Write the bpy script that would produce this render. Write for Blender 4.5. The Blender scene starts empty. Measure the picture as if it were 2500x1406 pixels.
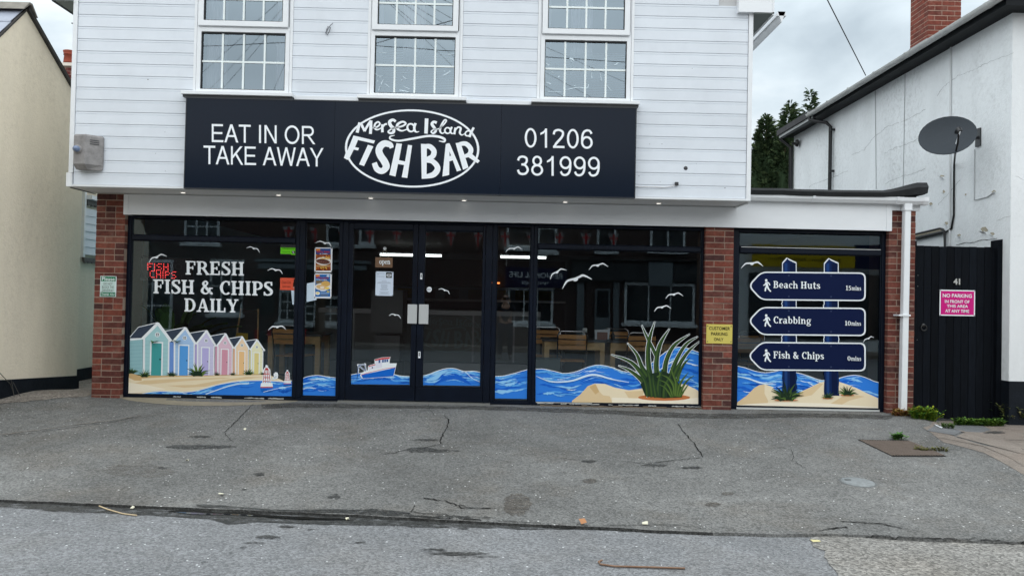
import bpy, bmesh, math, random
from mathutils import Vector, Matrix
random.seed(7)
S = bpy.context.scene
COL = S.collection
R = math.radians

# ------------------------------------------------------------------ camera, world, sun, exposure
CAM = Vector((0.0, -9.23, 1.31)); FPX = 1800.0; CX, CY = 1250.0, 703.0
YAW, PITCH, ROLL = 0.00801, 0.01549, 0.02076
_F = Vector((math.sin(YAW)*math.cos(PITCH), math.cos(YAW)*math.cos(PITCH), math.sin(PITCH)))
_R0 = Vector((math.cos(YAW), -math.sin(YAW), 0)); _U0 = _R0.cross(_F)
_RT = math.cos(ROLL)*_R0 + math.sin(ROLL)*_U0
_UP = -math.sin(ROLL)*_R0 + math.cos(ROLL)*_U0
cd = bpy.data.cameras.new('camera'); cam = bpy.data.objects.new('camera', cd); COL.objects.link(cam)
cd.sensor_width = 36; cd.lens = FPX/2500*36; cd.clip_start = 0.02; cd.clip_end = 2000
cam.matrix_world = Matrix(((_RT.x, _UP.x, -_F.x, CAM.x), (_RT.y, _UP.y, -_F.y, CAM.y), (_RT.z, _UP.z, -_F.z, CAM.z), (0, 0, 0, 1)))
S.camera = cam
SUN_EL, SUN_AZ = R(52), R(180)      # behind the photographer, a little to the right
w = bpy.data.worlds.new('World'); S.world = w; w.use_nodes = True
nt = w.node_tree; nt.nodes.clear()
def wn(t, **k):
    n = nt.nodes.new(t)
    for a, b in k.items(): setattr(n, a, b)
    return n
out = wn('ShaderNodeOutputWorld'); bg = wn('ShaderNodeBackground')
sky = wn('ShaderNodeTexSky', sky_type='NISHITA'); sky.sun_disc = False; sky.sun_elevation = SUN_EL; sky.sun_rotation = SUN_AZ
sky.air_density = 1.0; sky.dust_density = 2.0
bg.inputs[1].default_value = 0.092
tc = wn('ShaderNodeTexCoord'); mp = wn('ShaderNodeMapping'); mp.inputs['Scale'].default_value = (1.6, 1.6, 3.4); mp.inputs['Location'].default_value = (0.35, 0.2, 0.1)
nz = wn('ShaderNodeTexNoise'); nz.inputs['Scale'].default_value = 2.1; nz.inputs['Detail'].default_value = 6; nz.inputs['Roughness'].default_value = .52; nz.inputs['Distortion'].default_value = .35
cr = wn('ShaderNodeValToRGB')
e = cr.color_ramp.elements
e[0].position = .30; e[0].color = (3.6, 4.2, 4.6, 1); e[1].position = .71; e[1].color = (8.6, 8.9, 8.9, 1)
m_ = cr.color_ramp.elements.new(.5); m_.color = (5.3, 6.0, 6.4, 1)
mx = wn('ShaderNodeMix', data_type='RGBA'); mx.inputs[0].default_value = .90
L = nt.links.new
L(tc.outputs['Generated'], mp.inputs[0]); L(mp.outputs[0], nz.inputs['Vector']); L(nz.outputs['Fac'], cr.inputs[0])
# an overcast sky is about three times as bright overhead as at the horizon
sp = wn('ShaderNodeSeparateXYZ'); m1 = wn('ShaderNodeMath', operation='MAXIMUM'); m1.inputs[1].default_value = 0
m2 = wn('ShaderNodeMath', operation='MULTIPLY_ADD'); m2.inputs[1].default_value = 2/1.45; m2.inputs[2].default_value = 1/1.45
vm = wn('ShaderNodeVectorMath', operation='SCALE')
L(tc.outputs['Generated'], sp.inputs[0]); L(sp.outputs[2], m1.inputs[0]); L(m1.outputs[0], m2.inputs[0]); L(cr.outputs[0], vm.inputs[0]); L(m2.outputs[0], vm.inputs['Scale'])
L(sky.outputs[0], mx.inputs[6]); L(vm.outputs[0], mx.inputs[7]); L(mx.outputs[2], bg.inputs[0]); L(bg.outputs[0], out.inputs[0])
sd = bpy.data.lights.new('sun', 'SUN'); sd.energy = 1.5; sd.angle = R(165); sd.color = (1, .97, .93)
so = bpy.data.objects.new('sun', sd); COL.objects.link(so)
sv = Vector((math.sin(SUN_AZ)*math.cos(SUN_EL), math.cos(SUN_AZ)*math.cos(SUN_EL), math.sin(SUN_EL)))
so.rotation_euler = sv.to_track_quat('Z', 'Y').to_euler(); so.location = (0, -20, 20)
S.view_settings.view_transform = 'Standard'; S.view_settings.look = 'None'; S.view_settings.gamma = 1; S.view_settings.use_curve_mapping = False
S.view_settings.exposure = 0.66
S.cycles.max_bounces = 10; S.cycles.transparent_max_bounces = 16
S.cycles.use_denoising = True; S.cycles.sample_clamp_indirect = 4

# ------------------------------------------------------------------ helpers
def ray(px, py): return _F + _RT*((px-CX)/FPX) - _UP*((py-CY)/FPX)
def W(px, py, Y=0.0):
    """where the sight line through a photo point meets the upright plane y=Y"""
    v = ray(px, py); t = (Y-CAM.y)/v.y; q = CAM + v*t; return (q.x, q.z)
def WX(px, py, X):
    v = ray(px, py); t = (X-CAM.x)/v.x; return CAM + v*t
def sm(a, b, x):
    t = max(0., min(1., (x-a)/(b-a))); return t*t*(3-2*t)
_EDGE = [(-3.6, -3.888), (-2.68, -3.964), (-1.67, -4.041), (-1.06, -4.091), (-.63, -4.141), (.21, -4.238), (.6, -4.262), (1.16, -4.332), (1.91, -4.357), (2.29, -4.312), (2.7, -4.40), (3.41, -4.425)]
def edge_y(x):
    """where the forecourt tarmac ends against the road"""
    if x <= _EDGE[0][0]: return _EDGE[0][1] - .075*(x-_EDGE[0][0])
    for (a, p), (b, q) in zip(_EDGE, _EDGE[1:]):
        if x <= b: return p + (q-p)*(x-a)/(b-a) + .006*math.sin(x*17)
    return _EDGE[-1][1] - .05*(x-_EDGE[-1][0])
def gz(x, y):
    """height of the ground"""
    ye = edge_y(x)
    if y > ye: z = -.2*min(1., max(0., (-.1-y)/(-.1-ye)))
    else: z = -.2 - .022*sm(ye, ye-.25, y)
    z -= .125*sm(5.0, 5.5, x)*sm(-2.6, -.5, y)
    z += .075*sm(-4.95, -5.8, x)*sm(-2.6, -.7, y)*(1-sm(-.4, .9, y))
    z -= .03*sm(-5.2, -5.8, x)*sm(.2, .9, y)
    return z
def G(px, py, dz=0.0):
    """where the sight line through a photo point meets the ground"""
    z = -.1
    for _ in range(14):
        v = ray(px, py); t = (z-CAM.z)/v.z; q = CAM + v*t; z = .5*z + .5*gz(q.x, q.y)
    return Vector((q.x, q.y, gz(q.x, q.y)+dz))
def lin(v): v /= 255.; return v/12.92 if v <= .04045 else ((v+.055)/1.055)**2.4
def C(r, g, b, k=1.0): return (lin(r)*k, lin(g)*k, lin(b)*k, 1)
MATS = {}
def mat(name, col, rough=.6, spec=.4, metal=0, emit=None, es=0, noise=0, nscale=30, bump=0, bscale=200, stretch=(1, 1, 1), vary=0):
    if name in MATS: return MATS[name]
    m = bpy.data.materials.new(name); m.use_nodes = True; t = m.node_tree; b = t.nodes['Principled BSDF']
    b.inputs['Base Color'].default_value = col; b.inputs['Roughness'].default_value = rough
    b.inputs['Specular IOR Level'].default_value = spec; b.inputs['Metallic'].default_value = metal
    if emit: b.inputs['Emission Color'].default_value = emit; b.inputs['Emission Strength'].default_value = es
    if noise or bump:
        tc = t.nodes.new('ShaderNodeTexCoord'); mp = t.nodes.new('ShaderNodeMapping'); mp.inputs['Scale'].default_value = stretch
        t.links.new(tc.outputs['Object'], mp.inputs[0])
    if noise:
        n = t.nodes.new('ShaderNodeTexNoise'); n.inputs['Scale'].default_value = nscale; n.inputs['Detail'].default_value = 7; n.inputs['Roughness'].default_value = .65
        t.links.new(mp.outputs[0], n.inputs['Vector'])
        r = t.nodes.new('ShaderNodeMapRange'); r.inputs[1].default_value = .25; r.inputs[2].default_value = .75; r.inputs[3].default_value = 1-noise; r.inputs[4].default_value = 1+noise
        t.links.new(n.outputs['Fac'], r.inputs[0])
        h = t.nodes.new('ShaderNodeHueSaturation'); h.inputs['Color'].default_value = col
        t.links.new(r.outputs[0], h.inputs['Value']); last = h
        if vary:
            oi = t.nodes.new('ShaderNodeObjectInfo'); r2 = t.nodes.new('ShaderNodeMapRange'); r2.inputs[3].default_value = 1-vary; r2.inputs[4].default_value = 1+vary
            t.links.new(oi.outputs['Random'], r2.inputs[0]); h2 = t.nodes.new('ShaderNodeHueSaturation')
            t.links.new(r2.outputs[0], h2.inputs['Value']); t.links.new(h.outputs[0], h2.inputs['Color']); last = h2
        t.links.new(last.outputs[0], b.inputs['Base Color'])
    if bump:
        n2 = t.nodes.new('ShaderNodeTexNoise'); n2.inputs['Scale'].default_value = bscale; n2.inputs['Detail'].default_value = 5
        t.links.new(mp.outputs[0], n2.inputs['Vector'])
        bp = t.nodes.new('ShaderNodeBump'); bp.inputs['Strength'].default_value = bump; bp.inputs['Distance'].default_value = .01
        t.links.new(n2.outputs['Fac'], bp.inputs['Height']); t.links.new(bp.outputs[0], b.inputs['Normal'])
    MATS[name] = m; return m
def flat(r, g, b, k=1.0, rough=.55, spec=.08): return mat('print_%d_%d_%d_%d' % (r, g, b, round(k*100)), C(r, g, b, k), rough, spec)
def glass(name, ior, tint=(.97, .985, .985, 1), refl=(1, 1, 1, 1), wob=.05):
    m = bpy.data.materials.new(name); m.use_nodes = True; t = m.node_tree; t.nodes.clear()
    o = t.nodes.new('ShaderNodeOutputMaterial'); mi = t.nodes.new('ShaderNodeMixShader'); f = t.nodes.new('ShaderNodeFresnel'); f.inputs[0].default_value = ior
    a = t.nodes.new('ShaderNodeBsdfTransparent'); a.inputs[0].default_value = tint
    g = t.nodes.new('ShaderNodeBsdfGlossy'); g.inputs['Roughness'].default_value = .0; g.inputs[0].default_value = refl
    tc = t.nodes.new('ShaderNodeTexCoord'); n = t.nodes.new('ShaderNodeTexNoise'); n.inputs['Scale'].default_value = 1.7; n.inputs['Detail'].default_value = 1
    bp = t.nodes.new('ShaderNodeBump'); bp.inputs['Strength'].default_value = wob; bp.inputs['Distance'].default_value = .02
    t.links.new(tc.outputs['Object'], n.inputs['Vector']); t.links.new(n.outputs['Fac'], bp.inputs['Height']); t.links.new(bp.outputs[0], g.inputs['Normal'])
    t.links.new(f.outputs[0], mi.inputs[0]); t.links.new(a.outputs[0], mi.inputs[1]); t.links.new(g.outputs[0], mi.inputs[2]); t.links.new(mi.outputs[0], o.inputs[0])
    MATS[name] = m; return m

class MB:
    """collects faces of one mesh; every face carries a material"""
    def __init__(s, m=None): s.v = []; s.f = []; s.fm = []; s.ms = []; s.m = m; s.sm = []
    def use(s, m): s.m = m; return s
    def face(s, pts, m=None, smooth=False):
        m = m or s.m
        if m not in s.ms: s.ms.append(m)
        i = len(s.v); s.v += [tuple(p) for p in pts]; s.f.append(tuple(range(i, i+len(pts)))); s.fm.append(s.ms.index(m)); s.sm.append(smooth)
    def faces(s, vs, fs, smooth=False):
        m = s.m
        if m not in s.ms: s.ms.append(m)
        i = len(s.v); s.v += [tuple(p) for p in vs]
        for f in fs: s.f.append(tuple(i+k for k in f)); s.fm.append(s.ms.index(m)); s.sm.append(smooth)
    def box(s, x0, x1, y0, y1, z0, z1):
        a = [(x0, y0, z0), (x1, y0, z0), (x1, y1, z0), (x0, y1, z0), (x0, y0, z1), (x1, y0, z1), (x1, y1, z1), (x0, y1, z1)]
        s.faces(a, [(0, 3, 2, 1), (4, 5, 6, 7), (0, 1, 5, 4), (1, 2, 6, 5), (2, 3, 7, 6), (3, 0, 4, 7)]); return s
    def hexa(s, a):
        s.faces(a, [(0, 3, 2, 1), (4, 5, 6, 7), (0, 1, 5, 4), (1, 2, 6, 5), (2, 3, 7, 6), (3, 0, 4, 7)]); return s
    def extr(s, pts, axis, a, b):
        """polygon of (u,v) points extruded along an axis: x -> (y,z), y -> (x,z), z -> (x,y)"""
        def mk(p, t): return (t, p[0], p[1]) if axis == 'x' else (p[0], t, p[1]) if axis == 'y' else (p[0], p[1], t)
        n = len(pts); vs = [mk(p, a) for p in pts] + [mk(p, b) for p in pts]
        s.faces(vs, [tuple(range(n)), tuple(range(2*n-1, n-1, -1))] + [(i, i+n, (i+1) % n + n, (i+1) % n) for i in range(n)]); return s
    def tube(s, path, r, n=8, cap=True):
        P = [Vector(p) for p in path]; rr = r if isinstance(r, (list, tuple)) else [r]*len(P); vs = []; ref = None
        for i, p in enumerate(P):
            d = (P[min(i+1, len(P)-1)] - P[max(i-1, 0)]).normalized()
            if ref is None: ref = Vector((0, 0, 1)) if abs(d.z) < .9 else Vector((1, 0, 0))
            a = d.cross(ref).normalized(); b = a.cross(d).normalized(); ref = b if abs(d.dot(b)) < .99 else ref
            for k in range(n):
                t = 2*math.pi*k/n; vs.append(p + (a*math.cos(t) + b*math.sin(t))*rr[i])
        fs = [(i*n+k, i*n+(k+1) % n, (i+1)*n+(k+1) % n, (i+1)*n+k) for i in range(len(P)-1) for k in range(n)]
        s.faces(vs, fs, True)
        if cap: s.faces(vs[:n], [tuple(range(n-1, -1, -1))]); s.faces(vs[-n:], [tuple(range(n))])
        return s
    def lathe(s, prof, c=(0, 0, 0), n=20, M=None):
        vs = []; 
        for r, z in prof:
            for k in range(n):
                q = Vector((r*math.cos(2*math.pi*k/n), r*math.sin(2*math.pi*k/n), z))
                if M: q = M @ q
                vs.append(q + Vector(c))
        m = len(prof)
        s.faces(vs, [(i*n+k, i*n+(k+1) % n, (i+1)*n+(k+1) % n, (i+1)*n+k) for i in range(m-1) for k in range(n)], True); return s
    def mesh(s, name):
        me = bpy.data.meshes.new(name); me.from_pydata(s.v, [], s.f)
        for m in s.ms: me.materials.append(m)
        me.polygons.foreach_set('material_index', s.fm); me.polygons.foreach_set('use_smooth', s.sm); me.update(); return me
    def build(s, name, parent=None, local=False, bevel=0):
        o = bpy.data.objects.new(name, s.mesh(name)); COL.objects.link(o)
        if bevel:
            bm = bmesh.new(); bm.from_mesh(o.data); bmesh.ops.remove_doubles(bm, verts=bm.verts, dist=1e-5)
            bmesh.ops.bevel(bm, geom=[e for e in bm.edges if e.calc_face_angle(0) > .5], offset=bevel, segments=1, affect='EDGES'); bm.to_mesh(o.data); bm.free()
        return attach(o, parent, local)
def attach(o, parent, local=False):
    if parent:
        o.parent = parent
        if not local and parent.type == 'EMPTY' and parent.parent is None: o.location = o.location - parent.location
    return o
def tag(o, label, cat, group=None, kind=None):
    o['label'] = label; o['category'] = cat
    if group: o['group'] = group
    if kind: o['kind'] = kind
    return o
def thing(name, label, cat, loc=(0, 0, 0), group=None):
    o = bpy.data.objects.new(name, None); COL.objects.link(o); o.location = loc; o.empty_display_size = .2
    return tag(o, label, cat, group)
def struct(o): o['kind'] = 'structure'; return o
def copy_thing(r, loc, rz, label):
    c = r.copy(); COL.objects.link(c); c.location = loc; c.rotation_euler = (0, 0, rz); c['label'] = label
    for ch in list(r.children):
        d = ch.copy(); COL.objects.link(d); d.parent = c
        for g in ch.children:
            h = g.copy(); COL.objects.link(h); h.parent = d
    return c

# ---- flat lettering and artwork: closed outlines in 2-D
def catmull(P, n=6):
    out = []
    for i in range(len(P)-1):
        a, b, c, d = P[max(i-1, 0)], P[i], P[i+1], P[min(i+2, len(P)-1)]
        for k in range(n):
            t = k/n; out.append(tuple(.5*(2*b[j] + (c[j]-a[j])*t + (2*a[j]-5*b[j]+4*c[j]-d[j])*t*t + (3*b[j]-a[j]-3*c[j]+d[j])*t**3) for j in range(len(b))))
    out.append(tuple(P[-1])); return out
def stroke(P, n=6, round_=True):
    """outline of a brush stroke through (x, y, width)"""
    Q = catmull([tuple(map(float, p)) for p in P], n) if len(P) > 2 else [tuple(map(float, p)) for p in P]
    l, r = [], []
    for i, q in enumerate(Q):
        a, b = Q[max(i-1, 0)], Q[min(i+1, len(Q)-1)]; dx, dy = b[0]-a[0], b[1]-a[1]; m = math.hypot(dx, dy) or 1
        nx, ny = -dy/m*q[2]/2, dx/m*q[2]/2; l.append((q[0]+nx, q[1]+ny)); r.append((q[0]-nx, q[1]-ny))
    quads = [[l[i], l[i+1], r[i+1], r[i]] for i in range(len(Q)-1)]
    return quads
def ring(cx, cy, rx, ry, wx, wy, a0=0, a1=360, n=24, rot=0):
    qs = []; cr_, sr_ = math.cos(rot), math.sin(rot)
    def pt(a, x, y): u, v = x*math.cos(a), y*math.sin(a); return (cx+u*cr_-v*sr_, cy+u*sr_+v*cr_)
    for i in range(n):
        a, b = R(a0+(a1-a0)*i/n), R(a0+(a1-a0)*(i+1)/n)
        qs.append([pt(a, rx, ry), pt(b, rx, ry), pt(b, rx-wx, ry-wy), pt(a, rx-wx, ry-wy)])
    return qs
def disc(cx, cy, rx, ry=None, n=20, rot=0):
    ry = ry or rx
    return [(cx+rx*math.cos(2*math.pi*i/n)*math.cos(rot)-ry*math.sin(2*math.pi*i/n)*math.sin(rot), cy+rx*math.cos(2*math.pi*i/n)*math.sin(rot)+ry*math.sin(2*math.pi*i/n)*math.cos(rot)) for i in range(n)]
class Art:
    """flat print on an upright plane: polygons in photo points, each a hair in front of the one before"""
    def __init__(s, Y, T=None, step=.00025): s.Y = Y; s.mb = MB(); s.k = 0; s.T = T; s.step = step
    def map(s, p): return s.T(p) if s.T else W(p[0], p[1], s.Y)
    def poly(s, pts, m):
        y = s.Y - s.k*s.step; s.k += 1; q = [s.map(p) for p in pts]
        a = sum(q[i][0]*q[(i+1) % len(q)][1]-q[(i+1) % len(q)][0]*q[i][1] for i in range(len(q)))
        if a < 0: q.reverse()
        s.mb.face([(p[0], y, p[1]) for p in q], m)
    def quads(s, qs, m):
        y = s.Y - s.k*s.step; s.k += 1
        for qd in qs:
            q = [s.map(p) for p in qd]; a = sum(q[i][0]*q[(i+1) % 4][1]-q[(i+1) % 4][0]*q[i][1] for i in range(4))
            if a < 0: q.reverse()
            s.mb.face([(p[0], y, p[1]) for p in q], m)
    def line(s, P, m, n=6): s.quads(stroke(P, n), m)
    def build(s, name, parent=None, **k): return s.mb.build(name, parent, **k)

# serif letters: rectangles R, polygons P, arcs A, strokes T in units of the capital height
def _r(a, b, c, d): return [[(a, b), (c, b), (c, d), (a, d)]]
def _a(cx, cy, rx, ry, a0, a1, wx=.2, wy=.1): return ring(cx, cy, rx, ry, wx, wy, a0, a1, 16)
def _s(*p): return stroke(p, 5)
def _st(x=.08, h=1, top=True): return _r(x, 0, x+.2, h) + _r(x-.08, 0, x+.28, .1) + (_r(x-.08, h-.1, x+.28, h) if top else [])
def _lo(x, h=.7): return _r(x, 0, x+.18, h) + _r(x-.07, 0, x+.25, .08) + _r(x-.08, h-.08, x+.1, h)
def _arch(x): return _s((x+.16, .46, .1), (x+.27, .62, .1), (x+.42, .61, .14), (x+.5, .46, .18)) + _r(x+.41, 0, x+.59, .48) + _r(x+.34, 0, x+.66, .08)
GL = {
 'F': (_st() + _r(.28, .9, .68, 1) + _r(.58, .68, .68, .9) + _r(.28, .45, .5, .55) + _r(.46, .37, .54, .63), .74),
 'R': (_st() + _r(.28, .9, .4, 1) + _r(.28, .44, .4, .54) + _a(.4, .72, .32, .28, -90, 90) + [[(.36, .48), (.58, .48), (.84, .09), (.64, .09)]] + _r(.64, 0, .9, .1), .9),
 'E': (_st() + _r(.28, .9, .67, 1) + _r(.57, .7, .67, .9) + _r(.28, .45, .5, .55) + _r(.45, .37, .53, .63) + _r(.28, 0, .7, .1) + _r(.6, .1, .7, .31), .78),
 'S': (_s((.55, .76, .1), (.5, .9, .1), (.33, .95, .1), (.16, .88, .15), (.13, .7, .19), (.33, .53, .2), (.53, .35, .2), (.51, .14, .16), (.32, .05, .1), (.14, .09, .1), (.08, .25, .1)) + _r(.5, .72, .6, .99) + _r(.03, .01, .12, .28), .69),
 'H': (_st() + _st(.58) + _r(.28, .45, .58, .55), .93), 'I': (_st(), .43),
 '&': (_s((.78, .03, .14), (.6, .18, .18), (.24, .62, .18), (.17, .8, .15), (.31, .94, .1), (.44, .82, .14), (.36, .65, .12), (.16, .44, .14), (.1, .22, .19), (.28, .06, .12), (.5, .13, .11), (.66, .4, .1)) + _r(.55, .4, .82, .49), .9),
 'C': (_a(.44, .5, .42, .5, 48, 312) + _r(.6, .68, .7, .97), .77),
 'P': (_st() + _r(.28, .9, .4, 1) + _r(.28, .41, .4, .5) + _a(.4, .705, .32, .295, -90, 90), .76),
 'D': (_st() + _r(.28, .9, .38, 1) + _r(.28, 0, .38, .1) + _a(.38, .5, .44, .5, -90, 90), .87),
 'A': ([[(.12, .05), (.22, .05), (.5, .95), (.4, 1)], [(.4, 1), (.55, 1), (.85, .05), (.62, .05)]] + _r(.25, .28, .68, .37) + _r(0, 0, .33, .1) + _r(.54, 0, .93, .1), .95),
 'L': (_st() + _r(.28, 0, .66, .1) + _r(.56, .1, .66, .34), .71),
 'Y': ([[(.06, .95), (.3, .95), (.54, .46), (.34, .42)], [(.66, .95), (.76, .95), (.54, .42), (.46, .5)]] + _r(.34, 0, .54, .47) + _r(0, .9, .36, 1) + _r(.55, .9, .85, 1) + _r(.24, 0, .64, .1), .87),
 'B': (_st() + _r(.28, .9, .38, 1) + _r(.28, .47, .4, .56) + _r(.28, 0, .4, .1) + _a(.38, .75, .29, .25, -90, 90) + _a(.4, .28, .34, .28, -90, 90), .8),
 'e': (_a(.32, .35, .31, .36, 0, 318, .18, .09) + _r(.12, .32, .6, .4), .66),
 'a': (_a(.27, .2, .26, .22, 0, 360, .17, .08) + _r(.4, .03, .58, .5) + _s((.1, .55, .1), (.26, .66, .1), (.43, .62, .14), (.49, .48, .18)) + _r(.44, 0, .66, .09), .7),
 'c': (_a(.33, .35, .31, .36, 50, 312, .18, .09) + _r(.44, .44, .55, .67), .6),
 'h': (_lo(.08, 1.03) + _arch(.08), .79), 'n': (_lo(.08) + _arch(.08), .79), 'm': (_lo(.08) + _arch(.08) + _arch(.49), 1.2),
 'u': (_r(.08, .18, .26, .7) + _r(0, .62, .2, .7) + _s((.17, .22, .18), (.24, .07, .15), (.38, .06, .1), (.5, .2, .08)) + _r(.48, 0, .66, .7) + _r(.4, .62, .6, .7) + _r(.6, 0, .74, .08), .79),
 't': (_r(.12, .14, .3, .92) + _r(0, .61, .46, .7) + _s((.21, .16, .18), (.28, .05, .13), (.4, .05, .1), (.48, .12, .08)), .5),
 's': ([[(x*.88, y*.7) for x, y in q] for q in _s((.53, .72, .13), (.48, .88, .12), (.32, .93, .12), (.16, .86, .16), (.14, .7, .2), (.32, .54, .22), (.5, .36, .22), (.49, .15, .17), (.31, .07, .12), (.14, .11, .12), (.09, .26, .12))], .56),
 'r': (_lo(.08) + _r(.3, 0, .4, .08) + _s((.24, .42, .1), (.34, .6, .13), (.52, .62, .18)), .57),
 'b': (_r(.08, .04, .26, 1.03) + _r(0, .95, .2, 1.03) + _a(.36, .35, .32, .36, -140, 140, .18, .09), .72),
 'i': (_lo(.08) + [disc(.17, .9, .12, n=12)], .38),
 'g': (_a(.32, .44, .29, .27, 0, 360, .16, .08) + _a(.33, -.12, .33, .18, 0, 360, .13, .08) + _s((.14, .22, .1), (.14, .1, .12), (.4, .06, .12), (.58, -.04, .12)) + _r(.5, .6, .7, .69), .7),
 'p': (_r(.08, -.3, .26, .7) + _r(0, -.3, .36, -.22) + _r(0, .62, .2, .7) + _a(.36, .35, .32, .36, -140, 140, .18, .09), .72),
 'o': (_a(.34, .35, .33, .36, 0, 360, .18, .09), .7),
 '1': (_r(.14, 0, .33, 1) + _r(0, 0, .46, .1) + [[(.14, 1), (.33, 1), (.2, .8), (0, .78)]], .52),
 '5': (_r(.1, .82, .52, .95) + _r(.1, .48, .22, .95) + _a(.28, .3, .3, .31, -150, 110, .17, .1), .64),
 '0': (_a(.34, .48, .33, .5, 0, 360, .18, .09), .72), ' ': ([], .34)}
def serif(art, body, box, m, track=.03):
    """serif lettering filling the photo box (x0, top, x1, baseline)"""
    qs, x = [], 0
    for ch in body:
        g, adv = GL[ch]; qs += [[(px+x, py) for px, py in q] for q in g]; x += adv+track
    x0, y0, x1, y1 = box; tot = x-track-.02
    tl = .0208
    for q in qs:
        pts = [(x0+(x1-x0)*px/tot, y1-(y1-y0)*py) for px, py in q]
        pts = [(a, b+(a-x0)*tl) for a, b in pts]
        art.poly(pts, m)
_w = .125
SG = {
 'E': (_r(.1, 0, .225, 1) + _r(.225, .885, .84, 1) + _r(.225, .45, .80, .56) + _r(.225, 0, .87, .115), .93),
 'A': ([[(0, 0), (.14, 0), (.54, 1), (.39, 1)], [(.40, 1), (.54, 1), (.93, 0), (.785, 0)]] + _r(.2, .30, .73, .405), .93),
 'T': (_r(.03, .885, .82, 1) + _r(.36, 0, .49, .885), .85), 'I': (_r(.13, 0, .26, 1), .39),
 'N': (_r(.1, 0, .225, 1) + _r(.78, 0, .905, 1) + [[(.1, 1), (.24, 1), (.905, 0), (.765, 0)]], 1.0),
 'O': (ring(.54, .5, .49, .52, .13, .12, 0, 360, 32), 1.08),
 'R': (_r(.11, 0, .235, 1) + _r(.235, .885, .6, 1) + _r(.235, .435, .6, .545) + ring(.6, .717, .3, .283, .125, .115, -90, 90, 14) + [[(.46, .45), (.61, .45), (1.0, 0), (.845, 0)]], 1.0),
 'K': (_r(.1, 0, .225, 1) + [[(.225, .33), (.225, .5), (.72, 1), (.89, 1)], [(.39, .53), (.48, .63), (.93, 0), (.78, 0)]], .93),
 'W': ([[(.02, 1), (.155, 1), (.41, 0), (.275, 0)], [(.275, 0), (.405, 0), (.725, 1), (.6, 1)], [(.6, 1), (.725, 1), (1.05, 0), (.92, 0)], [(.92, 0), (1.05, 0), (1.3, 1), (1.17, 1)]], 1.32),
 'Y': ([[(0, 1), (.155, 1), (.53, .42), (.4, .42)], [(.775, 1), (.93, 1), (.53, .42), (.4, .42)]] + _r(.4, 0, .53, .43), .93),
 '0': (ring(.39, .5, .33, .51, .125, .11, 0, 360, 28), .78), '1': (_r(.40, 0, .52, 1) + [[(.52, 1), (.44, 1), (.32, .86), (.15, .76), (.15, .66), (.32, .73), (.42, .83)]], .78),
 '2': (stroke([(.11, .70, .12), (.17, .87, .12), (.38, .94, .11), (.59, .86, .12), (.62, .70, .125), (.50, .50, .125), (.28, .27, .125), (.15, .08, .12)], 6) + _r(.07, 0, .71, .115), .78),
 '6': (ring(.39, .32, .325, .33, .12, .11, 0, 360, 26) + stroke([(.65, .77, .12), (.56, .91, .11), (.40, .945, .11), (.23, .86, .12), (.14, .65, .12), (.125, .33, .12)], 6), .78),
 '3': (stroke([(.12, .74, .12), (.19, .89, .115), (.38, .945, .11), (.57, .87, .12), (.59, .70, .12), (.48, .57, .11), (.3, .545, .1)], 6) + stroke([(.3, .545, .1), (.52, .5, .11), (.65, .3, .125), (.57, .12, .12), (.38, .055, .11), (.19, .11, .12), (.11, .27, .12)], 6), .78),
 '8': (ring(.39, .74, .27, .265, .12, .105, 0, 360, 24) + ring(.39, .28, .33, .295, .12, .11, 0, 360, 24), .78), ' ': ([], .39)}
SG['9'] = ([[(.78-x, 1-y) for x, y in q] for q in SG['6'][0]], .78)
def sans(art, body, box, m):
    """light sans lettering filling the photo box"""
    qs, x = [], 0
    for ch in body: g, adv = SG[ch]; qs += [[(px+x, py) for px, py in q] for q in g]; x += adv
    lo = min(p[0] for q in qs for p in q); hi = max(p[0] for q in qs for p in q); x0, y0, x1, y1 = box
    for q in qs: art.poly([(x0+(x1-x0)*(px-lo)/(hi-lo), y1-(y1-y0)*py+(x1-x0)*((px-lo)/(hi-lo)-.5)*.0218) for px, py in q], m)
def text_obj(name, body, box, Y, m, parent=None, bold=0, depth=0, font_scale=1, line=1.0, spacing=1, align='CENTER', mirror=False, back=False, local=False, shear=0):
    """plain lettering (built-in font) fitted to x0, x1, z0, z1 on the plane y=Y"""
    c = bpy.data.curves.new(name, 'FONT'); c.body = body; c.align_x = align; c.offset = bold; c.extrude = depth; c.space_line = line; c.space_character = spacing; c.resolution_u = 4; c.shear = shear
    o = bpy.data.objects.new(name, c); COL.objects.link(o)
    dg = bpy.context.evaluated_depsgraph_get(); dg.update(); me = bpy.data.meshes.new_from_object(o.evaluated_get(dg)); bpy.data.objects.remove(o); bpy.data.curves.remove(c)
    xs = [v.co.x for v in me.vertices]; ys = [v.co.y for v in me.vertices]; a0, a1, b0, b1 = min(xs), max(xs), min(ys), max(ys)
    x0, x1, z0, z1 = box
    for v in me.vertices:
        u = (v.co.x-a0)/(a1-a0); h = (v.co.y-b0)/(b1-b0)
        if back: v.co = (x1-(x1-x0)*u, Y+v.co.z*0, z0+(z1-z0)*h)
        else: v.co = (x0+(x1-x0)*u, Y-v.co.z, z0+(z1-z0)*h)
    if back: me.flip_normals()
    me.materials.clear(); me.materials.append(m); me.update()
    o = bpy.data.objects.new(name, me); COL.objects.link(o); return attach(o, parent, local)
def pbox(x0, y0, x1, y1, Y):
    """photo box -> x0, x1, z0, z1 on plane Y, squared up"""
    a = W(x0, y1, Y); b = W(x1, y1, Y); c = W(x0, y0, Y); d = W(x1, y0, Y)
    return ((a[0]+c[0])/2, (b[0]+d[0])/2, (a[1]+b[1])/2, (c[1]+d[1])/2)

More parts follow.
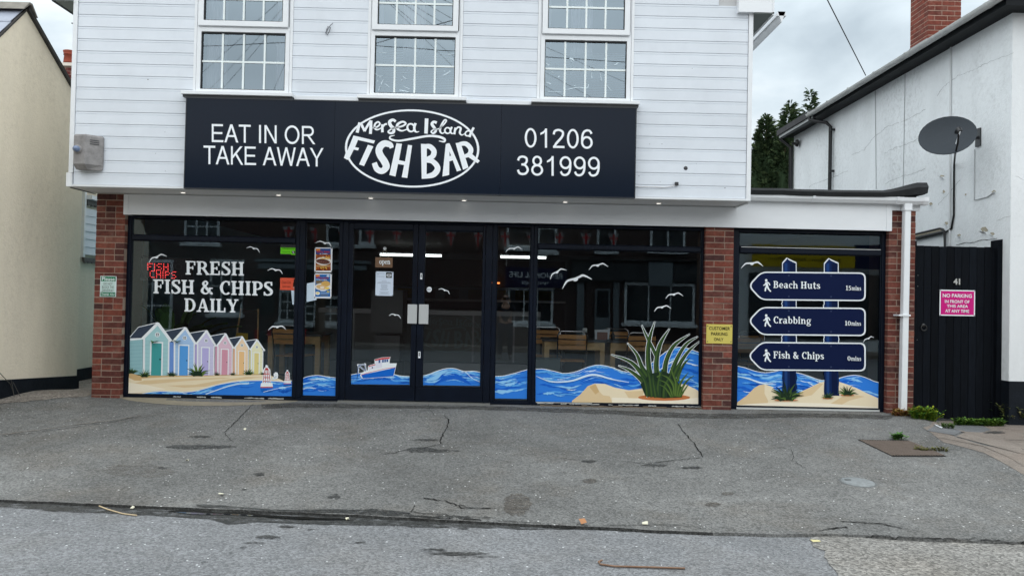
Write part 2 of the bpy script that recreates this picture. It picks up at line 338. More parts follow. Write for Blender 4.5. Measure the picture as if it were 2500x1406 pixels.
# ------------------------------------------------------------------ materials
WHITE = mat('white_plastic', (.78, .80, .82, 1), .35, .4, noise=.035, nscale=3, stretch=(1, 1, 4))
WHITEB = mat('white_board', (.695, .735, .785, 1), .36, .35, noise=.07, nscale=1.6, stretch=(1.2, 1, 1.2), vary=.025)
SOFF = mat('soffit_plastic', (.66, .66, .66, 1), .5, .3)
NAVY = mat('navy_frame', (.003, .006, .014, 1), .36, .2, noise=.3, nscale=4)
SIGNM = mat('navy_sign_panel', (.006, .011, .022, 1), .16, .16)
LETTER = mat('white_letter', (.86, .89, .92, 1), .4, .3)
SHOPGLASS = glass('shop_glass', 1.85, refl=(.74, .90, 1, 1), wob=.03)
UPGLASS = glass('upper_glass', 3.1, refl=(.74, .89, 1, 1), wob=.015)
def brick_mat(name, cols):
    m = bpy.data.materials.new(name); m.use_nodes = True; t = m.node_tree; b = t.nodes['Principled BSDF']; b.inputs['Roughness'].default_value = .85; b.inputs['Specular IOR Level'].default_value = .2
    oi = t.nodes.new('ShaderNodeObjectInfo'); cr = t.nodes.new('ShaderNodeValToRGB'); cr.color_ramp.interpolation = 'LINEAR'
    el = cr.color_ramp.elements
    while len(el) < len(cols): el.new(.5)
    for i, c_ in enumerate(cols): el[i].position = i/(len(cols)-1); el[i].color = c_
    tc = t.nodes.new('ShaderNodeTexCoord'); va = t.nodes.new('ShaderNodeVectorMath'); va.operation = 'ADD'; mu = t.nodes.new('ShaderNodeMath'); mu.operation = 'MULTIPLY'; mu.inputs[1].default_value = 40
    n = t.nodes.new('ShaderNodeTexNoise'); n.inputs['Scale'].default_value = 22; n.inputs['Detail'].default_value = 8; n.inputs['Roughness'].default_value = .7
    t.links.new(oi.outputs['Random'], cr.inputs[0]); t.links.new(oi.outputs['Random'], mu.inputs[0]); t.links.new(tc.outputs['Object'], va.inputs[0]); t.links.new(mu.outputs[0], va.inputs[1]); t.links.new(va.outputs[0], n.inputs['Vector'])
    r = t.nodes.new('ShaderNodeMapRange'); r.inputs[1].default_value = .3; r.inputs[2].default_value = .7; r.inputs[3].default_value = .6; r.inputs[4].default_value = 1.45
    h = t.nodes.new('ShaderNodeHueSaturation'); t.links.new(n.outputs['Fac'], r.inputs[0]); t.links.new(r.outputs[0], h.inputs['Value']); t.links.new(cr.outputs[0], h.inputs['Color'])
    n3 = t.nodes.new('ShaderNodeTexNoise'); n3.inputs['Scale'].default_value = 9; n3.inputs['Detail'].default_value = 5; t.links.new(va.outputs[0], n3.inputs['Vector'])
    r3 = t.nodes.new('ShaderNodeMapRange'); r3.inputs[1].default_value = .56; r3.inputs[2].default_value = .78; r3.inputs[4].default_value = .45; t.links.new(n3.outputs['Fac'], r3.inputs[0])
    mx = t.nodes.new('ShaderNodeMix'); mx.data_type = 'RGBA'; mx.inputs[7].default_value = (.30, .20, .16, 1); t.links.new(r3.outputs[0], mx.inputs[0]); t.links.new(h.outputs[0], mx.inputs[6]); t.links.new(mx.outputs[2], b.inputs['Base Color'])
    n2 = t.nodes.new('ShaderNodeTexNoise'); n2.inputs['Scale'].default_value = 130; n2.inputs['Detail'].default_value = 4; t.links.new(va.outputs[0], n2.inputs['Vector'])
    bp = t.nodes.new('ShaderNodeBump'); bp.inputs['Strength'].default_value = .7; bp.inputs['Distance'].default_value = .004; t.links.new(n2.outputs['Fac'], bp.inputs['Height']); t.links.new(bp.outputs[0], b.inputs['Normal'])
    MATS[name] = m; return m
BRICK = brick_mat('red_brick', [C(106, 58, 50), C(122, 70, 60), C(84, 50, 46), C(130, 74, 60), C(98, 58, 52), C(72, 48, 46), C(118, 64, 52), C(90, 52, 48), C(138, 90, 76)])
BRICK2 = brick_mat('chimney_brick', [C(116, 62, 52), C(130, 70, 58), C(102, 56, 48), C(124, 66, 54)])
BRICKD = brick_mat('dark_brick', [C(105, 45, 42), C(85, 40, 40), C(120, 52, 46)])
MORTAR = mat('mortar', C(160, 142, 128), .95, .1, noise=.2, nscale=60)
MORTAR2 = mat('pale_mortar', C(190, 165, 150), .95, .1, noise=.15, nscale=60)
BLACKP = mat('black_plastic', (.012, .013, .015, 1), .4, .4)
DARKMETAL = mat('dark_metal', (.03, .032, .035, 1), .4, .5)
STEEL = mat('brushed_steel', (.55, .56, .57, 1), .32, .5, metal=.9)
CHROME = mat('chrome_tube', (.7, .71, .72, 1), .18, .5, metal=1)
WOOD = mat('pale_wood', C(232, 200, 146), .5, .3, noise=.15, nscale=20, stretch=(.3, 1, 1))
WOODSL = mat('slat_wood', C(218, 164, 104), .45, .3, noise=.18, nscale=20, stretch=(.3, 1, 1))
# ------------------------------------------------------------------ ground
def asphalt(name, base, fleck, fl=.35, mask=None, scale=1., tint=(.5, .45, .4, 1), patch=.18, rough=.85, spec=.25, big=1.1, bump=.6):
    m = bpy.data.materials.new(name); m.use_nodes = True; t = m.node_tree; b = t.nodes['Principled BSDF']; b.inputs['Roughness'].default_value = rough; b.inputs['Specular IOR Level'].default_value = spec
    N = t.nodes.new; K = t.links.new
    tc = N('ShaderNodeTexCoord')
    def noise(s, d, r=.6, st=None):
        n = N('ShaderNodeTexNoise'); n.inputs['Scale'].default_value = s; n.inputs['Detail'].default_value = d; n.inputs['Roughness'].default_value = r
        if st:
            mp = N('ShaderNodeMapping'); mp.inputs['Scale'].default_value = st; K(tc.outputs['Object'], mp.inputs[0]); K(mp.outputs[0], n.inputs['Vector'])
        else: K(tc.outputs['Object'], n.inputs['Vector'])
        return n.outputs['Fac']
    def rng(s, a, b_, c_, d_):
        r = N('ShaderNodeMapRange'); r.inputs[1].default_value = a; r.inputs[2].default_value = b_; r.inputs[3].default_value = c_; r.inputs[4].default_value = d_; K(s, r.inputs[0]); return r.outputs[0]
    def mul(a, b_):
        q = N('ShaderNodeMath'); q.operation = 'MULTIPLY'; K(a, q.inputs[0]); K(b_, q.inputs[1]); return q.outputs[0]
    v1 = N('ShaderNodeTexVoronoi'); v1.inputs['Scale'].default_value = 85*scale; K(tc.outputs['Object'], v1.inputs['Vector'])
    sep = N('ShaderNodeSeparateColor'); K(v1.outputs['Color'], sep.inputs[0])
    stone = rng(sep.outputs[0], 0, 1, 1-fl, 1+fl)
    fine = rng(noise(260*scale, 3, .7), .3, .7, .6, 1.4)
    bigp = rng(noise(big, 5, .6), .3, .7, 1-patch, 1+patch)
    mid = rng(noise(7, 6, .65), .3, .7, .88, 1.12)
    val = mul(mul(stone, fine), mul(bigp, mid))
    h = N('ShaderNodeHueSaturation'); h.inputs['Color'].default_value = base; K(val, h.inputs['Value'])
    # a warm dust in patches
    mx = N('ShaderNodeMix'); mx.data_type = 'RGBA'; mx.blend_type = 'MULTIPLY'; K(rng(noise(1.7, 4), .5, .75, 0, .55), mx.inputs[0]); K(h.outputs[0], mx.inputs[6]); mx.inputs[7].default_value = tint
    # sparse pale chippings
    v2 = N('ShaderNodeTexVoronoi'); v2.inputs['Scale'].default_value = 46*scale; K(tc.outputs['Object'], v2.inputs['Vector'])
    s2 = N('ShaderNodeSeparateColor'); K(v2.outputs['Color'], s2.inputs[0])
    near = N('ShaderNodeMath'); near.operation = 'LESS_THAN'; near.inputs[1].default_value = .30; K(v2.outputs['Distance'], near.inputs[0])
    pick = N('ShaderNodeMath'); pick.operation = 'GREATER_THAN'; pick.inputs[1].default_value = .984; K(s2.outputs[1], pick.inputs[0])
    mx2 = N('ShaderNodeMix'); mx2.data_type = 'RGBA'; K(mul(near.outputs[0], pick.outputs[0]), mx2.inputs[0]); K(mx.outputs[2], mx2.inputs[6]); mx2.inputs[7].default_value = fleck
    K(mx2.outputs[2], b.inputs['Base Color'])
    bp = N('ShaderNodeBump'); bp.inputs['Strength'].default_value = bump; bp.inputs['Distance'].default_value = .006
    K(v1.outputs['Distance'], bp.inputs['Height']); K(bp.outputs[0], b.inputs['Normal'])
    if mask:
        o = t.nodes['Material Output']; ms = N('ShaderNodeMixShader'); tr = N('ShaderNodeBsdfTransparent')
        K(rng(noise(16, 6, .75, (.6, 1.6, 1)), mask[0], mask[1], 0, mask[2]), ms.inputs[0]); K(tr.outputs[0], ms.inputs[1]); K(b.outputs[0], ms.inputs[2]); K(ms.outputs[0], o.inputs[0])
    MATS[name] = m; return m
ASPH = asphalt('forecourt_asphalt', (.148, .148, .143, 1), (.66, .66, .65, 1), fl=.4, patch=.26, big=.7, tint=(.92, .82, .72, 1))
ROADM = asphalt('road_asphalt', (.182, .187, .193, 1), (.62, .63, .64, 1), fl=.36, tint=(.95, .9, .84, 1), patch=.12)
OLDM = asphalt('old_asphalt', (.215, .208, .194, 1), (.45, .43, .4, 1), fl=.5, scale=.8, patch=.14, tint=(.97, .92, .86, 1))
PAVEM = asphalt('pavement_concrete', (.21, .18, .155, 1), (.4, .36, .32, 1), fl=.14, scale=1.6, tint=(.95, .85, .8, 1))
SANDM = asphalt('rough_concrete', (.22, .195, .17, 1), (.4, .36, .32, 1), fl=.36, scale=.55, tint=(.8, .75, .7, 1), bump=1)
WETM = asphalt('damp_asphalt', (.042, .043, .041, 1), (.10, .10, .10, 1), fl=.6, rough=.5, spec=.4, mask=(.36, .56, .95)); LIPM = asphalt('damp_edge', (.045, .045, .043, 1), (.1, .1, .1, 1), fl=.5, rough=.7)
STAINM = asphalt('oil_stain', (.06, .061, .06, 1), (.2, .2, .2, 1), fl=.5, rough=.8, mask=(.40, .56, .95))
BROWNST = asphalt('brown_stain', (.12, .11, .098, 1), (.2, .2, .2, 1), fl=.4, rough=.8, mask=(.25, .6, .85))
CRACKM = mat('crack_dirt', (.016, .016, .015, 1), .9, .1)
PUDDLE = mat('puddle_water', (.018, .018, .017, 1), .03, .5)

def grid_sheet(name, xs, ys, zf, m):
    vs = [(x, y, zf(x, y)) for y in ys for x in xs]; n = len(xs)
    mb = MB(m); mb.faces(vs, [(j*n+i, j*n+i+1, (j+1)*n+i+1, (j+1)*n+i) for j in range(len(ys)-1) for i in range(n-1)], True)
    return struct(mb.build(name))
def span(a, b, n): return [a+(b-a)*i/n for i in range(n+1)]
def forecourt_y(x, t): return edge_y(x) + t*(12-edge_y(x))
xs = [-60, -30, -14] + span(-9, 9, 90) + [14, 30, 60]
vs = []; rows = [0, .006, .015, .03, .05] + span(.07, .26, 18) + span(.275, .36, 14) + [.5, .7, 1]
vs = [(x, forecourt_y(x, t), gz(x, forecourt_y(x, t)+.0001)) for t in rows for x in xs]; n = len(xs)
mb = MB(ASPH); mb.faces(vs, [(j*n+i, j*n+i+1, (j+1)*n+i+1, (j+1)*n+i) for j in range(len(rows)-1) for i in range(n-1)], True)
# broken front lip of the forecourt down to the road
lip = [(x, edge_y(x), gz(x, edge_y(x)+.0001)) for x in xs] + [(x, edge_y(x)-.012, -.28) for x in xs]
mb.use(LIPM); mb.faces(lip, [(i, i+n, i+n+1, i+1) for i in range(n-1) if -4 < xs[i] < 1.2]); mb.use(ASPH); mb.faces(lip, [(i, i+n, i+n+1, i+1) for i in range(n-1) if not -4 < xs[i] < 1.2])
forecourt = struct(mb.build('forecourt'))
ry = [-300, -60, -20, -14, -12.2] + span(-11.9, -5, 20) + span(-4.9, -3.2, 24)
road = grid_sheet('road', xs, ry, lambda x, y: -.220 + .02*sm(-4.3, -7.5, y)*sm(-11.5, -8, y), ROADM)
far = MB(ASPH); far.face([(-400, 12, -.1), (400, 12, -.1), (400, 400, -.1), (-400, 400, -.1)]); struct(far.build('land'))
def rz(x, y): return gz(x, y) if y > edge_y(x) else -.220 + .02*sm(-4.3, -7.5, y)*sm(-11.5, -8, y)
def R2(px, py):
    """photo point -> point on road or forecourt"""
    z = -.2
    for _ in range(16):
        v = ray(px, py); t = (z-CAM.z)/v.z; q = CAM + v*t; z = .5*z + .5*rz(q.x, q.y)
    return Vector((q.x, q.y, rz(q.x, q.y)))
def ground_patch(name, pts, m, dz=.004, parent=None, jag=.0, sub=1):
    """outline of photo points laid on the ground as one thin sheet, following its slope"""
    P = []
    for i in range(len(pts)):
        a, b = pts[i], pts[(i+1) % len(pts)]
        for k in range(sub):
            t = k/sub; P.append((a[0]+(b[0]-a[0])*t + (random.uniform(-jag, jag)*2 if jag else 0), a[1]+(b[1]-a[1])*t + (random.uniform(-jag, jag)*.5 if jag else 0)))
    bm = bmesh.new(); q = [R2(*p) for p in P]
    f = bm.faces.new([bm.verts.new((v.x, v.y, 0)) for v in q]); bmesh.ops.triangulate(bm, faces=[f])
    for _ in range(3):
        ed = [e for e in bm.edges if e.calc_length() > .35]
        if not ed: break
        bmesh.ops.subdivide_edges(bm, edges=ed, cuts=1); bmesh.ops.triangulate(bm, faces=bm.faces)
    bmesh.ops.recalc_face_normals(bm, faces=bm.faces)
    if bm.faces and sum(f.normal.z for f in bm.faces) < 0: bmesh.ops.reverse_faces(bm, faces=bm.faces)
    hz = (lambda x, y: -.220 + .02*sm(-4.3, -7.5, y)*sm(-11.5, -8, y)) if parent is road else rz
    for v in bm.verts: v.co.z = hz(v.co.x, v.co.y) + dz
    me = bpy.data.meshes.new(name); bm.to_mesh(me); bm.free(); me.materials.append(m)
    o = bpy.data.objects.new(name, me); COL.objects.link(o); return attach(o, parent)
def crack(pts, wd=.010, parent=None, jag=3.0, m=None):
    P = []
    for i in range(len(pts)-1):
        a, b = pts[i], pts[i+1]; n = max(2, int(math.hypot(b[0]-a[0], (b[1]-a[1])*3)/9))
        for k in range(n): t = k/n; P.append((a[0]+(b[0]-a[0])*t+random.uniform(-jag, jag), a[1]+(b[1]-a[1])*t+random.uniform(-jag, jag)*.35))
    P.append(pts[-1]); q = [R2(*p) for p in P]; mb = MB(m or CRACKM); L_, R_ = [], []
    for i, p in enumerate(q):
        a, b = q[max(i-1, 0)], q[min(i+1, len(q)-1)]; d = (b-a); d.z = 0; d = d.normalized() if d.length else Vector((1, 0, 0)); nn = Vector((-d.y, d.x, 0))*wd*random.uniform(.12, .42)*(0.3 if i in (0, len(q)-1) else 1)
        L_.append(p+nn+Vector((0, 0, .006))); R_.append(p-nn+Vector((0, 0, .006)))
    for i in range(len(q)-1): mb.face([L_[i], R_[i], R_[i+1], L_[i+1]])
    for f in mb.f: pass
    return mb.build('crack', parent)
# sandy cement strip against the cream wall, older road surface, paving flags by the gate
ground_patch('cement_strip', [(-150, 1010), (0, 986), (60, 981), (130, 973), (222, 968), (236, 930), (232, 915), (195, 920), (100, 930), (0, 945), (-150, 960)], SANDM, .004, forecourt, 2, 3)
ground_patch('old_surface', [(1975, 1322), (2010, 1345), (2030, 1375), (2062, 1420), (2620, 1420), (2620, 1322), (2500, 1326), (2350, 1317), (2200, 1312), (2105, 1306), (2060, 1292), (2000, 1296), (1990, 1308)], OLDM, .004, road, 4, 4)
for q in ([(2105, 1306), (2200, 1312), (2350, 1317), (2500, 1323), (2560, 1325)], [(2000, 1296), (2062, 1287), (2070, 1290)], [(2050, 1273), (2110, 1277), (2150, 1279), (2220, 1293)]): crack(q, .022, road, 3)
ground_patch('damp_strip', [(-60, 1217), (0, 1220), (130, 1226), (300, 1233), (480, 1240), (640, 1247.5), (740, 1252), (850, 1256.5), (1000, 1264.5), (1150, 1272), (1300, 1280.5), (1440, 1285.5), (1560, 1292), (1500, 1294), (1300, 1292), (1150, 1288), (1060, 1289), (950, 1284), (820, 1282), (760, 1280), (640, 1275), (560, 1281), (510, 1267), (420, 1261), (330, 1257), (250, 1253), (140, 1250), (60, 1241), (-60, 1236)], WETM, .004, road, 2, 4)
ground_patch('damp_edge', [(845, 1243), (930, 1243), (1000, 1251), (1010, 1258), (1140, 1262), (1180, 1270), (1120, 1269), (1000, 1262), (850, 1253.5), (700, 1248), (560, 1242), (480, 1238), (480, 1230), (560, 1235), (640, 1242), (720, 1245)], WETM, .004, forecourt, 2, 4)
ground_patch('puddle', [(410, 1249), (440, 1244), (520, 1246), (600, 1251), (640, 1256), (720, 1262), (830, 1266), (860, 1271), (740, 1270), (640, 1263), (560, 1258), (470, 1257)], PUDDLE, .004, road, 1, 4)
for v in bpy.data.objects['puddle'].data.vertices: v.co.z += .036*max(0, edge_y(v.co.x)-v.co.y)
crack([(1000, 1266), (1170, 1275), (1300, 1282), (1440, 1287)], .014, road, 3)
crack([(1440, 1285), (1560, 1283), (1600, 1281), (1660, 1283), (1720, 1292)], .012, road, 3)
crack([(1000, 1250), (1060, 1256), (1140, 1262), (1210, 1265)], .014, forecourt); crack([(1003, 1252), (1012, 1233)], .01, forecourt)
crack([(1030, 1217), (1080, 1222), (1130, 1240), (1175, 1243), (1212, 1241)], .022, forecourt, 4); crack([(1120, 1231), (1150, 1240), (1190, 1240)], .012, forecourt, 4)
crack([(1088, 1016), (1095, 1028), (1090, 1045), (1080, 1065), (1074, 1085)], .018, forecourt, 3); crack([(1074, 1085), (1040, 1092), (990, 1098), (960, 1107), (930, 1108)], .016, forecourt, 3)
crack([(1365, 1117), (1400, 1122), (1440, 1128), (1455, 1127)], .014, forecourt); crack([(1510, 1126), (1570, 1130), (1600, 1131), (1640, 1124), (1716, 1118)], .014, forecourt)
crack([(1655, 1035), (1672, 1058), (1696, 1085), (1716, 1116)], .016, forecourt, 2); crack([(1900, 1090), (1930, 1098), (1938, 1112), (1935, 1124), (1970, 1146)], .008, forecourt, 3)
crack([(620, 985), (575, 1030), (548, 1056)], .012, forecourt, 2); crack([(548, 1056), (556, 1068), (570, 1080)], .010, forecourt); crack([(285, 1032), (360, 1016), (420, 1002)], .012, forecourt, 1, SANDM)
crack([(0, 1066), (90, 1056), (180, 1043), (280, 1030), (350, 1016)], .016, forecourt, 1); crack([(0, 1062), (90, 1051), (180, 1038), (280, 1026), (350, 1013)], .03, forecourt, 2, SANDM)
crack([(1045, 975), (1050, 1000), (1060, 1016), (1085, 1020)], .006, forecourt)
def blob(cx, cy, rx, ry, jag=.25, n=26): return [(cx+rx*math.cos(2*math.pi*i/n)*random.uniform(1-jag, 1+jag), cy+ry*math.sin(2*math.pi*i/n)*random.uniform(1-jag, 1+jag)) for i in range(n)]
for a in ((478, 1091, 66, 5.5), (540, 1091, 34, 3), (486, 1066, 30, 2.6), (1028, 1098, 38, 6.5), (1075, 1101, 55, 3.2), (1040, 1074, 34, 2.6), (633, 1158, 14, 3.5), (815, 1213, 18, 6), (397, 1143, 12, 3), (1437, 1126, 18, 3.4), (597, 1196, 8, 2.2), (1600, 1136, 30, 4), (1690, 1142, 26, 3), (1912, 1238, 9, 1.8), (1464, 1271, 7, 2.2),
          (655, 1312, 28, 4.5), (622, 1326, 24, 2.4), (595, 1337, 10, 2.2), (565, 1350, 8, 2), (500, 1373, 9, 2), (1060, 1344, 34, 4.2), (1120, 1352, 70, 4.0), (1170, 1360, 46, 2.2), (700, 1286, 22, 2.4), (760, 1293, 10, 1.4), (880, 1325, 14, 1.6), (1130, 1290, 15, 2)):
    ground_patch('stain', blob(*a), STAINM, .005, forecourt if a[1] < 1240 else road)
for a in ((1262, 1232, 33, 26), (340, 1150, 90, 16), (1440, 1174, 18, 6), (1777, 1205, 16, 4), (1740, 1232, 20, 5)): ground_patch('stain', blob(*a, jag=.16, n=40), BROWNST if a[0] != 340 else asphalt('dusty', (.165, .152, .136, 1), (.3, .3, .3, 1), tint=(.9, .85, .8, 1), mask=(.35, .75, .7)), .004, forecourt)
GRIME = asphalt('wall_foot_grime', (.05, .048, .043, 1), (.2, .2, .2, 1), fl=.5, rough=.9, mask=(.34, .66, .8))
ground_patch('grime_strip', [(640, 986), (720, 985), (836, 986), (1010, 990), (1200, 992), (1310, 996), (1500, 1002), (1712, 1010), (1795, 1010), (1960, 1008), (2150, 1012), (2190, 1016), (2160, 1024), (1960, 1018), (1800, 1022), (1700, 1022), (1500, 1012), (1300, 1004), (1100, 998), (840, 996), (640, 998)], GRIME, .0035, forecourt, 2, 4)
# paving flags beside the gate
flags = [[(2262, 1052), (2330, 1063), (2396, 1056), (2420, 1050), (2395, 1038), (2330, 1036)], [(2335, 1066), (2425, 1073), (2500, 1110), (2500, 1078), (2452, 1076), (2400, 1058)], [(2455, 1073), (2560, 1075), (2560, 1046), (2480, 1043), (2440, 1048), (2500, 1062)], [(2290, 1068), (2330, 1068), (2500, 1114), (2560, 1130), (2560, 1180), (2470, 1120), (2400, 1090)]]
for i, f in enumerate(flags): ground_patch('paving_flag', f, PAVEM if i else asphalt('blue_flag', (.15, .155, .16, 1), (.3, .3, .3, 1), fl=.12, scale=2), .006, forecourt)
ground_patch('old_surface', [(2255, 1044), (2300, 1080), (2400, 1105), (2560, 1190), (2900, 1260), (3500, 1290), (3500, 1060), (2700, 1036), (2460, 1030), (2300, 1026)], PAVEM, .003, forecourt, 2, 3)
ground_patch('stain', blob(2430, 1057, 26, 4), STAINM, .009, forecourt)
crack([(2505, 1064), (2470, 1052), (2447, 1046)], .012, forecourt, 1); crack([(2450, 1076), (2560, 1074)], .012, forecourt, 1); crack([(2440, 1074), (2490, 1094), (2520, 1106)], .014, forecourt, 1)
ground_patch('paint_mark', [(2281, 1037), (2302, 1044), (2299, 1047), (2286, 1041)], LETTER, .01, forecourt)
ground_patch('paint_mark', [(1978, 1319), (2000, 1320), (2004, 1324), (1985, 1325)], mat('yellow_road_paint', C(225, 215, 160, .8), .7), .008, road)
# ribbed inspection cover, round stopcock cover
def on_ground(px, py): return R2(px, py)
IRON = mat('cover_groove_shade', C(30, 27, 25), .75, .3, noise=.25, nscale=14)  # near-black plate: the shade of the grooves is put into its colour
A_, B_, C_, D_ = R2(2093, 1073), R2(2218, 1076), R2(2312, 1115), R2(2180, 1115)
mc = thing('inspection_cover', 'brown ribbed iron inspection cover set in the forecourt near the gate', 'drain cover', A_)
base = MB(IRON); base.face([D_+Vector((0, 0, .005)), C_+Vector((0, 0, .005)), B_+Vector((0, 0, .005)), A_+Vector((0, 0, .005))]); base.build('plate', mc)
RIB = mat('cover_rib', C(116, 104, 95), .7, .3, noise=.2, nscale=20)
for i in range(20):
    t0, t1 = (i+.32)/20, (i+.8)/20
    a, b, c, d = A_.lerp(B_, t0).lerp(D_.lerp(C_, t0), .06), A_.lerp(B_, t1).lerp(D_.lerp(C_, t1), .06), A_.lerp(B_, t1).lerp(D_.lerp(C_, t1), .95), A_.lerp(B_, t0).lerp(D_.lerp(C_, t0), .95)
    MB(RIB).hexa([d+Vector((0, 0, .005)), c+Vector((0, 0, .005)), b+Vector((0, 0, .005)), a+Vector((0, 0, .005)), d+Vector((0, 0, .011)), c+Vector((0, 0, .011)), b+Vector((0, 0, .011)), a+Vector((0, 0, .011))]).build('rib', mc)
c0 = R2(2094, 1177); tilt = Matrix.Rotation(.05, 4, 'X')
sc = thing('stopcock_cover', 'small round pale grey metal cover let into the forecourt tarmac', 'drain cover', c0)
GREYR = mat('lid_rim', C(96, 98, 98), .8); GREYM = mat('grey_iron', C(128, 132, 133), .7, .2, noise=.3, nscale=25)
MB(GREYR).lathe([(.0, .004), (.138, .004), (.145, .001)], c0, 24, tilt).build('rim', sc); MB(GREYM).lathe([(.0, .009), (.125, .009), (.13, .004)], c0, 24, tilt).build('lid', sc)
MB(CRACKM).box(c0.x-.09, c0.x-.04, c0.y+.03, c0.y+.05, c0.z+.008, c0.z+.012).build('keyhole', sc)
# litter
TWIG = mat('dry_twig', C(128, 100, 80), .8, noise=.2, nscale=30); STALK = mat('straw_stalk', C(196, 176, 142), .8)
def litter(name, label, cat, pts, r, m):
    q = [R2(*p)+Vector((0, 0, r*.8+.004)) for p in pts]; tag(MB(m).tube(q, [r]*len(q), 6).build(name), label, cat)
litter('twig', 'long brown stick with a bent end lying on the road', 'stick', [(1470, 1370), (1461, 1374), (1466, 1380), (1500, 1385), (1580, 1387), (1672, 1390)], .0055, TWIG)
litter('stalk', 'pale dry stalk lying across the damp gutter', 'stick', [(242, 1237), (262, 1245), (300, 1256), (334, 1260)], .0045, STALK)
LEAFO = mat('orange_leaf', C(168, 118, 80), .7)
p = R2(1423, 1280); mb = MB(LEAFO); mb.face([p+Vector(v) for v in ((-.026, .03, .03), (-.012, -.016, .008), (.026, -.012, .02), (.014, .03, .035))]); tag(mb.build('fallen_leaf'), 'curled orange brown leaf at the edge of the gutter', 'leaf')
SCRAP = mat('pale_scrap', C(226, 222, 200, .85), .8)
def scrap(px, py, s, label):
    p = R2(px, py); n = 7; top = [p+Vector((.6*s*random.uniform(.5, 1)*math.cos(6.28*i/n), .6*s*random.uniform(.4, .9)*math.sin(6.28*i/n), .006+random.uniform(.004, .02))) for i in range(n)]
    mb = MB(SCRAP); mb.face(top); mb.face([v-Vector((0, 0, .004)) for v in reversed(top)]); tag(mb.build('paper_scrap'), label, 'litter', 'small scraps of litter')
scrap(541, 1210, .05, 'pale crumpled scrap on the tarmac above the puddle'); scrap(598, 1051, .035, 'tiny white scrap on the forecourt below the sand mural'); scrap(457, 1127, .03, 'small white fleck of litter below the long dark oil stain'); scrap(322, 1240, .035, 'whitish scrap in the damp gutter beside the dry stalk'); scrap(1575, 1281, .05, 'flat pale stone chip in the crack along the road edge'); scrap(847, 1271, .03, 'small tan chip in the dark gutter')
for px, py in ((15, 1100), (1478, 1080)): pass
# ------------------------------------------------------------------ the shop
XL, XR, XE = -5.10, 2.832, 5.085        # flats above: left, right; ground floor: right end
ZO, ZF = 2.515, 2.256                   # underside of the upper floor, underside of the white fascia
YU, YG, YP, YFA = -.65, 0.0, -.10, -.14  # planes: upper wall, glass, brick piers, fascia
shop = thing('shop_building', 'two storey chip shop with white boarded upper floor over dark glazed front', 'shop', (0, 0, 0))
# brick piers
BR = {}
def brick_mesh(L, d=.2, m=BRICK):
    k = (round(L, 3), d, m.name)
    if k not in BR: BR[k] = MB(m).box(0, L, 0, d, 0, .064).mesh('brick')
    return BR[k]
def pier(x0, x1, z0, z1, ylo, depth, parent, mode=0, m=BRICK, mm=MORTAR, name='brick_pier'):
    core = MB(mm).box(x0+.003, x1-.003, ylo+.0035, ylo+depth, z0, z1).build(name, parent)
    z = z0+.002; i = 0; wd = x1-x0
    while z < z1-.03:
        h = .1025*wd/.34 if mode == 0 else .1025
        r = random.random()
        cuts = [h, wd-h-.012] if i % 2 == 0 else [wd-h-.012, h]
        if mode == 0 and r < .25: cuts = [h, (wd-h-.024)*.5, (wd-h-.024)*.5]
        x = x0
        for L in cuts:
            o = bpy.data.objects.new('brick', brick_mesh(L, .14, m)); COL.objects.link(o); o.parent = core
            o.location = (x, ylo+random.uniform(-.0025, .002), z+random.uniform(-.001, .001)); o.rotation_euler = (0, 0, random.uniform(-.006, .006)); x += L+.01
        z += .075; i += 1
    return core
pier(-5.073, -4.72, -.04, ZO-.002, YP, .5, shop)
pier(2.466, 2.818, -.03, ZF+.03, YP, .4, shop)
pier(4.752, XE, -.02, ZO+.0, YP, .5, shop)
# body of the building behind
INNER = mat('painted_inner_wall', (.13, .15, .16, 1), .7); INFLOOR = mat('cafe_floor', (.10, .095, .09, 1), .35, noise=.2, nscale=3); INCEIL = mat('cafe_ceiling', (.22, .23, .23, 1), .8)
BLUEW = mat('pale_blue_wall', C(176, 214, 226), .6)
MB(INFLOOR).box(-4.95, 4.98, -.02, 9.6, -.12, .012).build('floor', shop)
MB(INCEIL).box(-4.95, 4.98, .06, 9.6, 2.46, 2.505).build('ceiling', shop)
MB(BLUEW).box(-5.06, -4.9, .40, 9.6, -.1, 2.46).build('wall', shop); MB(INNER).box(4.93, 5.07, .40, 9.6, -.1, 2.46).build('wall', shop); MB(INNER).box(-5.06, 5.07, 9.6, 9.75, -.1, 2.46).build('wall', shop)
# upper floor shell
UPB = mat('upper_shell', (.5, .5, .5, 1), .8)
gx = [(XL+.02, ZO+.03), (XR-.02, ZO+.03), (XR-.02, 4.77), ((XL+XR)/2, 6.6), (XL+.02, 4.77)]
WINS = [(-3.66, -2.58), (-1.64, -.60), (.345, 1.405)]; WZ0, WZ1 = 3.645, 5.24
# shell with the window openings left out: strips between the windows
def shell(x0, x1, z0, z1): MB(UPB).box(x0, x1, YU+.02, YU+.2, z0, z1).build('wall', shop)
ed = [XL+.02] + [v for a in WINS for v in a] + [XR-.02]
for i in range(0, 8, 2): shell(ed[i], ed[i+1], WZ0, WZ1)
shell(XL+.02, XR-.02, ZO+.03, WZ0)
xm = (XL+XR)/2; sl = (6.6-4.77)/(xm-XL-.02); xt = xm-(6.6-WZ1)/sl
MB(UPB).extr([(xt, WZ1), (2*xm-xt, WZ1), (xm, 6.6)], 'y', YU+.02, YU+.2).build('wall', shop)
for s, xa in ((-1, XL), (1, XR-.03)):
    MB(WHITE).box(xa, xa+.03, YU+.02, 3.4, ZO+.03, 4.77).build('wall', shop)
MB(UPB).box(XL+.03, XR-.03, YU+.2, 3.4, ZO-.005, ZO+.06).build('wall', shop); MB(UPB).box(XL+.03, XR-.03, 3.3, 3.4, ZO, 4.77).build('wall', shop)
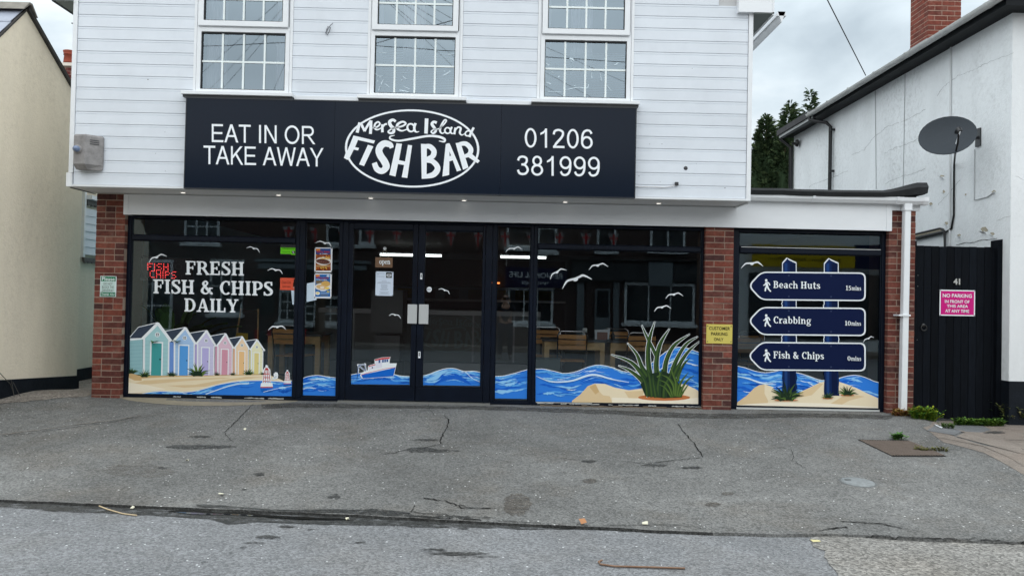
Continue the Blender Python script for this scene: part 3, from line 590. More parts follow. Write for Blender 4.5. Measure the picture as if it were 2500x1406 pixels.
ROOM = mat('flat_room_wall', (.26, .27, .28, 1), .8)
MB(ROOM).box(XL+.05, XR-.05, 2.6, 2.7, ZO, 5.6).build('wall', shop); MB(ROOM).box(XL+.05, XR-.05, YU+.2, 2.6, 5.3, 5.4).build('ceiling', shop); MB(ROOM).box(XL+.05, XR-.05, YU+.2, 2.6, 3.2, 3.3).build('floor', shop)
# cladding boards, each one a board with a lip along its lower edge
BP = .1415
def board(x0, x1, z0, h=BP):
    g = .0032
    pr = [(YU+.007, z0), (YU, z0+.001), (YU, z0+h-.030), (YU+.005, z0+h-.0285), (YU+.005, z0+h-.0255), (YU+.001, z0+h-.024), (YU+.0015, z0+h-g-.001), (YU+.007, z0+h-g), (YU+.02, z0+h-g), (YU+.02, z0)]
    MB(WHITEB).extr(pr, 'x', x0, x1).build('cladding_board', shop)
zz = ZO+.026; xl, xr = XL+.055, XR-.055
while zz < 6.9:
    top = zz+BP
    # shrink towards the verge of the gable
    lim = 0 if top < 4.83 else (top-4.77)/sl
    a, b = xl+max(0, lim-.03), xr-max(0, lim-.03)
    if b-a < .3: break
    segs = [(a, b)]
    if top > WZ0-.02 and zz < WZ1+.05:
        segs = []; x = a
        for w0, w1 in WINS:
            if w0-.075 > x: segs.append((x, w0-.035)); 
            x = w1+.035
        if b > x: segs.append((x, b))
    elif zz < 3.60 and top > 2.6:
        segs = [(a, -3.70), (1.44, b)] if top < 3.56 else [(a, b)]
    for s in segs: board(s[0], s[1], zz)
    zz += BP
SCUFF = mat('scuff_mark', C(120, 122, 126), .8)
for sx_, sy_, sr_ in ((361, 195, 2.2), (403, 323, 1.4), (380, 375, 1.2), (1616, 352, 1.6), (1612, 444, 1.3), (1586, 352, 1.2), (1770, 459, 1.8), (478, 356, 1.2), (1560, 430, 1.6), (404, 418, 1.4), (376, 457, 2.0), (388, 457, 1.6), (1690, 168, 1.2), (760, 196, 1.1), (1230, 118, 1.1), (1700, 400, 1.0)):
    a = Art(YU-.0012); a.poly([(sx_+sr_*random.uniform(.4, 1.3)*math.cos(k*.9), sy_+sr_*random.uniform(.3, .8)*math.sin(k*.9)) for k in range(7)], SCUFF); a.build('scuff_mark', shop)
# trims: corner posts, base trim, window jamb trims
for xa, xb, zb in ((XL, XL+.05, ZO+.16), (XR-.05, XR, ZO)):
    MB(WHITE).box(xa, xb, YU-.012, YU+.03, zb, 4.74).build('corner_trim', shop)
MB(WHITE).box(XL-.02, XL+.045, YU-.02, YU+.035, ZO-.004, ZO+.155).build('corner_trim', shop)
MB(WHITE).box(XL+.05, -3.735, YU-.016, YU+.01, ZO, ZO+.022).build('base_trim', shop); MB(WHITE).box(1.475, XR-.05, YU-.016, YU+.01, ZO, ZO+.022).build('base_trim', shop)
for w0, w1 in WINS:
    for x in (w0-.033, w1+.002): MB(WHITE).box(x, x+.031, YU-.008, YU+.02, WZ0-.0, WZ1+.05).build('jamb_trim', shop)
for a, b in ((-2.505, -1.762), (-.505, .245)): MB(WHITE).box(a, b, YU-.03, YU+.01, 3.563, 3.622).build('edge_trim', shop)
# soffit under the overhang in long boards
for i in range(5):
    y0 = YU+.004+i*.102
    MB(SOFF).box(XL+.0, XR-.0, y0, y0+.0985, ZO-.008+.0008*i, ZO+.012).build('soffit_board', shop)
MB(DARKMETAL).box(XL-.004, XL+.012, YU+.03, YP+.0, ZO-.016, ZO-.0085).build('soffit_edge', shop)
MB(WHITE).box(XR-.022, XR-.0, YU+.03, YFA-.01, ZO-.02, ZO-.0085).build('soffit_edge', shop)
# fascia over the shopfront
for x0, x1, z1 in ((-4.668, .132, ZO-.01), (.176, 2.828, ZO-.01), (2.829, 4.70, 2.628)):
    MB(WHITE).box(x0, x1, YFA, YFA+.03, ZF, z1).build('fascia_board', shop)
MB(WHITE).box(.130, .178, YFA-.008, YFA+.02, ZF+.001, ZO-.012).build('fascia_joint', shop); MB(WHITE).box(-4.722, -4.667, YFA-.006, YFA+.2, ZF-.002, ZO-.012).build('fascia_joint', shop)
MB(WHITE).box(4.70, 4.764, YFA-.006, YFA+.04, ZF-.002, 2.628).build('fascia_joint', shop)
MB(WHITE).box(4.764, 5.1, YFA+.01, YFA+.04, 2.513, 2.628).build('fascia_board', shop); MB(WHITE).box(5.02, 5.12, YFA+.004, YFA+.3, 2.511, 2.62).build('fascia_joint', shop)
# closes the gap between fascia and frames
MB(DARKMETAL).box(-4.72, 4.75, YFA+.03, YG+.06, ZF+.004, ZF+.02).build('head_board', shop)
# flat roof of the ground-floor extension: felt upstand with the turned-up end
FELT = mat('black_felt', C(38, 40, 42), .8, .3, noise=.35, nscale=9, bump=.5, bscale=60)
xs_ = [XR+.005] + span(3.1, 4.6, 6) + [4.72, 4.82, 4.93, 5.02, 5.1, 5.14]
mb = MB(FELT); prof = []
for x in xs_:
    up = .085*sm(4.55, 5.1, x); thin = .0
    wob = random.uniform(-.004, .004)
    b_, t_ = 2.652+up*.55+wob+(.02 if x > 5.12 else 0), 2.735+up*1.35+wob
    prof.append([(x, YFA-.12, b_), (x, YFA-.14, (b_+t_)/2+.01), (x, YFA-.10, t_), (x, YFA+.06, t_-.005), (x, YFA+.1, b_)])
vs = [p for r_ in prof for p in r_]; mb.faces(vs, [(i*5+k, (i+1)*5+k, (i+1)*5+(k+1) % 5, i*5+(k+1) % 5) for i in range(len(prof)-1) for k in range(5)]); mb.faces(prof[-1], [(0, 1, 2, 3, 4)])
mb.build('felt_edge', shop); MB(FELT).box(XR+.004, 5.1, YFA+.06, 9.75, 2.64, 2.70).build('flat_roof', shop); MB(FELT).box(XL, XR+.003, 3.41, 9.75, 2.64, 2.70).build('flat_roof', shop); MB(INNER).box(XL+.03, XR, 3.41, 9.74, 2.51, 2.639).build('ceiling', shop)
MB(INNER).box(5.07, 5.1, YP+.41, 9.7, -.1, 2.64).build('wall', shop)
# main roof, verge box and eaves, mostly above the picture
SLATE = mat('roof_slate', C(70, 74, 80), .55, .4, noise=.2, nscale=8)
for s in (-1, 1):
    xe = (XL-.20) if s < 0 else (XR+.20); pts = [(xe, 4.87), (xe, 4.95), (xm, 6.86), (xm, 6.76)]
    MB(SLATE).extr(pts, 'y', YU-.03, 3.6).build('roof', shop)
SOFD = mat('eaves_soffit', C(120, 128, 126), .7)
MB(SOFD).box(XR+.001, XR+.23, YU-.05, 3.55, 4.70, 4.72).build('eaves_soffit', shop); MB(SOFD).box(XL-.23, XL-.001, YU-.05, 3.55, 4.66, 4.68).build('eaves_soffit', shop)
MB(WHITE).box(XR+.21, XR+.232, YU-.05, 3.55, 4.69, 4.865).build('eaves_board', shop); MB(DARKMETAL).box(XL-.232, XL-.21, YU-.05, 3.55, 4.65, 4.865).build('eaves_board', shop)
MB(WHITE).box(XR-.19, XR+.205, YU-.06, YU+.03, 4.712, 4.95).build('verge_box', shop)
MB(WHITE).extr([(XR+.30, 4.72), (XR+.31, 4.77), (XR+.355, 4.64), (XR+.40, 4.77), (XR+.41, 4.72)], 'y', YU+.05, 3.55).build('roof_gutter', shop)

# ---- upper windows
BLIND = mat('blind_slat', C(232, 240, 244), .6); CURT = mat('curtain_cloth', C(236, 238, 246), .8); GASK = mat('window_gasket', (.02, .02, .022, 1), .6)
GBAR = mat('glazing_bar', (.78, .84, .83, 1), .35)
TAPE = mat('tape_residue', C(205, 220, 228), .6)
def light_(parent, x0, x1, z0, z1, fw, y, rows):
    """one glazed frame: four profiles, gasket, pane, bars"""
    f = MB(WHITE)
    for pts in ([(x0, z0), (x1, z0), (x1-fw, z0+fw), (x0+fw, z0+fw)], [(x1, z0), (x1, z1), (x1-fw, z1-fw), (x1-fw, z0+fw)], [(x1, z1), (x0, z1), (x0+fw, z1-fw), (x1-fw, z1-fw)], [(x0, z1), (x0, z0), (x0+fw, z0+fw), (x0+fw, z1-fw)]):
        f.extr([p for p in pts], 'y', y, y+.06)
    f.build('frame', parent, bevel=.003)
    g = MB(GASK); a, b, c, d = x0+fw, x1-fw, z0+fw, z1-fw; t = .009
    g.box(a, b, y+.012, y+.055, c, c+t).box(a, b, y+.012, y+.055, d-t*1.6, d).box(a, a+t, y+.012, y+.055, c+t, d-t*1.6).box(b-t, b, y+.012, y+.055, c+t, d-t*1.6); g.build('gasket', parent)
    p = MB(UPGLASS); p.face([(a, y+.032, c), (b, y+.032, c), (b, y+.032, d), (a, y+.032, d)]); p.build('pane', parent)
    bars = MB(GBAR)
    bw = .011
    for k in (1, 2, 3): x = a+(b-a)*k/4; MB(GBAR).box(x-bw, x+bw, y+.020, y+.029, c+t, d-t*1.6).build('glazing_bar', parent)
    for zb in rows:
        for k in range(4):
            xa, xb = a+(b-a)*k/4+(bw if k else t), a+(b-a)*(k+1)/4-(bw if k < 3 else t)
            MB(GBAR).box(xa, xb, y+.021, y+.0285, zb-bw, zb+bw).build('glazing_bar', parent)
    return a, b, c, d
for i, (w0, w1) in enumerate(WINS):
    win = MB(WHITE)
    # outer fixed frame around both lights
    win.box(w0, w1, YU+.002, YU+.06, WZ1-.03, WZ1).box(w0, w0+.012, YU+.002, YU+.06, WZ0, WZ1-.03).box(w1-.012, w1, YU+.002, YU+.06, WZ0, WZ1-.03)
    win = win.build('upper_window', shop)
    a, b, c, d = light_(win, w0+.002, w1-.002, WZ0-.012, 4.40, .048, YU-.012, [4.01+.003*i])
    light_(win, w0+.016, w1-.022, 4.415, WZ1-.02, .062, YU-.035, [4.735])
    MB(WHITE).box(w0-.0, w1+.0, YU-.004, YU+.05, 4.385, 4.425).build('frame', win)
    s0, s1 = [(-3.785, -2.505), (-1.762, -.505), (.245, 1.50)][i]
    MB(WHITE).box(s0, s1, YU-.115, YU-.004, 3.590, 3.632).build('sill', win, bevel=.004); MB(DARKMETAL).box(s0+.01, s1-.01, YU-.08, YU-.01, 3.566, 3.588).build('sill_shade_bar', win)  # solid dark bar stands in for the shade under the sill
    MB(DARKMETAL).box((w0+w1)/2-.03, (w0+w1)/2+.03, YU-.016, YU-.010, WZ0-.006, WZ0+.002).build('drain_slot', win)
    # what hangs behind the glass
    def curtain(x0, x1, z0, z1, amp=.02, k=24, y=YU+.14):
        mb = MB(CURT); n = int((x1-x0)/.01); vs = [(x0+(x1-x0)*j/n, y+amp*math.sin(j*6.28/(n/ k*1.0)+random.uniform(-.3, .3)), z) for z in (z0, z1) for j in range(n+1)]
        mb.faces(vs, [(j, j+1, n+2+j, n+1+j) for j in range(n)], True); mb.build('curtain', win)
    if i == 0: curtain(w0+.06, w0+.30, 3.7, 5.2, k=5); curtain(w1-.20, w1-.05, 3.7, 5.2, k=4)
    else:
        curtain(w0+.36, w0+.62, 4.0, 5.2, k=6); curtain(w0+.04, w0+.12, 3.7, 5.2, k=2)
        mb = MB(BLIND); z = 3.70; zt = 4.20 if i == 1 else 4.22
        while z < zt: mb.hexa([(w0+.05, YU+.065, z), (w1-.05, YU+.065, z), (w1-.05, YU+.083, z+.016), (w0+.05, YU+.083, z+.016), (w0+.05, YU+.066, z+.001), (w1-.05, YU+.066, z+.001), (w1-.05, YU+.084, z+.017), (w0+.05, YU+.084, z+.017)]); z += .020
        mb.build('blind_slats', win)['kind'] = 'stuff'
        art = Art(YU+.016)
        if i == 1: sc_ = [[(915, 128, 1), (945, 130, 1.2)], [(918, 160, 1), (914, 175, 1.4), (922, 186, 1.4), (935, 187, 1)], [(930, 207, 2), (936, 195, 1.5)], [(924, 222, 1.6), (930, 209, 1)], [(940, 205, 1), (950, 213, 1.5)], [(982, 186, 1), (992, 194, 1.6)], [(975, 221, 2), (988, 223, 3), (998, 226, 1)], [(985, 211, 1), (1000, 219, 1.6)], [(1082, 185, 2), (1092, 180, 3), (1100, 173, 1.4)], [(1094, 134, 2), (1110, 133, 1)]]
        else: sc_ = [[(1390, 143, 3), (1398, 145, 4), (1400, 150, 1)], [(1330, 154, 2), (1340, 160, 3)], [(1344, 172, 1), (1352, 180, 1.6)], [(1366, 186, 2), (1362, 190, 2)], [(1330, 200, 2), (1345, 206, 2)], [(1378, 221, 1), (1395, 217, 1.6), (1412, 214, 1.6), (1432, 216, 2), (1437, 207, 1.4)], [(1444, 176, 1), (1445, 192, 1.4)], [(1480, 208, 1), (1492, 222, 1.6)], [(1465, 180, 1), (1468, 198, 1.6)], [(1500, 160, 2), (1510, 154, 2)], [(1330, 224, 1), (1370, 226, 1.6)]]
        for s in sc_: art.line(s, TAPE, 5)
        for _ in range(9): art.poly(disc(random.uniform(917, 1100)+(0 if i == 1 else 418), random.uniform(134, 220)+(0 if i == 1 else 8), random.uniform(.6, 1.8), n=8), TAPE)
        art.build('tape_marks', win)['kind'] = 'stuff'

# ---- shopfront windows and doors
def bar(parent, x0, x1, z0, z1, y0=-.035, y1=.05, name='frame', m=None): return MB(m or NAVY).box(x0, x1, y0, y1, z0, z1).build(name, parent, bevel=.004)
def pane(parent, x0, x1, z0, z1, y=0.0):
    p = MB(SHOPGLASS); p.face([(x0, y, z0), (x1, y, z0), (x1, y, z1), (x0, y, z1)]); return p.build('pane', parent)
def shop_window(x0, x1, gx0, gx1, gz0, gz1, transom=None, extra=None):
    """outer frame x0..x1, glass gx0..gx1"""
    w_ = MB(NAVY).box(x0, x1, -.03, .05, 0.0, gz0-.016).build('shop_window', shop, bevel=.004)
    bar(w_, x0, gx0-.012, gz0-.016, ZF); bar(w_, gx1+.012, x1, gz0-.016, ZF); bar(w_, gx0-.012, gx1+.012, gz1+.012, ZF)
    bar(w_, gx0-.012, gx1+.012, gz0-.016, gz0, -.018, .03, 'bead')
    bar(w_, gx0-.012, gx0, gz0, gz1+.012, -.018, .03, 'bead'); bar(w_, gx1, gx1+.012, gz0, gz1+.012, -.018, .03, 'bead')
    if transom:
        t0, t1 = transom
        bar(w_, gx0, gx1, t0, t1, -.04, .04, 'transom'); bar(w_, gx0, gx1, t1, t1+.012, -.018, .03, 'bead'); bar(w_, gx0, gx1, t0-.012, t0, -.018, .03, 'bead')
        pane(w_, gx0, gx1, gz0, t0); pane(w_, gx0, gx1, t1, gz1)
    else: pane(w_, gx0, gx1, gz0, gz1)
    return w_
WA = shop_window(-4.72, -2.585, -4.668, -2.64, .045, 2.212, (1.955, 2.012))
WB = shop_window(-2.583, -2.045, -2.503, -2.098, .06, 2.20)
WC = shop_window(-.178, .338, -.112, .288, .055, 2.20)
WD = shop_window(.340, 2.464, .390, 2.432, .045, 2.205, (1.952, 2.005))
WE = shop_window(2.82, 4.75, 2.918, 4.695, .045, 2.20, (1.955, 2.03))
# glazing tape silver on the right-hand light's transom, flaking paint along the sills
FLAKE = mat('bare_metal_flake', C(190, 192, 190), .5)
def flakes(par, x0, x1, z, n, seed, h=.012, y=-.0312):
    rd = random.Random(seed); mb = MB(FLAKE); x = x0
    while x < x1:
        L = rd.uniform(.03, .3); 
        if rd.random() < n:
            k = 8; up = [(x+L*i/k, y, z+rd.uniform(.2, 1)*h) for i in range(k+1)]; lo = [(x+L*i/k, y, z-rd.uniform(.0, .5)*h) for i in range(k, -1, -1)]
            mb.face([p for p in lo[::-1]] + up[::-1])
        x += L+rd.uniform(0, .12)
    mb.build('flaking_paint', par)
flakes(WA, -4.1, -2.66, .018, .6, 3, .012); flakes(WD, .42, 1.5, .024, .8, 5, .010); flakes(WD, 1.5, 2.4, .020, .25, 6, .01)
MB(FLAKE).box(2.93, 4.68, -.0425, -.038, 2.022, 2.0295).build('bare_edge', WE); MB(FLAKE).box(2.905, 4.70, -.031, -.02, .002, .026).build('bare_edge', WE)
MB(FLAKE).box(.40, 1.1, -.0315, -.029, .034, .043).build('bare_edge', WD)
# pair of doors
HEADZ = 2.225
dframe = bar(shop, -2.043, -1.975, 0.005, HEADZ, -.045, .05, 'door_frame'); bar(dframe, -.262, -.180, 0.005, HEADZ, -.045, .05); bar(dframe, -2.043, -.180, HEADZ, ZF, -.045, .05)
MB(mat('threshold_metal', C(150, 150, 146), .45, metal=.6)).box(-2.05, -.17, -.11, -.032, -.004, .017).build('threshold', dframe)
def door(x0, x1, gx0, gx1):
    d = bar(shop, x0, x1, .022, .195, -.04, .02, 'door'); bar(d, x0, gx0, .195, HEADZ-.004, -.04, .02, 'stile'); bar(d, gx1, x1, .195, HEADZ-.004, -.04, .02, 'stile'); bar(d, gx0, gx1, 2.150, HEADZ-.004, -.04, .02, 'rail')
    bar(d, gx0, gx1, .195, .208, -.02, .01, 'bead'); bar(d, gx0, gx1, 2.138, 2.15, -.03, .01, 'bead'); pane(d, gx0, gx1, .208, 2.138, -.002); return d
D1 = door(-1.972, -1.108, -1.912, -1.172); D2 = door(-1.102, -.265, -1.018, -.300)
PLATE = mat('grey_push_plate', C(186, 188, 188), .5, .4)
for d, bx in ((D1, (995, 743, 1018, 790)), (D2, (1022.5, 743, 1046, 791))):
    x0, x1, z0, z1 = pbox(*bx, -.06); MB(PLATE).box(x0, x1, -.066, -.058, z0, z1).box(x0+.02, x0+.04, -.058, -.04, z0+.05, z0+.08).box(x0+.02, x0+.04, -.058, -.04, z1-.08, z1-.05).build('handle', d, bevel=.003)
for bx in ((1026, 667, 1031, 682), (1021, 858, 1026.5, 874)):
    x0, x1, z0, z1 = pbox(*bx, -.041); lb = MB(LETTER).box(x0, x1, -.0415, -.0402, z0, z1).build('lock_label', D2); MB(BLACKP).box(x0+.008, x1-.008, -.0422, -.0416, z0+.022, z1-.012).build('print', lb)
# concrete apron under the left window
APR = mat('concrete_apron', C(140, 132, 115), .85, noise=.2, nscale=6)
xs_ = span(-4.7, -2.55, 16); mb = MB(APR)
def apz(x): t = (x+4.7)/2.15; return .16*math.sin(math.pi*min(1, max(0, t*1.0)))**.8 + .015
vs = [(x, -.035, .001) for x in xs_] + [(x, -.10-apz(x)*2.2, gz(x, -.1-apz(x)*2.2)+.003) for x in xs_]
n = len(xs_); mb.faces(vs, [(i, i+n, i+n+1, i+1) for i in range(n-1)], True); mb.build('apron', shop)
MB(APR).box(-4.7, 2.46, -.03, .04, -.2, -.001).build('footing', shop)
RUB = mat('earthy_edge', C(105, 92, 78), .95, noise=.4, nscale=20)
mb = MB(RUB); x = .45
while x < 2.44: L = random.uniform(.03, .09); mb.box(x, x+L, -.07-random.uniform(0, .03), -.031, gz(x, -.06)-.02, gz(x, -.06)+random.uniform(.004, .016)); x += L+.004
r_ = mb.build('rubble', shop); r_['kind'] = 'stuff'
# ------------------------------------------------------------------ fascia sign
YS = -.735
sx0, sx1, sz0, sz1 = -3.733, 1.470, 2.506, 3.562
sign = thing('fascia_sign', 'wide dark navy sign over the shopfront reading EAT IN OR TAKE AWAY with oval logo', 'sign', (-1.13, YS, sz0))
for a, b in ((sx0+.01, W(816, 350, YS)[0]-.0012), (W(816, 350, YS)[0]+.0012, W(1223, 350, YS)[0]-.0012), (W(1223, 350, YS)[0]+.0012, sx1-.01)):
    MB(SIGNM).box(a, b, YS, YS+.07, sz0+.012, sz1-.012).build('panel', sign)
SEDGE = mat('sign_edge', (.012, .016, .024, 1), .3, .5)
MB(SEDGE).box(sx0, sx1, YS-.004, YS+.075, sz0, sz0+.012).build('edge_trim', sign); MB(SEDGE).box(sx0, sx1, YS-.004, YS+.075, sz1-.012, sz1).build('edge_trim', sign)
MB(SEDGE).box(sx0, sx0+.01, YS-.004, YS+.075, sz0+.012, sz1-.012).build('edge_trim', sign); MB(SEDGE).box(sx1-.01, sx1, YS-.004, YS+.075, sz0+.012, sz1-.012).build('edge_trim', sign)
def sign_text(body, x0, y0, x1, y1):
    a = Art(YS-.002, None, .00003); sans(a, body, (x0, y0, x1, y1), LETTER); a.build('lettering', sign)
sign_text('EAT IN OR', 517, 306, 770, 350); sign_text('TAKE AWAY', 497, 359, 790, 404)
sign_text('01206', 1281, 315, 1447, 362); sign_text('381999', 1262, 382, 1464, 430)
K = 6.392
def lg(p): return (820+p[0]/K, 250+p[1]/K) + tuple(v/K for v in p[2:])
def logo(Y, T, name, parent, m, step=.0003):
    a = Art(Y, T, step)
    def P(*p): a.poly([lg(q) for q in p], m)
    def T_(*p): a.line([lg(q) for q in p], m, 7)
    def dot(x, y, r): a.poly(disc(*lg((x, y)), r/K, n=12), m)
    cx, cy = lg((1190, 722)); a.quads(ring(cx, cy, 1049/K, 609/K, 34/K, 29/K, 0, 360, 72, .0208), m)
    P((275, 520), (612, 600), (590, 645), (345, 590), (300, 700), (362, 715), (345, 752), (278, 740), (205, 890), (180, 900), (125, 870), (150, 800), (182, 750))
    P((500, 665), (585, 690), (440, 997), (362, 970))
    T_((872, 715, 60), (845, 665, 90), (760, 645, 100), (695, 690, 108), (672, 760, 108), (700, 840, 110), (760, 930, 112), (785, 1010, 108), (720, 1075, 92), (640, 1040, 90), (600, 945, 80))
    P((945, 640), (1032, 650), (985, 905), (1080, 925), (1125, 665), (1190, 675), (1115, 1183), (1028, 1170), (1065, 980), (970, 965), (930, 1160), (835, 1135))
    P((1328, 650), (1420, 655), (1415, 1192), (1340, 1195))
    T_((1400, 688, 68), (1470, 695, 78), (1530, 765, 84), (1505, 850, 80), (1400, 888, 52)); T_((1400, 912, 58), (1510, 925, 78), (1588, 1025, 88), (1530, 1125, 90), (1400, 1162, 62))
    P((1715, 655), (1760, 640), (1775, 700), (1768, 1135), (1662, 1160)); P((1730, 645), (1775, 642), (1955, 1062), (1888, 1082), (1800, 840)); P((1750, 850), (1812, 830), (1850, 900), (1750, 930))
    P((1868, 640), (1945, 628), (2070, 1020), (1985, 1055)); T_((1930, 655, 62), (2030, 650, 72), (2105, 730, 76), (2085, 810, 70), (2000, 850, 50)); P((2075, 785), (2115, 800), (2245, 915), (2212, 955), (2055, 850))
    T_((372, 318, 44), (352, 400, 45), (333, 478, 48)); T_((385, 320, 42), (425, 400, 40), (452, 455, 38)); T_((448, 455, 36), (495, 370, 38), (550, 290, 42)); T_((548, 288, 46), (546, 400, 46), (540, 497, 46))
    T_((575, 402, 20), (640, 390, 26), (688, 345, 26), (660, 310, 26), (612, 345, 30), (608, 410, 30), (655, 430, 24), (715, 400, 16))
    T_((728, 348, 40), (725, 410, 40), (728, 472, 42)); T_((735, 390, 22), (765, 350, 30), (800, 342, 30))
    T_((935, 305, 40), (890, 278, 42), (840, 310, 52), (855, 365, 52), (900, 415, 50), (900, 470, 44), (850, 485, 34), (818, 462, 26), (860, 425, 22), (930, 400, 24), (1040, 375, 28), (1092, 335, 30), (1040, 308, 32), (965, 350, 42), (965, 415, 40), (1030, 448, 26), (1110, 425, 16))
    a.quads(ring(*lg((1172, 400)), 72/K, 74/K, 34/K, 26/K, 0, 360, 20, -.3), m); T_((1245, 330, 40), (1225, 395, 40), (1235, 450, 34), (1265, 468, 20), (1302, 458, 10))
    P((1390, 255), (1446, 258), (1434, 495), (1380, 490))
    T_((1575, 325, 44), (1530, 310, 40), (1500, 345, 46), (1535, 400, 46), (1560, 450, 40), (1520, 488, 30), (1488, 460, 22), (1540, 425, 18), (1610, 415, 18), (1690, 345, 22), (1725, 290, 26), (1695, 283, 24), (1655, 350, 34), (1625, 440, 34), (1655, 488, 22), (1705, 470, 16))
    a.quads(ring(*lg((1745, 445)), 58/K, 56/K, 28/K, 22/K, 0, 360, 18, -.4), m); T_((1812, 388, 30), (1788, 450, 32), (1810, 492, 22), (1850, 480, 14))
    T_((1868, 400, 34), (1858, 450, 34), (1850, 505, 34)); T_((1860, 450, 20), (1905, 395, 28), (1948, 410, 34), (1935, 480, 32), (1965, 515, 20), (2010, 495, 14))
    a.quads(ring(*lg((2062, 490)), 58/K, 48/K, 26/K, 22/K, 0, 360, 18, -.5), m); T_((2152, 398, 36), (2110, 480, 38), (2085, 548, 38))
    T_((920, 520, 8), (850, 540, 22), (860, 580, 30), (980, 605, 30), (1180, 575, 34), (1430, 532, 34), (1600, 540, 38), (1695, 580, 38), (1690, 618, 28), (1610, 608, 12))
    return a.build(name, parent)
logo(YS-.002, None, 'oval_logo', sign, LETTER)

# ------------------------------------------------------------------ vinyl prints on the glass
VW = flat(240, 245, 248, .97)
def gull(win, lt, bd, rt, sc=1.0, Y=-.0045):
    a = Art(Y); l, b, r = Vector(lt), Vector(bd), Vector(rt); h = (r-l).length/2; ax = (r-l).normalized(); up = Vector((ax.y, -ax.x)); up = up if up.y < 0 else -up
    le = l.lerp(b, .5)+up*h*.20; re = b.lerp(r, .52)+up*h*.24
    t = h*.085*1.2
    a.line([(*l, t*.3), (*(l.lerp(le, .6)+up*h*.05), t), (*le, t*1.3), (*(le.lerp(b, .6)), t*1.3), (*b, t*1.2)], VW); a.line([(*b, t*1.2), (*(b.lerp(re, .5)), t*1.3), (*re, t*1.4), (*(re.lerp(r, .5)+up*h*.04), t), (*r, t*.3)], VW)
    bb = b-up*h*.06; a.poly(disc(bb.x, bb.y, h*.17, h*.12, 12, math.atan2(ax.y, ax.x)), VW)
    a.build('gull_print', win)
for g in ((WA, (363.8, 642), (382.3, 627), (407, 626)), (WA, (601.7, 606), (620, 606), (633.5, 617)), (WA, (653, 661), (673, 658.5), (690, 669)), (WA, (655, 806), (677, 797), (699, 805)), (WB, (769.5, 593.5), (793.6, 593), (809, 603)), (D1, (949, 771), (964.5, 768), (978.5, 778)), (D2, (1070, 707), (1086, 708), (1097.5, 719)), (WC, (1234, 616), (1255, 606), (1275, 610)), (WD, (1343.5, 682), (1359.5, 663.5), (1383.5, 660)), (WD, (1373, 704.6), (1404.6, 680), (1445, 682)), (WD, (1438, 659), (1459, 647), (1484.5, 651)), (WD, (1625, 729), (1645, 718), (1667.6, 722.7)), (WD, (1597, 761), (1616, 749), (1638.7, 753.4)), (WE, (1809.4, 654.7), (1835.7, 642.5), (1863, 650.4)), (WE, (2107, 837), (2120.4, 825.3), (2134, 824.4))): gull(*g)
a = Art(-.0045)
serif(a, 'FRESH', (453, 637, 599, 670), VW); serif(a, 'FISH & CHIPS', (377, 682, 672, 716), VW); serif(a, 'DAILY', (457, 728, 588, 760), VW)
a.build('lettering', WA)
SEA = [flat(52, 128, 222), flat(30, 100, 205), flat(96, 172, 238), flat(146, 204, 246), flat(215, 236, 250), flat(20, 82, 180)]
SANDC = [flat(238, 222, 190), flat(226, 200, 158), flat(212, 178, 128), flat(246, 236, 214), flat(196, 120, 72)]
def wavy(a, top, x0, x1, ybot, seed, n=26, bands=True):
    """streaks of lighter and darker blue running with the swell below a crest line"""
    rd = random.Random(seed)
    def ytop(x):
        for i in range(len(top)-1):
            if top[i][0] <= x <= top[i+1][0]: t = (x-top[i][0])/max(1e-6, top[i+1][0]-top[i][0]); return top[i][1]+(top[i+1][1]-top[i][1])*t
        return top[0][1] if x < top[0][0] else top[-1][1]
    for i in range(n):
        L = rd.uniform(18, 75) if bands else rd.uniform(14, 40); xc = rd.uniform(x0, x1); f = rd.random(); m = SEA[rd.choice([1, 1, 1, 2, 2, 3, 3, 4, 5] if f > .3 else [2, 3, 3, 2, 1, 4])]
        th = rd.uniform(1.5, 6.5)*(1 if m is not SEA[4] else .45); pts_u, pts_l = [], []; k = 10
        for j in range(k+1):
            x = xc-L/2+L*j/k; x = min(max(x, x0), x1); y = ytop(x)*(1-f*.75)+(ybot(x))*f*.75 + 1.5 + 1.6*math.sin(x*.13+i)
            e_ = math.sin(math.pi*j/k)**.8*th*(1+.35*math.sin(j*2.3+i)); y2 = min(y+e_*.6, ybot(x)-.3); y1 = max(y-e_*.4, ytop(x)+.6); y1 = min(y1, ybot(x)-.5)
            pts_u.append((x, y1)); pts_l.append((x, max(y1+.01, y2)))
        a.quads([[pts_u[j], pts_u[j+1], pts_l[j+1], pts_l[j]] for j in range(k)], m)
    a.line([(x, ytop(x)+.7, 1.6) for x in span(x0, x1, 30)], VW, 1)
def crop(ox, oy, k): return lambda *pts: [(ox+p[0]/k, oy+p[1]/k) for p in pts]
def sea(a, top, bl, br, seed, n=26):
    tp = catmull(top, 5)
    q = tp + [br, bl]
    # strip of quads so that the curve stays exact
    yb = lambda x: bl[1]+(br[1]-bl[1])*(x-bl[0])/(br[0]-bl[0])
    a.quads([[tp[i], tp[i+1], (tp[i+1][0], yb(tp[i+1][0])), (tp[i][0], yb(tp[i][0]))] for i in range(len(tp)-1)], SEA[0])
    wavy(a, tp, tp[0][0], tp[-1][0], yb, seed, n)
GRN = [flat(44, 66, 42), flat(66, 90, 44), flat(92, 118, 56), flat(34, 52, 36)]
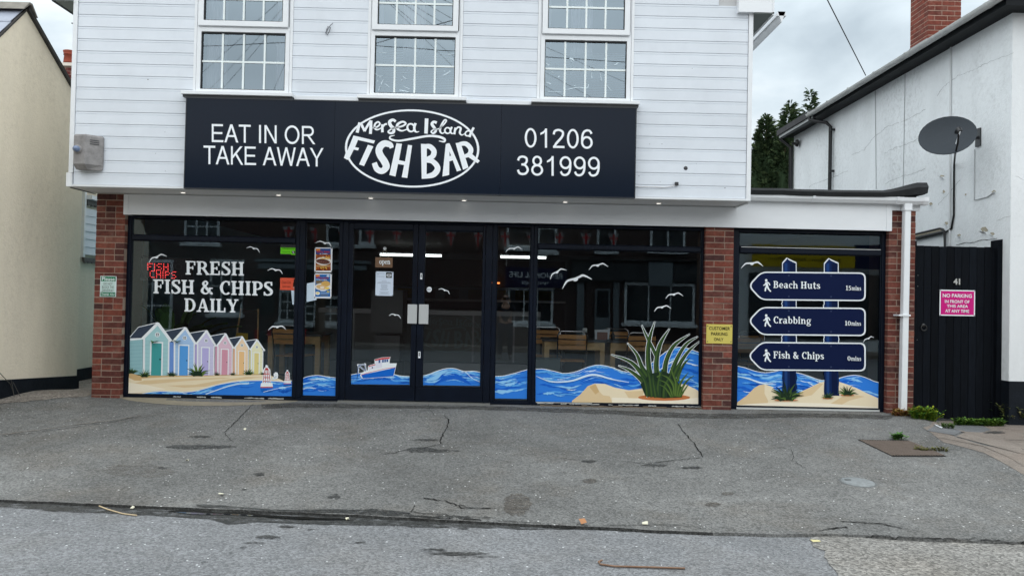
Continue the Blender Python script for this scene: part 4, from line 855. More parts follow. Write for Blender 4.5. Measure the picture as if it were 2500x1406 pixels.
def tuft(a, x, y, s, seed, n=11, outline=False):
    rd = random.Random(seed)
    for i in range(n):
        t = (i+.5)/n*2-1; an = t*1.15+rd.uniform(-.12, .12); L = s*(1-.35*abs(t))*rd.uniform(.75, 1.1)
        a.line([(x+t*s*.28, y, s*.13), (x+t*s*.3+math.sin(an)*L*.45, y-math.cos(an)*L*.55, s*.10), (x+t*s*.3+math.sin(an*1.3)*L*.95, y-math.cos(an*1.25)*L*.95, s*.015)], rd.choice(GRN), 4)
    a.poly([(x-s*.33, y), (x+s*.33, y), (x+s*.26, y-s*.35), (x-s*.26, y-s*.35)], GRN[3])
# -- left window: beach huts, sand, sea and buoys
c8 = crop(300, 770, 5.682)
a = Art(-.0045, None, .00012)
a.poly(c8((75, 805), (260, 872), (600, 850), (1000, 842), (1945, 818), (2060, 835), (2230, 905), (2365, 895), (2355, 1118), (75, 1080)), SANDC[0])
a.poly(c8((75, 803), (260, 870), (260, 905), (160, 900), (75, 860)), SANDC[2]); a.poly(c8((75, 803), (120, 800), (600, 822), (1945, 805), (2050, 828), (1945, 822), (1000, 846), (600, 852), (260, 873)), SANDC[2])
for p_ in ([(90, 960), (300, 900), (700, 880), (1400, 860), (1500, 870), (900, 905), (400, 950)], [(600, 970), (1000, 960), (1300, 905), (1700, 850), (1950, 850), (1500, 905), (1150, 985), (850, 1000)], [(80, 990), (180, 970), (420, 1010), (300, 1055), (80, 1075)]): a.poly(c8(*p_), SANDC[1])
a.poly(c8((75, 930), (320, 960), (600, 1020), (250, 1062), (75, 1078)), SANDC[3])
a.build('sand_print', WA)
a = Art(-.0075, None, .00008)
tp = c8((270, 1078), (500, 1045), (900, 1055), (1100, 1020), (1300, 960), (1600, 908), (1900, 895), (2100, 905), (2250, 915), (2365, 895))
sea(a, tp, c8((270, 1083))[0], c8((2355, 1118))[0], 4, 30)
a.line([q_+(2.2,) for q_ in c8((1150, 1090), (1400, 1000), (1600, 950), (1750, 940))], SEA[4]); a.line([q_+(1.2,) for q_ in c8((1950, 1060), (2150, 1010), (2365, 975))], SEA[4])
a.build('sea_print', WA)
HUTS = [((487, 97), (272, 318), (670, 358), 283, 638, 832, [(100, 298), (215, 163), (480, 100), (285, 310), (272, 322), (103, 330)], [(97, 345), (275, 328), (275, 832), (97, 800)], (400, 383, 540), (480, 265, 34), (166, 208, 212), (150, 192, 198), (70, 158, 158)),
        ((870, 162), (693, 360), (1010, 398), 708, 990, 831, [(585, 220), (865, 165), (690, 352), (620, 290)], [(645, 370), (705, 368), (705, 830), (640, 830)], (787, 418, 907), (858, 312, 30), (168, 200, 236), (112, 150, 215), (90, 160, 226)),
        ((1163, 205), (1016, 392), (1290, 428), 1030, 1265, 828, [(935, 243), (1160, 208), (1015, 378), (985, 330)], [(1003, 400), (1028, 395), (1025, 828), (985, 828)], (1100, 448, 1193), (1157, 348, 26), (206, 202, 230), (180, 168, 214), (186, 178, 226)),
        ((1427, 248), (1300, 425), (1535, 456), 1312, 1518, 824, [(1220, 284), (1425, 252), (1300, 408), (1270, 360)], [(1282, 430), (1310, 425), (1308, 824), (1270, 824)], (1372, 472, 1458), (1420, 380, 24), (226, 192, 208), (206, 160, 180), (214, 152, 170)),
        ((1658, 290), (1545, 455), (1757, 470), 1557, 1740, 818, [(1478, 319), (1655, 294), (1548, 432), (1520, 380)], [(1530, 460), (1556, 455), (1554, 818), (1520, 818)], (1612, 498, 1688), (1653, 412, 22), (240, 212, 178), (224, 178, 150), (238, 194, 138)),
        ((1862, 330), (1765, 475), (1968, 490), 1778, 1943, 812, [(1703, 352), (1860, 332), (1765, 458), (1740, 410)], [(1752, 480), (1777, 475), (1775, 812), (1742, 812)], (1824, 518, 1888), (1860, 438, 20), (235, 232, 196), (214, 206, 160), (226, 210, 140))]
ROOFC = flat(58, 68, 84); ROOFL = flat(74, 84, 100); DARKP = flat(24, 28, 34)
for i, (ap, eL, eR, xl_, xr_, by, roof, side, dr, wi, wc, sc2, dc) in enumerate(reversed(HUTS)):
    a = Art(-.0058-.0006*i*0, None, .00006); wcol, scol, dcol = flat(*wc), flat(*sc2), flat(*dc); k_ = (eR[0]-eL[0])/400
    tr = 30*k_
    a.poly(c8(*side), scol)
    a.poly(c8((xl_, by), (xr_, by), (xr_, eR[1]), ap, (xl_, eL[1])), wcol)
    for j in range(9):
        y = eL[1]+30*k_+j*(by-eL[1])/9; lc = flat(int(wc[0]*.93), int(wc[1]*.93), int(wc[2]*.94)); a.poly(c8((xl_, y), (xr_, y+5), (xr_, y+5+5*k_), (xl_, y+5*k_)), lc)
    if i == 5:
        for j in range(9): y = 385+j*50; a.poly(c8((97, y-5), (275, y-15), (275, y-9), (97, y+1)), flat(134, 178, 186))
    a.poly(c8(*roof), ROOFC)
    for j in (.3, .55, .8):
        p0 = Vector(roof[0]).lerp(Vector(roof[-1] if i < 5 else roof[-1]), j); p1 = Vector(ap).lerp(Vector(eL), j); a.line([q_+(.35,) for q_ in c8(p0, p1)], ROOFL, 1)
    a.line([q_+(1.6,) for q_ in c8(*( [roof[0], ap] if i < 5 else [roof[0], roof[1], ap]))], VW, 1)
    if i == 5: a.poly(c8((100, 318), (275, 312), (285, 330), (103, 350)), VW)
    a.line([q_+(tr*.95/5.682,) for q_ in c8((xl_+tr*.4, eL[1]), (xl_+tr*.3, by))], VW, 1); a.line([q_+(tr*.7/5.682,) for q_ in c8((xr_, eR[1]-10), (xr_-tr*.2, by))], VW, 1)
    a.line([q_+(tr*1.35/5.682,) for q_ in c8((ap[0], ap[1]+12*k_), (eL[0], eL[1]+6*k_))], VW, 1); a.line([q_+(tr*1.35/5.682,) for q_ in c8((ap[0]-4*k_, ap[1]+10*k_), (eR[0], eR[1]))], VW, 1)
    fm = 20*k_; sh = 10*k_
    a.poly(c8((dr[0]-fm, dr[1]-fm), (dr[2]+fm, dr[1]-fm+4), (dr[2]+fm-sh, by), (dr[0]-fm-sh, by)), VW); a.poly(c8((dr[0], dr[1]), (dr[2], dr[1]+4), (dr[2]-sh, by), (dr[0]-sh, by)), dcol)
    a.poly(disc(*c8((dr[2]-24*k_, (dr[1]+by)/2))[0], 11*k_/5.682, n=10), DARKP)
    cxw, cyw = c8(wi[:2])[0]; rw = wi[2]/5.682; a.poly(disc(cxw, cyw, rw), VW); a.poly(disc(cxw, cyw, rw*.68), flat(70, 78, 90)); a.line([(cxw-rw*.7, cyw, rw*.2), (cxw+rw*.7, cyw+.2, rw*.2)], VW, 1); a.line([(cxw, cyw-rw*.7, rw*.2), (cxw, cyw+rw*.7, rw*.2)], VW, 1)
    a.build('beach_hut_print', WA)
a = Art(-.0082, None, .00006)
for x, y, s, sd_ in ((118, 802, 105, 1), (300, 852, 118, 2), (675, 840, 92, 3), (1040, 838, 190, 4), (1305, 828, 62, 5), (1524, 826, 60, 6), (1742, 820, 100, 7), (1940, 818, 60, 8)): q_ = c8((x, y))[0]; a = Art(-.0082, None, .00006); tuft(a, q_[0], q_[1], s/5.682, sd_, 12 if s > 80 else 8); a.build('grass_print', WA)
def buoy(ox, oy, k, name):
    f = lambda *pts: [(300+(ox+(p[0])*k)/5.682, 770+(oy+(p[1])*k)/5.682) for p in pts]
    a = Art(-.0085, None, .00006); RED = flat(190, 50, 52); BLU = flat(28, 108, 200)
    a.poly(f((-50, -185), (50, -185), (62, 5), (-62, 5)), VW); a.poly(f((-45, -170), (-30, -210), (30, -210), (45, -170)), VW); a.poly(disc(*f((0, -225))[0], 20*k/5.682), VW)
    a.poly(f((-12, -205), (12, -205), (34, -170), (-34, -170)), RED); 
    for p_, q_ in (((-30, -165), (-48, 0)), ((30, -165), (48, 0)), ((-10, -165), (-16, 0)), ((12, -165), (18, 0)), ((-34, -120), (34, -120)), ((-40, -70), (40, -70)), ((-46, -20), (46, -20))): a.line([v+(9*k/5.682,) for v in f(p_, q_)], RED, 1)
    a.poly(f((-80, 5), (80, 5), (86, 60), (-86, 60)), VW); a.poly(f((-86, 58), (86, 58), (86, 74), (-86, 74)), RED); a.poly(f((-86, 72), (86, 72), (80, 130), (-80, 130)), BLU); a.poly(f((-60, 112), (60, 112), (50, 132), (-50, 132)), flat(20, 84, 170))
    a.build(name, WA)
buoy(1995, 930, 1.0, 'buoy_print'); buoy(2282, 905, .62, 'buoy_print')
a = Art(-.0083, None, .00006)
a.poly(c8((2060, 885), (2095, 850), (2090, 810), (2115, 785), (2145, 790), (2155, 825), (2148, 870), (2110, 885)), VW); a.poly(c8((2085, 860), (2120, 835), (2140, 845), (2110, 875)), flat(190, 200, 210))
a.build('seal_print', WA)
# -- waves on the narrow lights and the doors
ca = crop(700, 500, 2.703)
a = Art(-.0045, None, .0001); sea(a, ca((107, 1142), (140, 1130), (200, 1122), (260, 1130), (325, 1138)), ca((107, 1255))[0], ca((323, 1260))[0], 11, 24); a.build('sea_print', WB)
cb = crop(840, 860, 6.944)
a = Art(-.0045, None, .0001); sea(a, cb((120, 375), (240, 350), (420, 330), (620, 330), (800, 355), (950, 392), (1110, 400)), cb((118, 537))[0], cb((1106, 546))[0], 12, 22); a.build('sea_print', D1)
a = Art(-.0045, None, .0001); sea(a, cb((1340, 390), (1450, 360), (1600, 302), (1750, 266), (1880, 268), (1980, 300), (2050, 318), (2200, 312), (2316, 335)), cb((1338, 553))[0], cb((2311, 566))[0], 13, 34)
a.line([q_+(w_,) for q_, w_ in zip(cb((1400, 470), (1550, 430), (1650, 350), (1760, 300)), (4, 10, 7, 2))], SEA[3]); a.line([q_+(w_,) for q_, w_ in zip(cb((1520, 545), (1720, 440), (1880, 420), (2050, 480), (2150, 540)), (2, 8, 10, 7, 2))], SEA[1]); a.line([q_+(1.4,) for q_ in cb((2060, 330), (2180, 440), (2312, 500))], SEA[4])
a.build('sea_print', D2)
a = Art(-.0075, None, .0001); BLU = flat(26, 104, 205); RED = flat(205, 78, 80); CAB = flat(226, 226, 238)
a.line([q_+(3.6,) for q_ in cb((240, 215), (355, 205))], VW, 1); a.line([q_+(3.6,) for q_ in cb((355, 205), (372, 320))], VW, 1); a.line([q_+(3.4,) for q_ in cb((245, 215), (240, 340))], VW, 1); a.line([q_+(3.4,) for q_ in cb((250, 225), (360, 315))], VW, 1)
a.poly(disc(*cb((240, 215))[0], 3.0), VW); a.poly(disc(*cb((355, 203))[0], 3.0), VW)
for p_, q_ in (((245, 215), (355, 205)), ((355, 205), (365, 318)), ((250, 222), (360, 315)), ((243, 218), (220, 455))): a.line([v+(1.5,) for v in cb(p_, q_)], flat(40, 84, 150), 1)
a.poly(cb((270, 395), (285, 345), (400, 300), (408, 225), (520, 190), (515, 120), (640, 85), (790, 75), (775, 120), (772, 185), (895, 182), (850, 370), (835, 412), (320, 448), (295, 420)), VW)
a.poly(cb((290, 380), (870, 258), (835, 405), (320, 442)), BLU); a.line([q_+(1.1,) for q_ in cb((290, 380), (650, 285), (872, 255))], RED)
a.poly(cb((420, 228), (530, 205), (535, 275), (420, 300)), CAB); a.poly(cb((535, 140), (645, 110), (645, 250), (540, 275)), CAB); a.poly(cb((412, 228), (530, 198), (535, 212), (418, 244)), RED); a.poly(cb((520, 122), (640, 92), (782, 80), (768, 108), (640, 122), (530, 142)), RED)
for x in (600, 660, 697, 735): a.poly(cb((x-15, 128-(x-600)*.07), (x+14, 124-(x-600)*.07), (x+14, 175-(x-600)*.12), (x-15, 180-(x-600)*.12)), flat(60, 92, 150))
a.poly(disc(*cb((480, 258))[0], 1.7), flat(60, 70, 90)); a.build('boat_print', D1)
cc = crop(1180, 500, 2.703)
a = Art(-.0045, None, .0001); sea(a, cc((77, 1128), (130, 1126), (200, 1110), (290, 1084)), cc((75, 1276))[0], cc((287, 1279))[0], 15, 26); a.build('sea_print', WC)
a = Art(-.0045, None, .00008); tp = cc((345, 1082), (400, 1080), (480, 1098), (540, 1110), (620, 1095), (700, 1064), (770, 1054), (850, 1070), (930, 1098), (1010, 1098), (1080, 1062), (1160, 1000), (1220, 957), (1280, 937), (1340, 942), (1420, 970))
sea(a, tp, cc((342, 1297))[0], cc((1418, 1315))[0], 16, 95)
a.line([q_+(w_,) for q_, w_ in zip(cc((350, 1130), (450, 1165), (580, 1160), (720, 1120), (850, 1150), (960, 1170)), (1, 3, 4, 5, 3, 1))], SEA[4]); a.line([q_+(w_,) for q_, w_ in zip(cc((1120, 1120), (1250, 1030), (1330, 1040), (1418, 1060)), (1, 3, 3, 1))], SEA[4]); a.build('sea_print', WD)
a = Art(-.0128, None, .00008)
a.poly(cc((585, 1292), (640, 1250), (690, 1195), (735, 1178), (800, 1180), (870, 1205), (960, 1222), (1050, 1210), (1150, 1190), (1330, 1182), (1380, 1205), (1418, 1225), (1418, 1314), (585, 1301)), SANDC[0])
a.poly(cc((585, 1293), (640, 1252), (690, 1197), (740, 1180), (765, 1230), (790, 1255), (835, 1262), (850, 1304), (585, 1301)), SANDC[1]); a.poly(cc((700, 1200), (740, 1182), (765, 1232), (740, 1250)), SANDC[2]); a.poly(cc((930, 1230), (1060, 1225), (1040, 1300), (980, 1304)), SANDC[1]); a.poly(cc((850, 1270), (1300, 1285), (1418, 1270), (1418, 1314), (850, 1304)), SANDC[3])
a.poly(disc(*cc((1193, 1270))[0], 64, 8), SANDC[4]); a.build('sand_print', WD)
cp = crop(1480, 760, 5.625)
a = Art(-.0145, None, .00006)
LV = [((600, 1165, 95), (500, 960, 75), (330, 815, 45), (165, 742, 8)), ((660, 1120, 100), (500, 870, 80), (330, 690, 50), (65, 592, 8)), ((660, 1000, 90), (500, 780, 70), (420, 590, 45), (288, 432, 8)), ((700, 640, 60), (620, 470, 50), (550, 330, 36), (487, 185, 8)), ((610, 950, 100), (575, 650, 80), (590, 400, 60), (668, 138, 8)), ((700, 950, 90), (690, 680, 80), (745, 440, 60), (870, 236, 8)), ((800, 950, 90), (820, 700, 75), (930, 470, 55), (1150, 310, 8)), ((860, 980, 90), (950, 700, 70), (1090, 460, 45), (1262, 343, 8)), ((880, 1020, 90), (990, 760, 70), (1120, 560, 45), (1280, 414, 8)), ((980, 960, 60), (1000, 850, 50), (1070, 720, 36), (1155, 632, 6))]
for l_ in LV[:9]: a.line([q_[:2]+((q_[2]*.82+13)/5.625,) for q_ in [(cp(p_)[0]+(p_[2],)) for p_ in l_]], VW, 6)
for l_ in LV:
    a.line([cp(p_)[0]+(p_[2]*.82/5.625,) for p_ in l_], GRN[0], 6); a.line([cp((p_[0]-p_[2]*.14, p_[1]))[0]+(p_[2]*.32/5.625,) for p_ in l_], GRN[1], 6)
a.poly(cp((540, 1165), (470, 1000), (560, 900), (620, 850), (800, 820), (950, 900), (1000, 1000), (1050, 1050), (1040, 1178), (800, 1190)), GRN[3])
a.poly(cp((600, 1150), (570, 980), (640, 920), (720, 1000), (740, 1160)), flat(40, 60, 38))
for l_ in (((570, 1165, 60), (560, 1050, 55), (520, 930, 40), (455, 850, 8)), ((640, 1175, 70), (620, 1020, 60), (600, 900, 45), (560, 800, 8)), ((720, 1180, 70), (720, 1030, 60), (740, 900, 45), (770, 790, 8)), ((800, 1180, 70), (810, 1040, 60), (860, 930, 45), (900, 850, 8)), ((690, 1180, 60), (670, 1060, 50), (650, 960, 30), (640, 860, 6))): a.line([cp(p_)[0]+(p_[2]/5.625,) for p_ in l_], GRN[0], 6); a.line([cp((p_[0]-p_[2]*.2, p_[1]))[0]+(p_[2]*.35/5.625,) for p_ in l_], GRN[1], 6)
for l_ in (((940, 1170, 50), (930, 1030, 44), (860, 920, 30), (760, 870, 6)), ((960, 1160, 44), (960, 980, 40), (920, 870, 28), (885, 765, 6)), ((980, 1170, 44), (1010, 1010, 34), (1060, 920, 24), (1130, 835, 5)), ((1000, 1170, 40), (1050, 1040, 30), (1120, 940, 20), (1205, 880, 5)), ((920, 1175, 40), (880, 1060, 32), (820, 980, 22), (715, 935, 5)), ((900, 1175, 36), (850, 1100, 28), (800, 1040, 18), (730, 1005, 5)), ((700, 900, 28), (740, 870, 22), (720, 810, 14), (700, 760, 4)), ((1010, 1170, 36), (1060, 1100, 24), (1140, 980, 5)), ((980, 960, 26), (1010, 870, 16), (1040, 800, 4))):
    a.line([cp(p_)[0]+(p_[2]/5.625,) for p_ in l_], GRN[1], 6); a.line([cp((p_[0]-p_[2]*.2, p_[1]))[0]+(p_[2]*.35/5.625,) for p_ in l_], GRN[2], 6)
a.build('sea_grass_print', WD)
# -- right-hand window: sea, dunes, finger posts
ce = crop(1780, 850, 5.435)
a = Art(-.0045, None, .00008); tp = ce((98, 228), (200, 250), (350, 300), (480, 320), (600, 305), (700, 287), (900, 320), (1050, 362), (1180, 410), (1260, 420), (1400, 405), (1550, 366), (1680, 352), (1800, 380), (1900, 425), (1980, 450))
sea(a, tp, ce((98, 752))[0], ce((1978, 796))[0], 21, 80); a.line([q_+(w_,) for q_, w_ in zip(ce((100, 370), (250, 400), (430, 460), (620, 480)), (1, 3, 4, 1))], SEA[4]); a.build('sea_print', WE)
a = Art(-.0118, None, .00008)
a.poly(ce((105, 745), (112, 712), (230, 630), (330, 530), (400, 487), (480, 478), (560, 505), (620, 560), (700, 610), (800, 615), (920, 588), (1050, 530), (1200, 455), (1300, 428), (1450, 440), (1600, 490), (1700, 530), (1800, 580), (1978, 660), (1978, 795), (105, 754)), SANDC[0])
a.poly(ce((112, 714), (230, 632), (330, 532), (400, 489), (470, 482), (470, 600), (520, 700), (500, 755), (112, 748)), SANDC[1]); a.poly(ce((920, 600), (1200, 465), (1250, 470), (1100, 620), (900, 660)), SANDC[1]); a.poly(ce((1300, 760), (1500, 640), (1700, 620), (1800, 640), (1600, 690), (1450, 770)), SANDC[1]); a.poly(ce((300, 735), (700, 715), (1300, 730), (1978, 780), (1978, 795), (105, 754)), SANDC[3])
a.build('sand_print', WE)
cs = crop(1700, 430, 2.231)
PN = flat(16, 38, 82); PN2 = flat(30, 62, 116); PN3 = flat(12, 26, 60); SGN = flat(14, 26, 62)
for x0, x1, yt in ((470, 543, 450), (698, 772, 452)):
    a = Art(-.013, None, .00006)
    for y0, y1 in ((yt, 530), (668, 722), (860, 915), (1050, 1195)):
        jl = [(x0-4+random.uniform(-4, 2) if (k and y0 != yt) else x0-3, y0+(y1-y0)*k/6) for k in range(7)]; jr = [(x1+3+(random.uniform(0, 7) if y0 > 800 and k > 1 else 0), y0+(y1-y0)*k/6) for k in range(7)]
        top = [(x0-3, yt+22), (x0+22, yt-6), (x0+38, yt+2), (x1+3, yt+20)] if y0 == yt else []
        jl2 = [p_ for p_ in jl if not (y0 == yt and p_[1] < yt+24)]; jr2 = [p_ for p_ in jr if not (y0 == yt and p_[1] < yt+24)]
        if y0 < 1040: a.poly(cs(*(top + jr2 + jl2[::-1])), VW)
        ins = lambda P_, d: [(q_[0]+d, q_[1]) for q_ in P_]
        a.poly(cs(*([(q_[0]+(4 if q_[0] < (x0+x1)/2 else -4), q_[1]+5) for q_ in top] + ins(jr2, -4 if y0 < 1040 else -2) + ins(jl2[::-1], 4))), PN)
        yy = max(y0, yt+24); a.poly(cs((x0+10, yy), (x0+26, yy), (x0+26, y1), (x0+12, y1)), PN2); a.poly(cs((x0+38, yy), (x1-4, yy), (x1-4, y1), (x0+40, y1)), PN3)
    a.build('post_print', WE)
def rounded(pts, r, n=5):
    out = []
    for i in range(len(pts)):
        p, a_, b_ = Vector(pts[i]), Vector(pts[i-1]), Vector(pts[(i+1) % len(pts)]); d1, d2 = (a_-p).normalized(), (b_-p).normalized(); rr = min(r, (a_-p).length*.45, (b_-p).length*.45); s0, s1 = p+d1*rr, p+d2*rr
        for k in range(n+1): t = k/n; out.append(tuple(s0*(1-t)**2+p*2*t*(1-t)+s1*t*t))
    return out
def finger(y0, y1, tipx, words, mins, num):
    ym = (y0+y1)/2; a = Art(-.0145, None, .00006); sk = lambda P_: [(p_[0], p_[1]+(p_[0]-600)*.009) for p_ in P_]
    out_ = [(tipx-22, ym), (352, y0-2), (923, y0-2), (923, y1+2), (352, y1+2)]; inn = [(tipx-12, ym), (356, y0+5), (915, y0+5), (915, y1-5), (356, y1-5)]
    a.poly(cs(*sk(rounded(out_, 34))), VW); a.poly(cs(*sk(rounded(inn, 29))), SGN)
    for x in (504, 734):
        for y in (y0+18, y1-20): a.poly(disc(*cs(*sk([(x, y)]))[0], 2.2, n=10), flat(52, 62, 92))
    f = lambda *P_: cs(*sk([(362+(p_[0]-430)*.31, ym-38+(p_[1]-548)*.31) for p_ in P_]))
    a.poly(disc(*f((490, 572))[0], 23*.31/2.231, n=14), VW)
    for st in (((492, 600, 40), (500, 650, 44), (508, 690, 38)), ((490, 605, 22), (470, 645, 20), (440, 662, 18)), ((505, 605, 26), (535, 620, 22), (555, 660, 18)), ((505, 680, 34), (480, 710, 28), (472, 765, 24)), ((512, 680, 34), (535, 730, 26), (572, 768, 22))): a.line([q_+(p_[2]*.31/2.231,) for q_, p_ in zip(f(*[p_[:2] for p_ in st]), st)], VW)
    b0 = cs((420, y0+47))[0]; b1 = cs((words[1], y0+47+38))[0]; serif(a, words[0], (b0[0], b0[1], b1[0], b1[1]), VW)
    n0, n1 = cs((num[0], ym+3))[0], cs((num[1], ym+20))[0]; sy = .009*130/2.231
    serif(a, num[2], (n0[0], n0[1]-3.5+sy, n1[0], n1[1]+sy), VW); m0, m1 = cs((num[1]+2, ym))[0], cs((893, ym+20))[0]; serif(a, 'mins', (m0[0], m0[1]-1.5+sy, m1[0], m1[1]+sy+.3), VW)
    a.build('finger_sign_print', WE)
finger(524, 676, 303, ('Beach Huts', 672), 893, (812, 841, '15')); finger(716, 866, 302, ('Crabbing', 623), 893, (808, 840, '10')); finger(906, 1058, 300, ('Fish & Chips', 692), 893, (820, 838, '0'))
for x, y, s, sd_, n_ in ((760, 690, 260, 31, 13), (1310, 662, 110, 32, 9), (1570, 622, 150, 33, 11)): q_ = ce((x, y))[0]; a = Art(-.0175, None, .00006); a.poly(disc(q_[0], q_[1], s*.62/5.435, 2.0), SANDC[4]); tuft(a, q_[0], q_[1], s/5.435, sd_, n_); [tuft(a, q_[0]+6, q_[1], 24, 36, 9) for _ in range(x == 760)]; a.build('grass_print', WE)
# ------------------------------------------------------------------ notices, posters and small fittings on the front
def plate(name, label, cat, bx, Y, m, bm=None, bw=.0, th=.006):
    x0, x1, z0, z1 = pbox(*bx, Y); t = thing(name, label, cat, ((x0+x1)/2, Y, z0)); mb = MB(m).box(x0+bw, x1-bw, Y-.0006 if bw else Y, Y+th, z0+bw, z1-bw).build('panel', t)
    if bm: MB(bm).box(x0, x1, Y, Y+th-.001, z0, z1).build('border', t)
    return t, x0, x1, z0, z1
def words(t, Y, rows, m, bold=.0):
    for body, bx in rows: text_obj('lettering', body, pbox(*bx, Y), Y-.0015, m, t, bold=bold)
GREENP = flat(24, 122, 84); PAPERG = flat(205, 226, 222)
t, x0, x1, z0, z1 = plate('driveway_notice', 'small green and white notice on the left pier reading Please do not block the driveway', 'notice', (244.5, 674, 283.5, 724.5), YP-.012, VW)
zt, zb = z1-(z1-z0)*.255, z0+(z1-z0)*.225
for a_, b_, m_ in ((zt, z1-.006, GREENP), (zb+.003, zt-.003, PAPERG), (z0+.006, zb, GREENP)): MB(m_).box(x0+.007, x1-.007, YP-.0132, YP-.0122, a_, b_).build('print', t)
words(t, YP-.0135, [('Please', (249, 676.5, 280, 685.5))], VW, .01); words(t, YP-.0135, [('THANK YOU', (247.5, 715.5, 279.5, 721.5))], VW, .008)
words(t, YP-.0135, [('DO NOT', (253, 690, 275, 696)), ('BLOCK THE', (249.5, 698, 278, 704)), ('DRIVEWAY', (249.5, 706, 277.5, 712))], flat(70, 90, 84), .0)
YEL = flat(214, 198, 104, .95); INK = flat(30, 30, 28)
t, x0, x1, z0, z1 = plate('customer_notice', 'yellow metal plate on the middle brick pier reading CUSTOMER PARKING ONLY', 'notice', (1724.5, 791.5, 1788, 838.5), YP-.012, YEL)
words(t, YP-.0125, [('CUSTOMER', (1731, 797.5, 1782, 805.5)), ('PARKING', (1736, 811, 1776, 819)), ('ONLY', (1743, 824.5, 1766, 832))], INK, .012)
for fx in (.05, .95):
    for fz in (.1, .9): x, z = x0+(x1-x0)*fx, z0+(z1-z0)*fz; MB(mat('brass_screw', (.12, .1, .06, 1), .5)).lathe([(0, .004), (.007, .003), (.007, 0)], (x, YP-.012, z), 8, Matrix.Rotation(R(90), 4, 'X')).build('screw', t)
# hygiene sticker, drinks card, posters, papers
t, x0, x1, z0, z1 = plate('hygiene_sticker', 'bright green food hygiene rating sticker on black card inside the left window', 'sticker', (684, 597, 722, 622.5), -.0034, BLACKP, th=.001)
xa, xb, za, zb_ = pbox(685, 604.5, 721.5, 620, -.0052); MB(flat(112, 214, 40)).box(xa, xb, -.0056, -.0048, za, zb_).build('print', t); xa2, xb2, za2, zb2 = pbox(711, 608, 722, 622.5, -.0057); MB(flat(112, 214, 40)).box(xa2, xb2, -.0059, -.0050, za2, zb2).build('print', t)
words(t, -.0059, [('FOOD HYGIENE RATING', (688, 605.5, 719, 608.5))], INK); a = Art(-.0062); a.poly(disc(716, 616, 4.2), INK)
for i in range(5): a.quads(ring(690+i*4.2, 615, 1.7, 1.7, .5, .5, 0, 360, 10), flat(70, 140, 40))
a.build('print', t); words(t, -.0075, [('5', (714, 613, 718, 619))], VW)
t, x0, x1, z0, z1 = plate('drinks_card', 'orange red card with a dark bottle, inside the left window edge', 'card', (684, 678.5, 723.5, 708), -.0034, flat(222, 92, 66), th=.001)
a = Art(-.0040); a.poly([(715.5, 704), (715.5, 693), (717, 687), (717, 681.5), (719.6, 681.5), (719.6, 687), (721.3, 693), (721.3, 704)], INK); a.poly([(715.5, 704), (715.5, 700), (721.3, 700), (721.3, 704)], flat(200, 150, 140)); a.build('print', t)
text_obj('lettering', 'Coca-Cola', pbox(688, 685.5, 710, 692.5  , -.0040), -.0044, flat(90, 24, 20), t, shear=.3); words(t, -.0044, [('Sold here', (690, 697.5, 709, 701))], flat(90, 24, 20), .01)
def paper(name, label, pts, Y, m=None):
    q = [W(*p_, Y) for p_ in pts]; mb = MB(m or flat(205, 222, 236)); mb.extr([(p_[0], p_[1]) for p_ in q], 'y', Y, Y+.001); return tag(mb.build(name), label, 'paper')
paper('paper_sheet', 'slanting white paper hanging below the orange drinks card', [(711, 709), (723.5, 709), (723, 742), (714, 744)], -.0030)
paper('paper_sheet', 'plain white sheet half hidden behind the lower fish poster', [(749, 692), (770, 688), (773, 732), (748.5, 737)], -.0026)
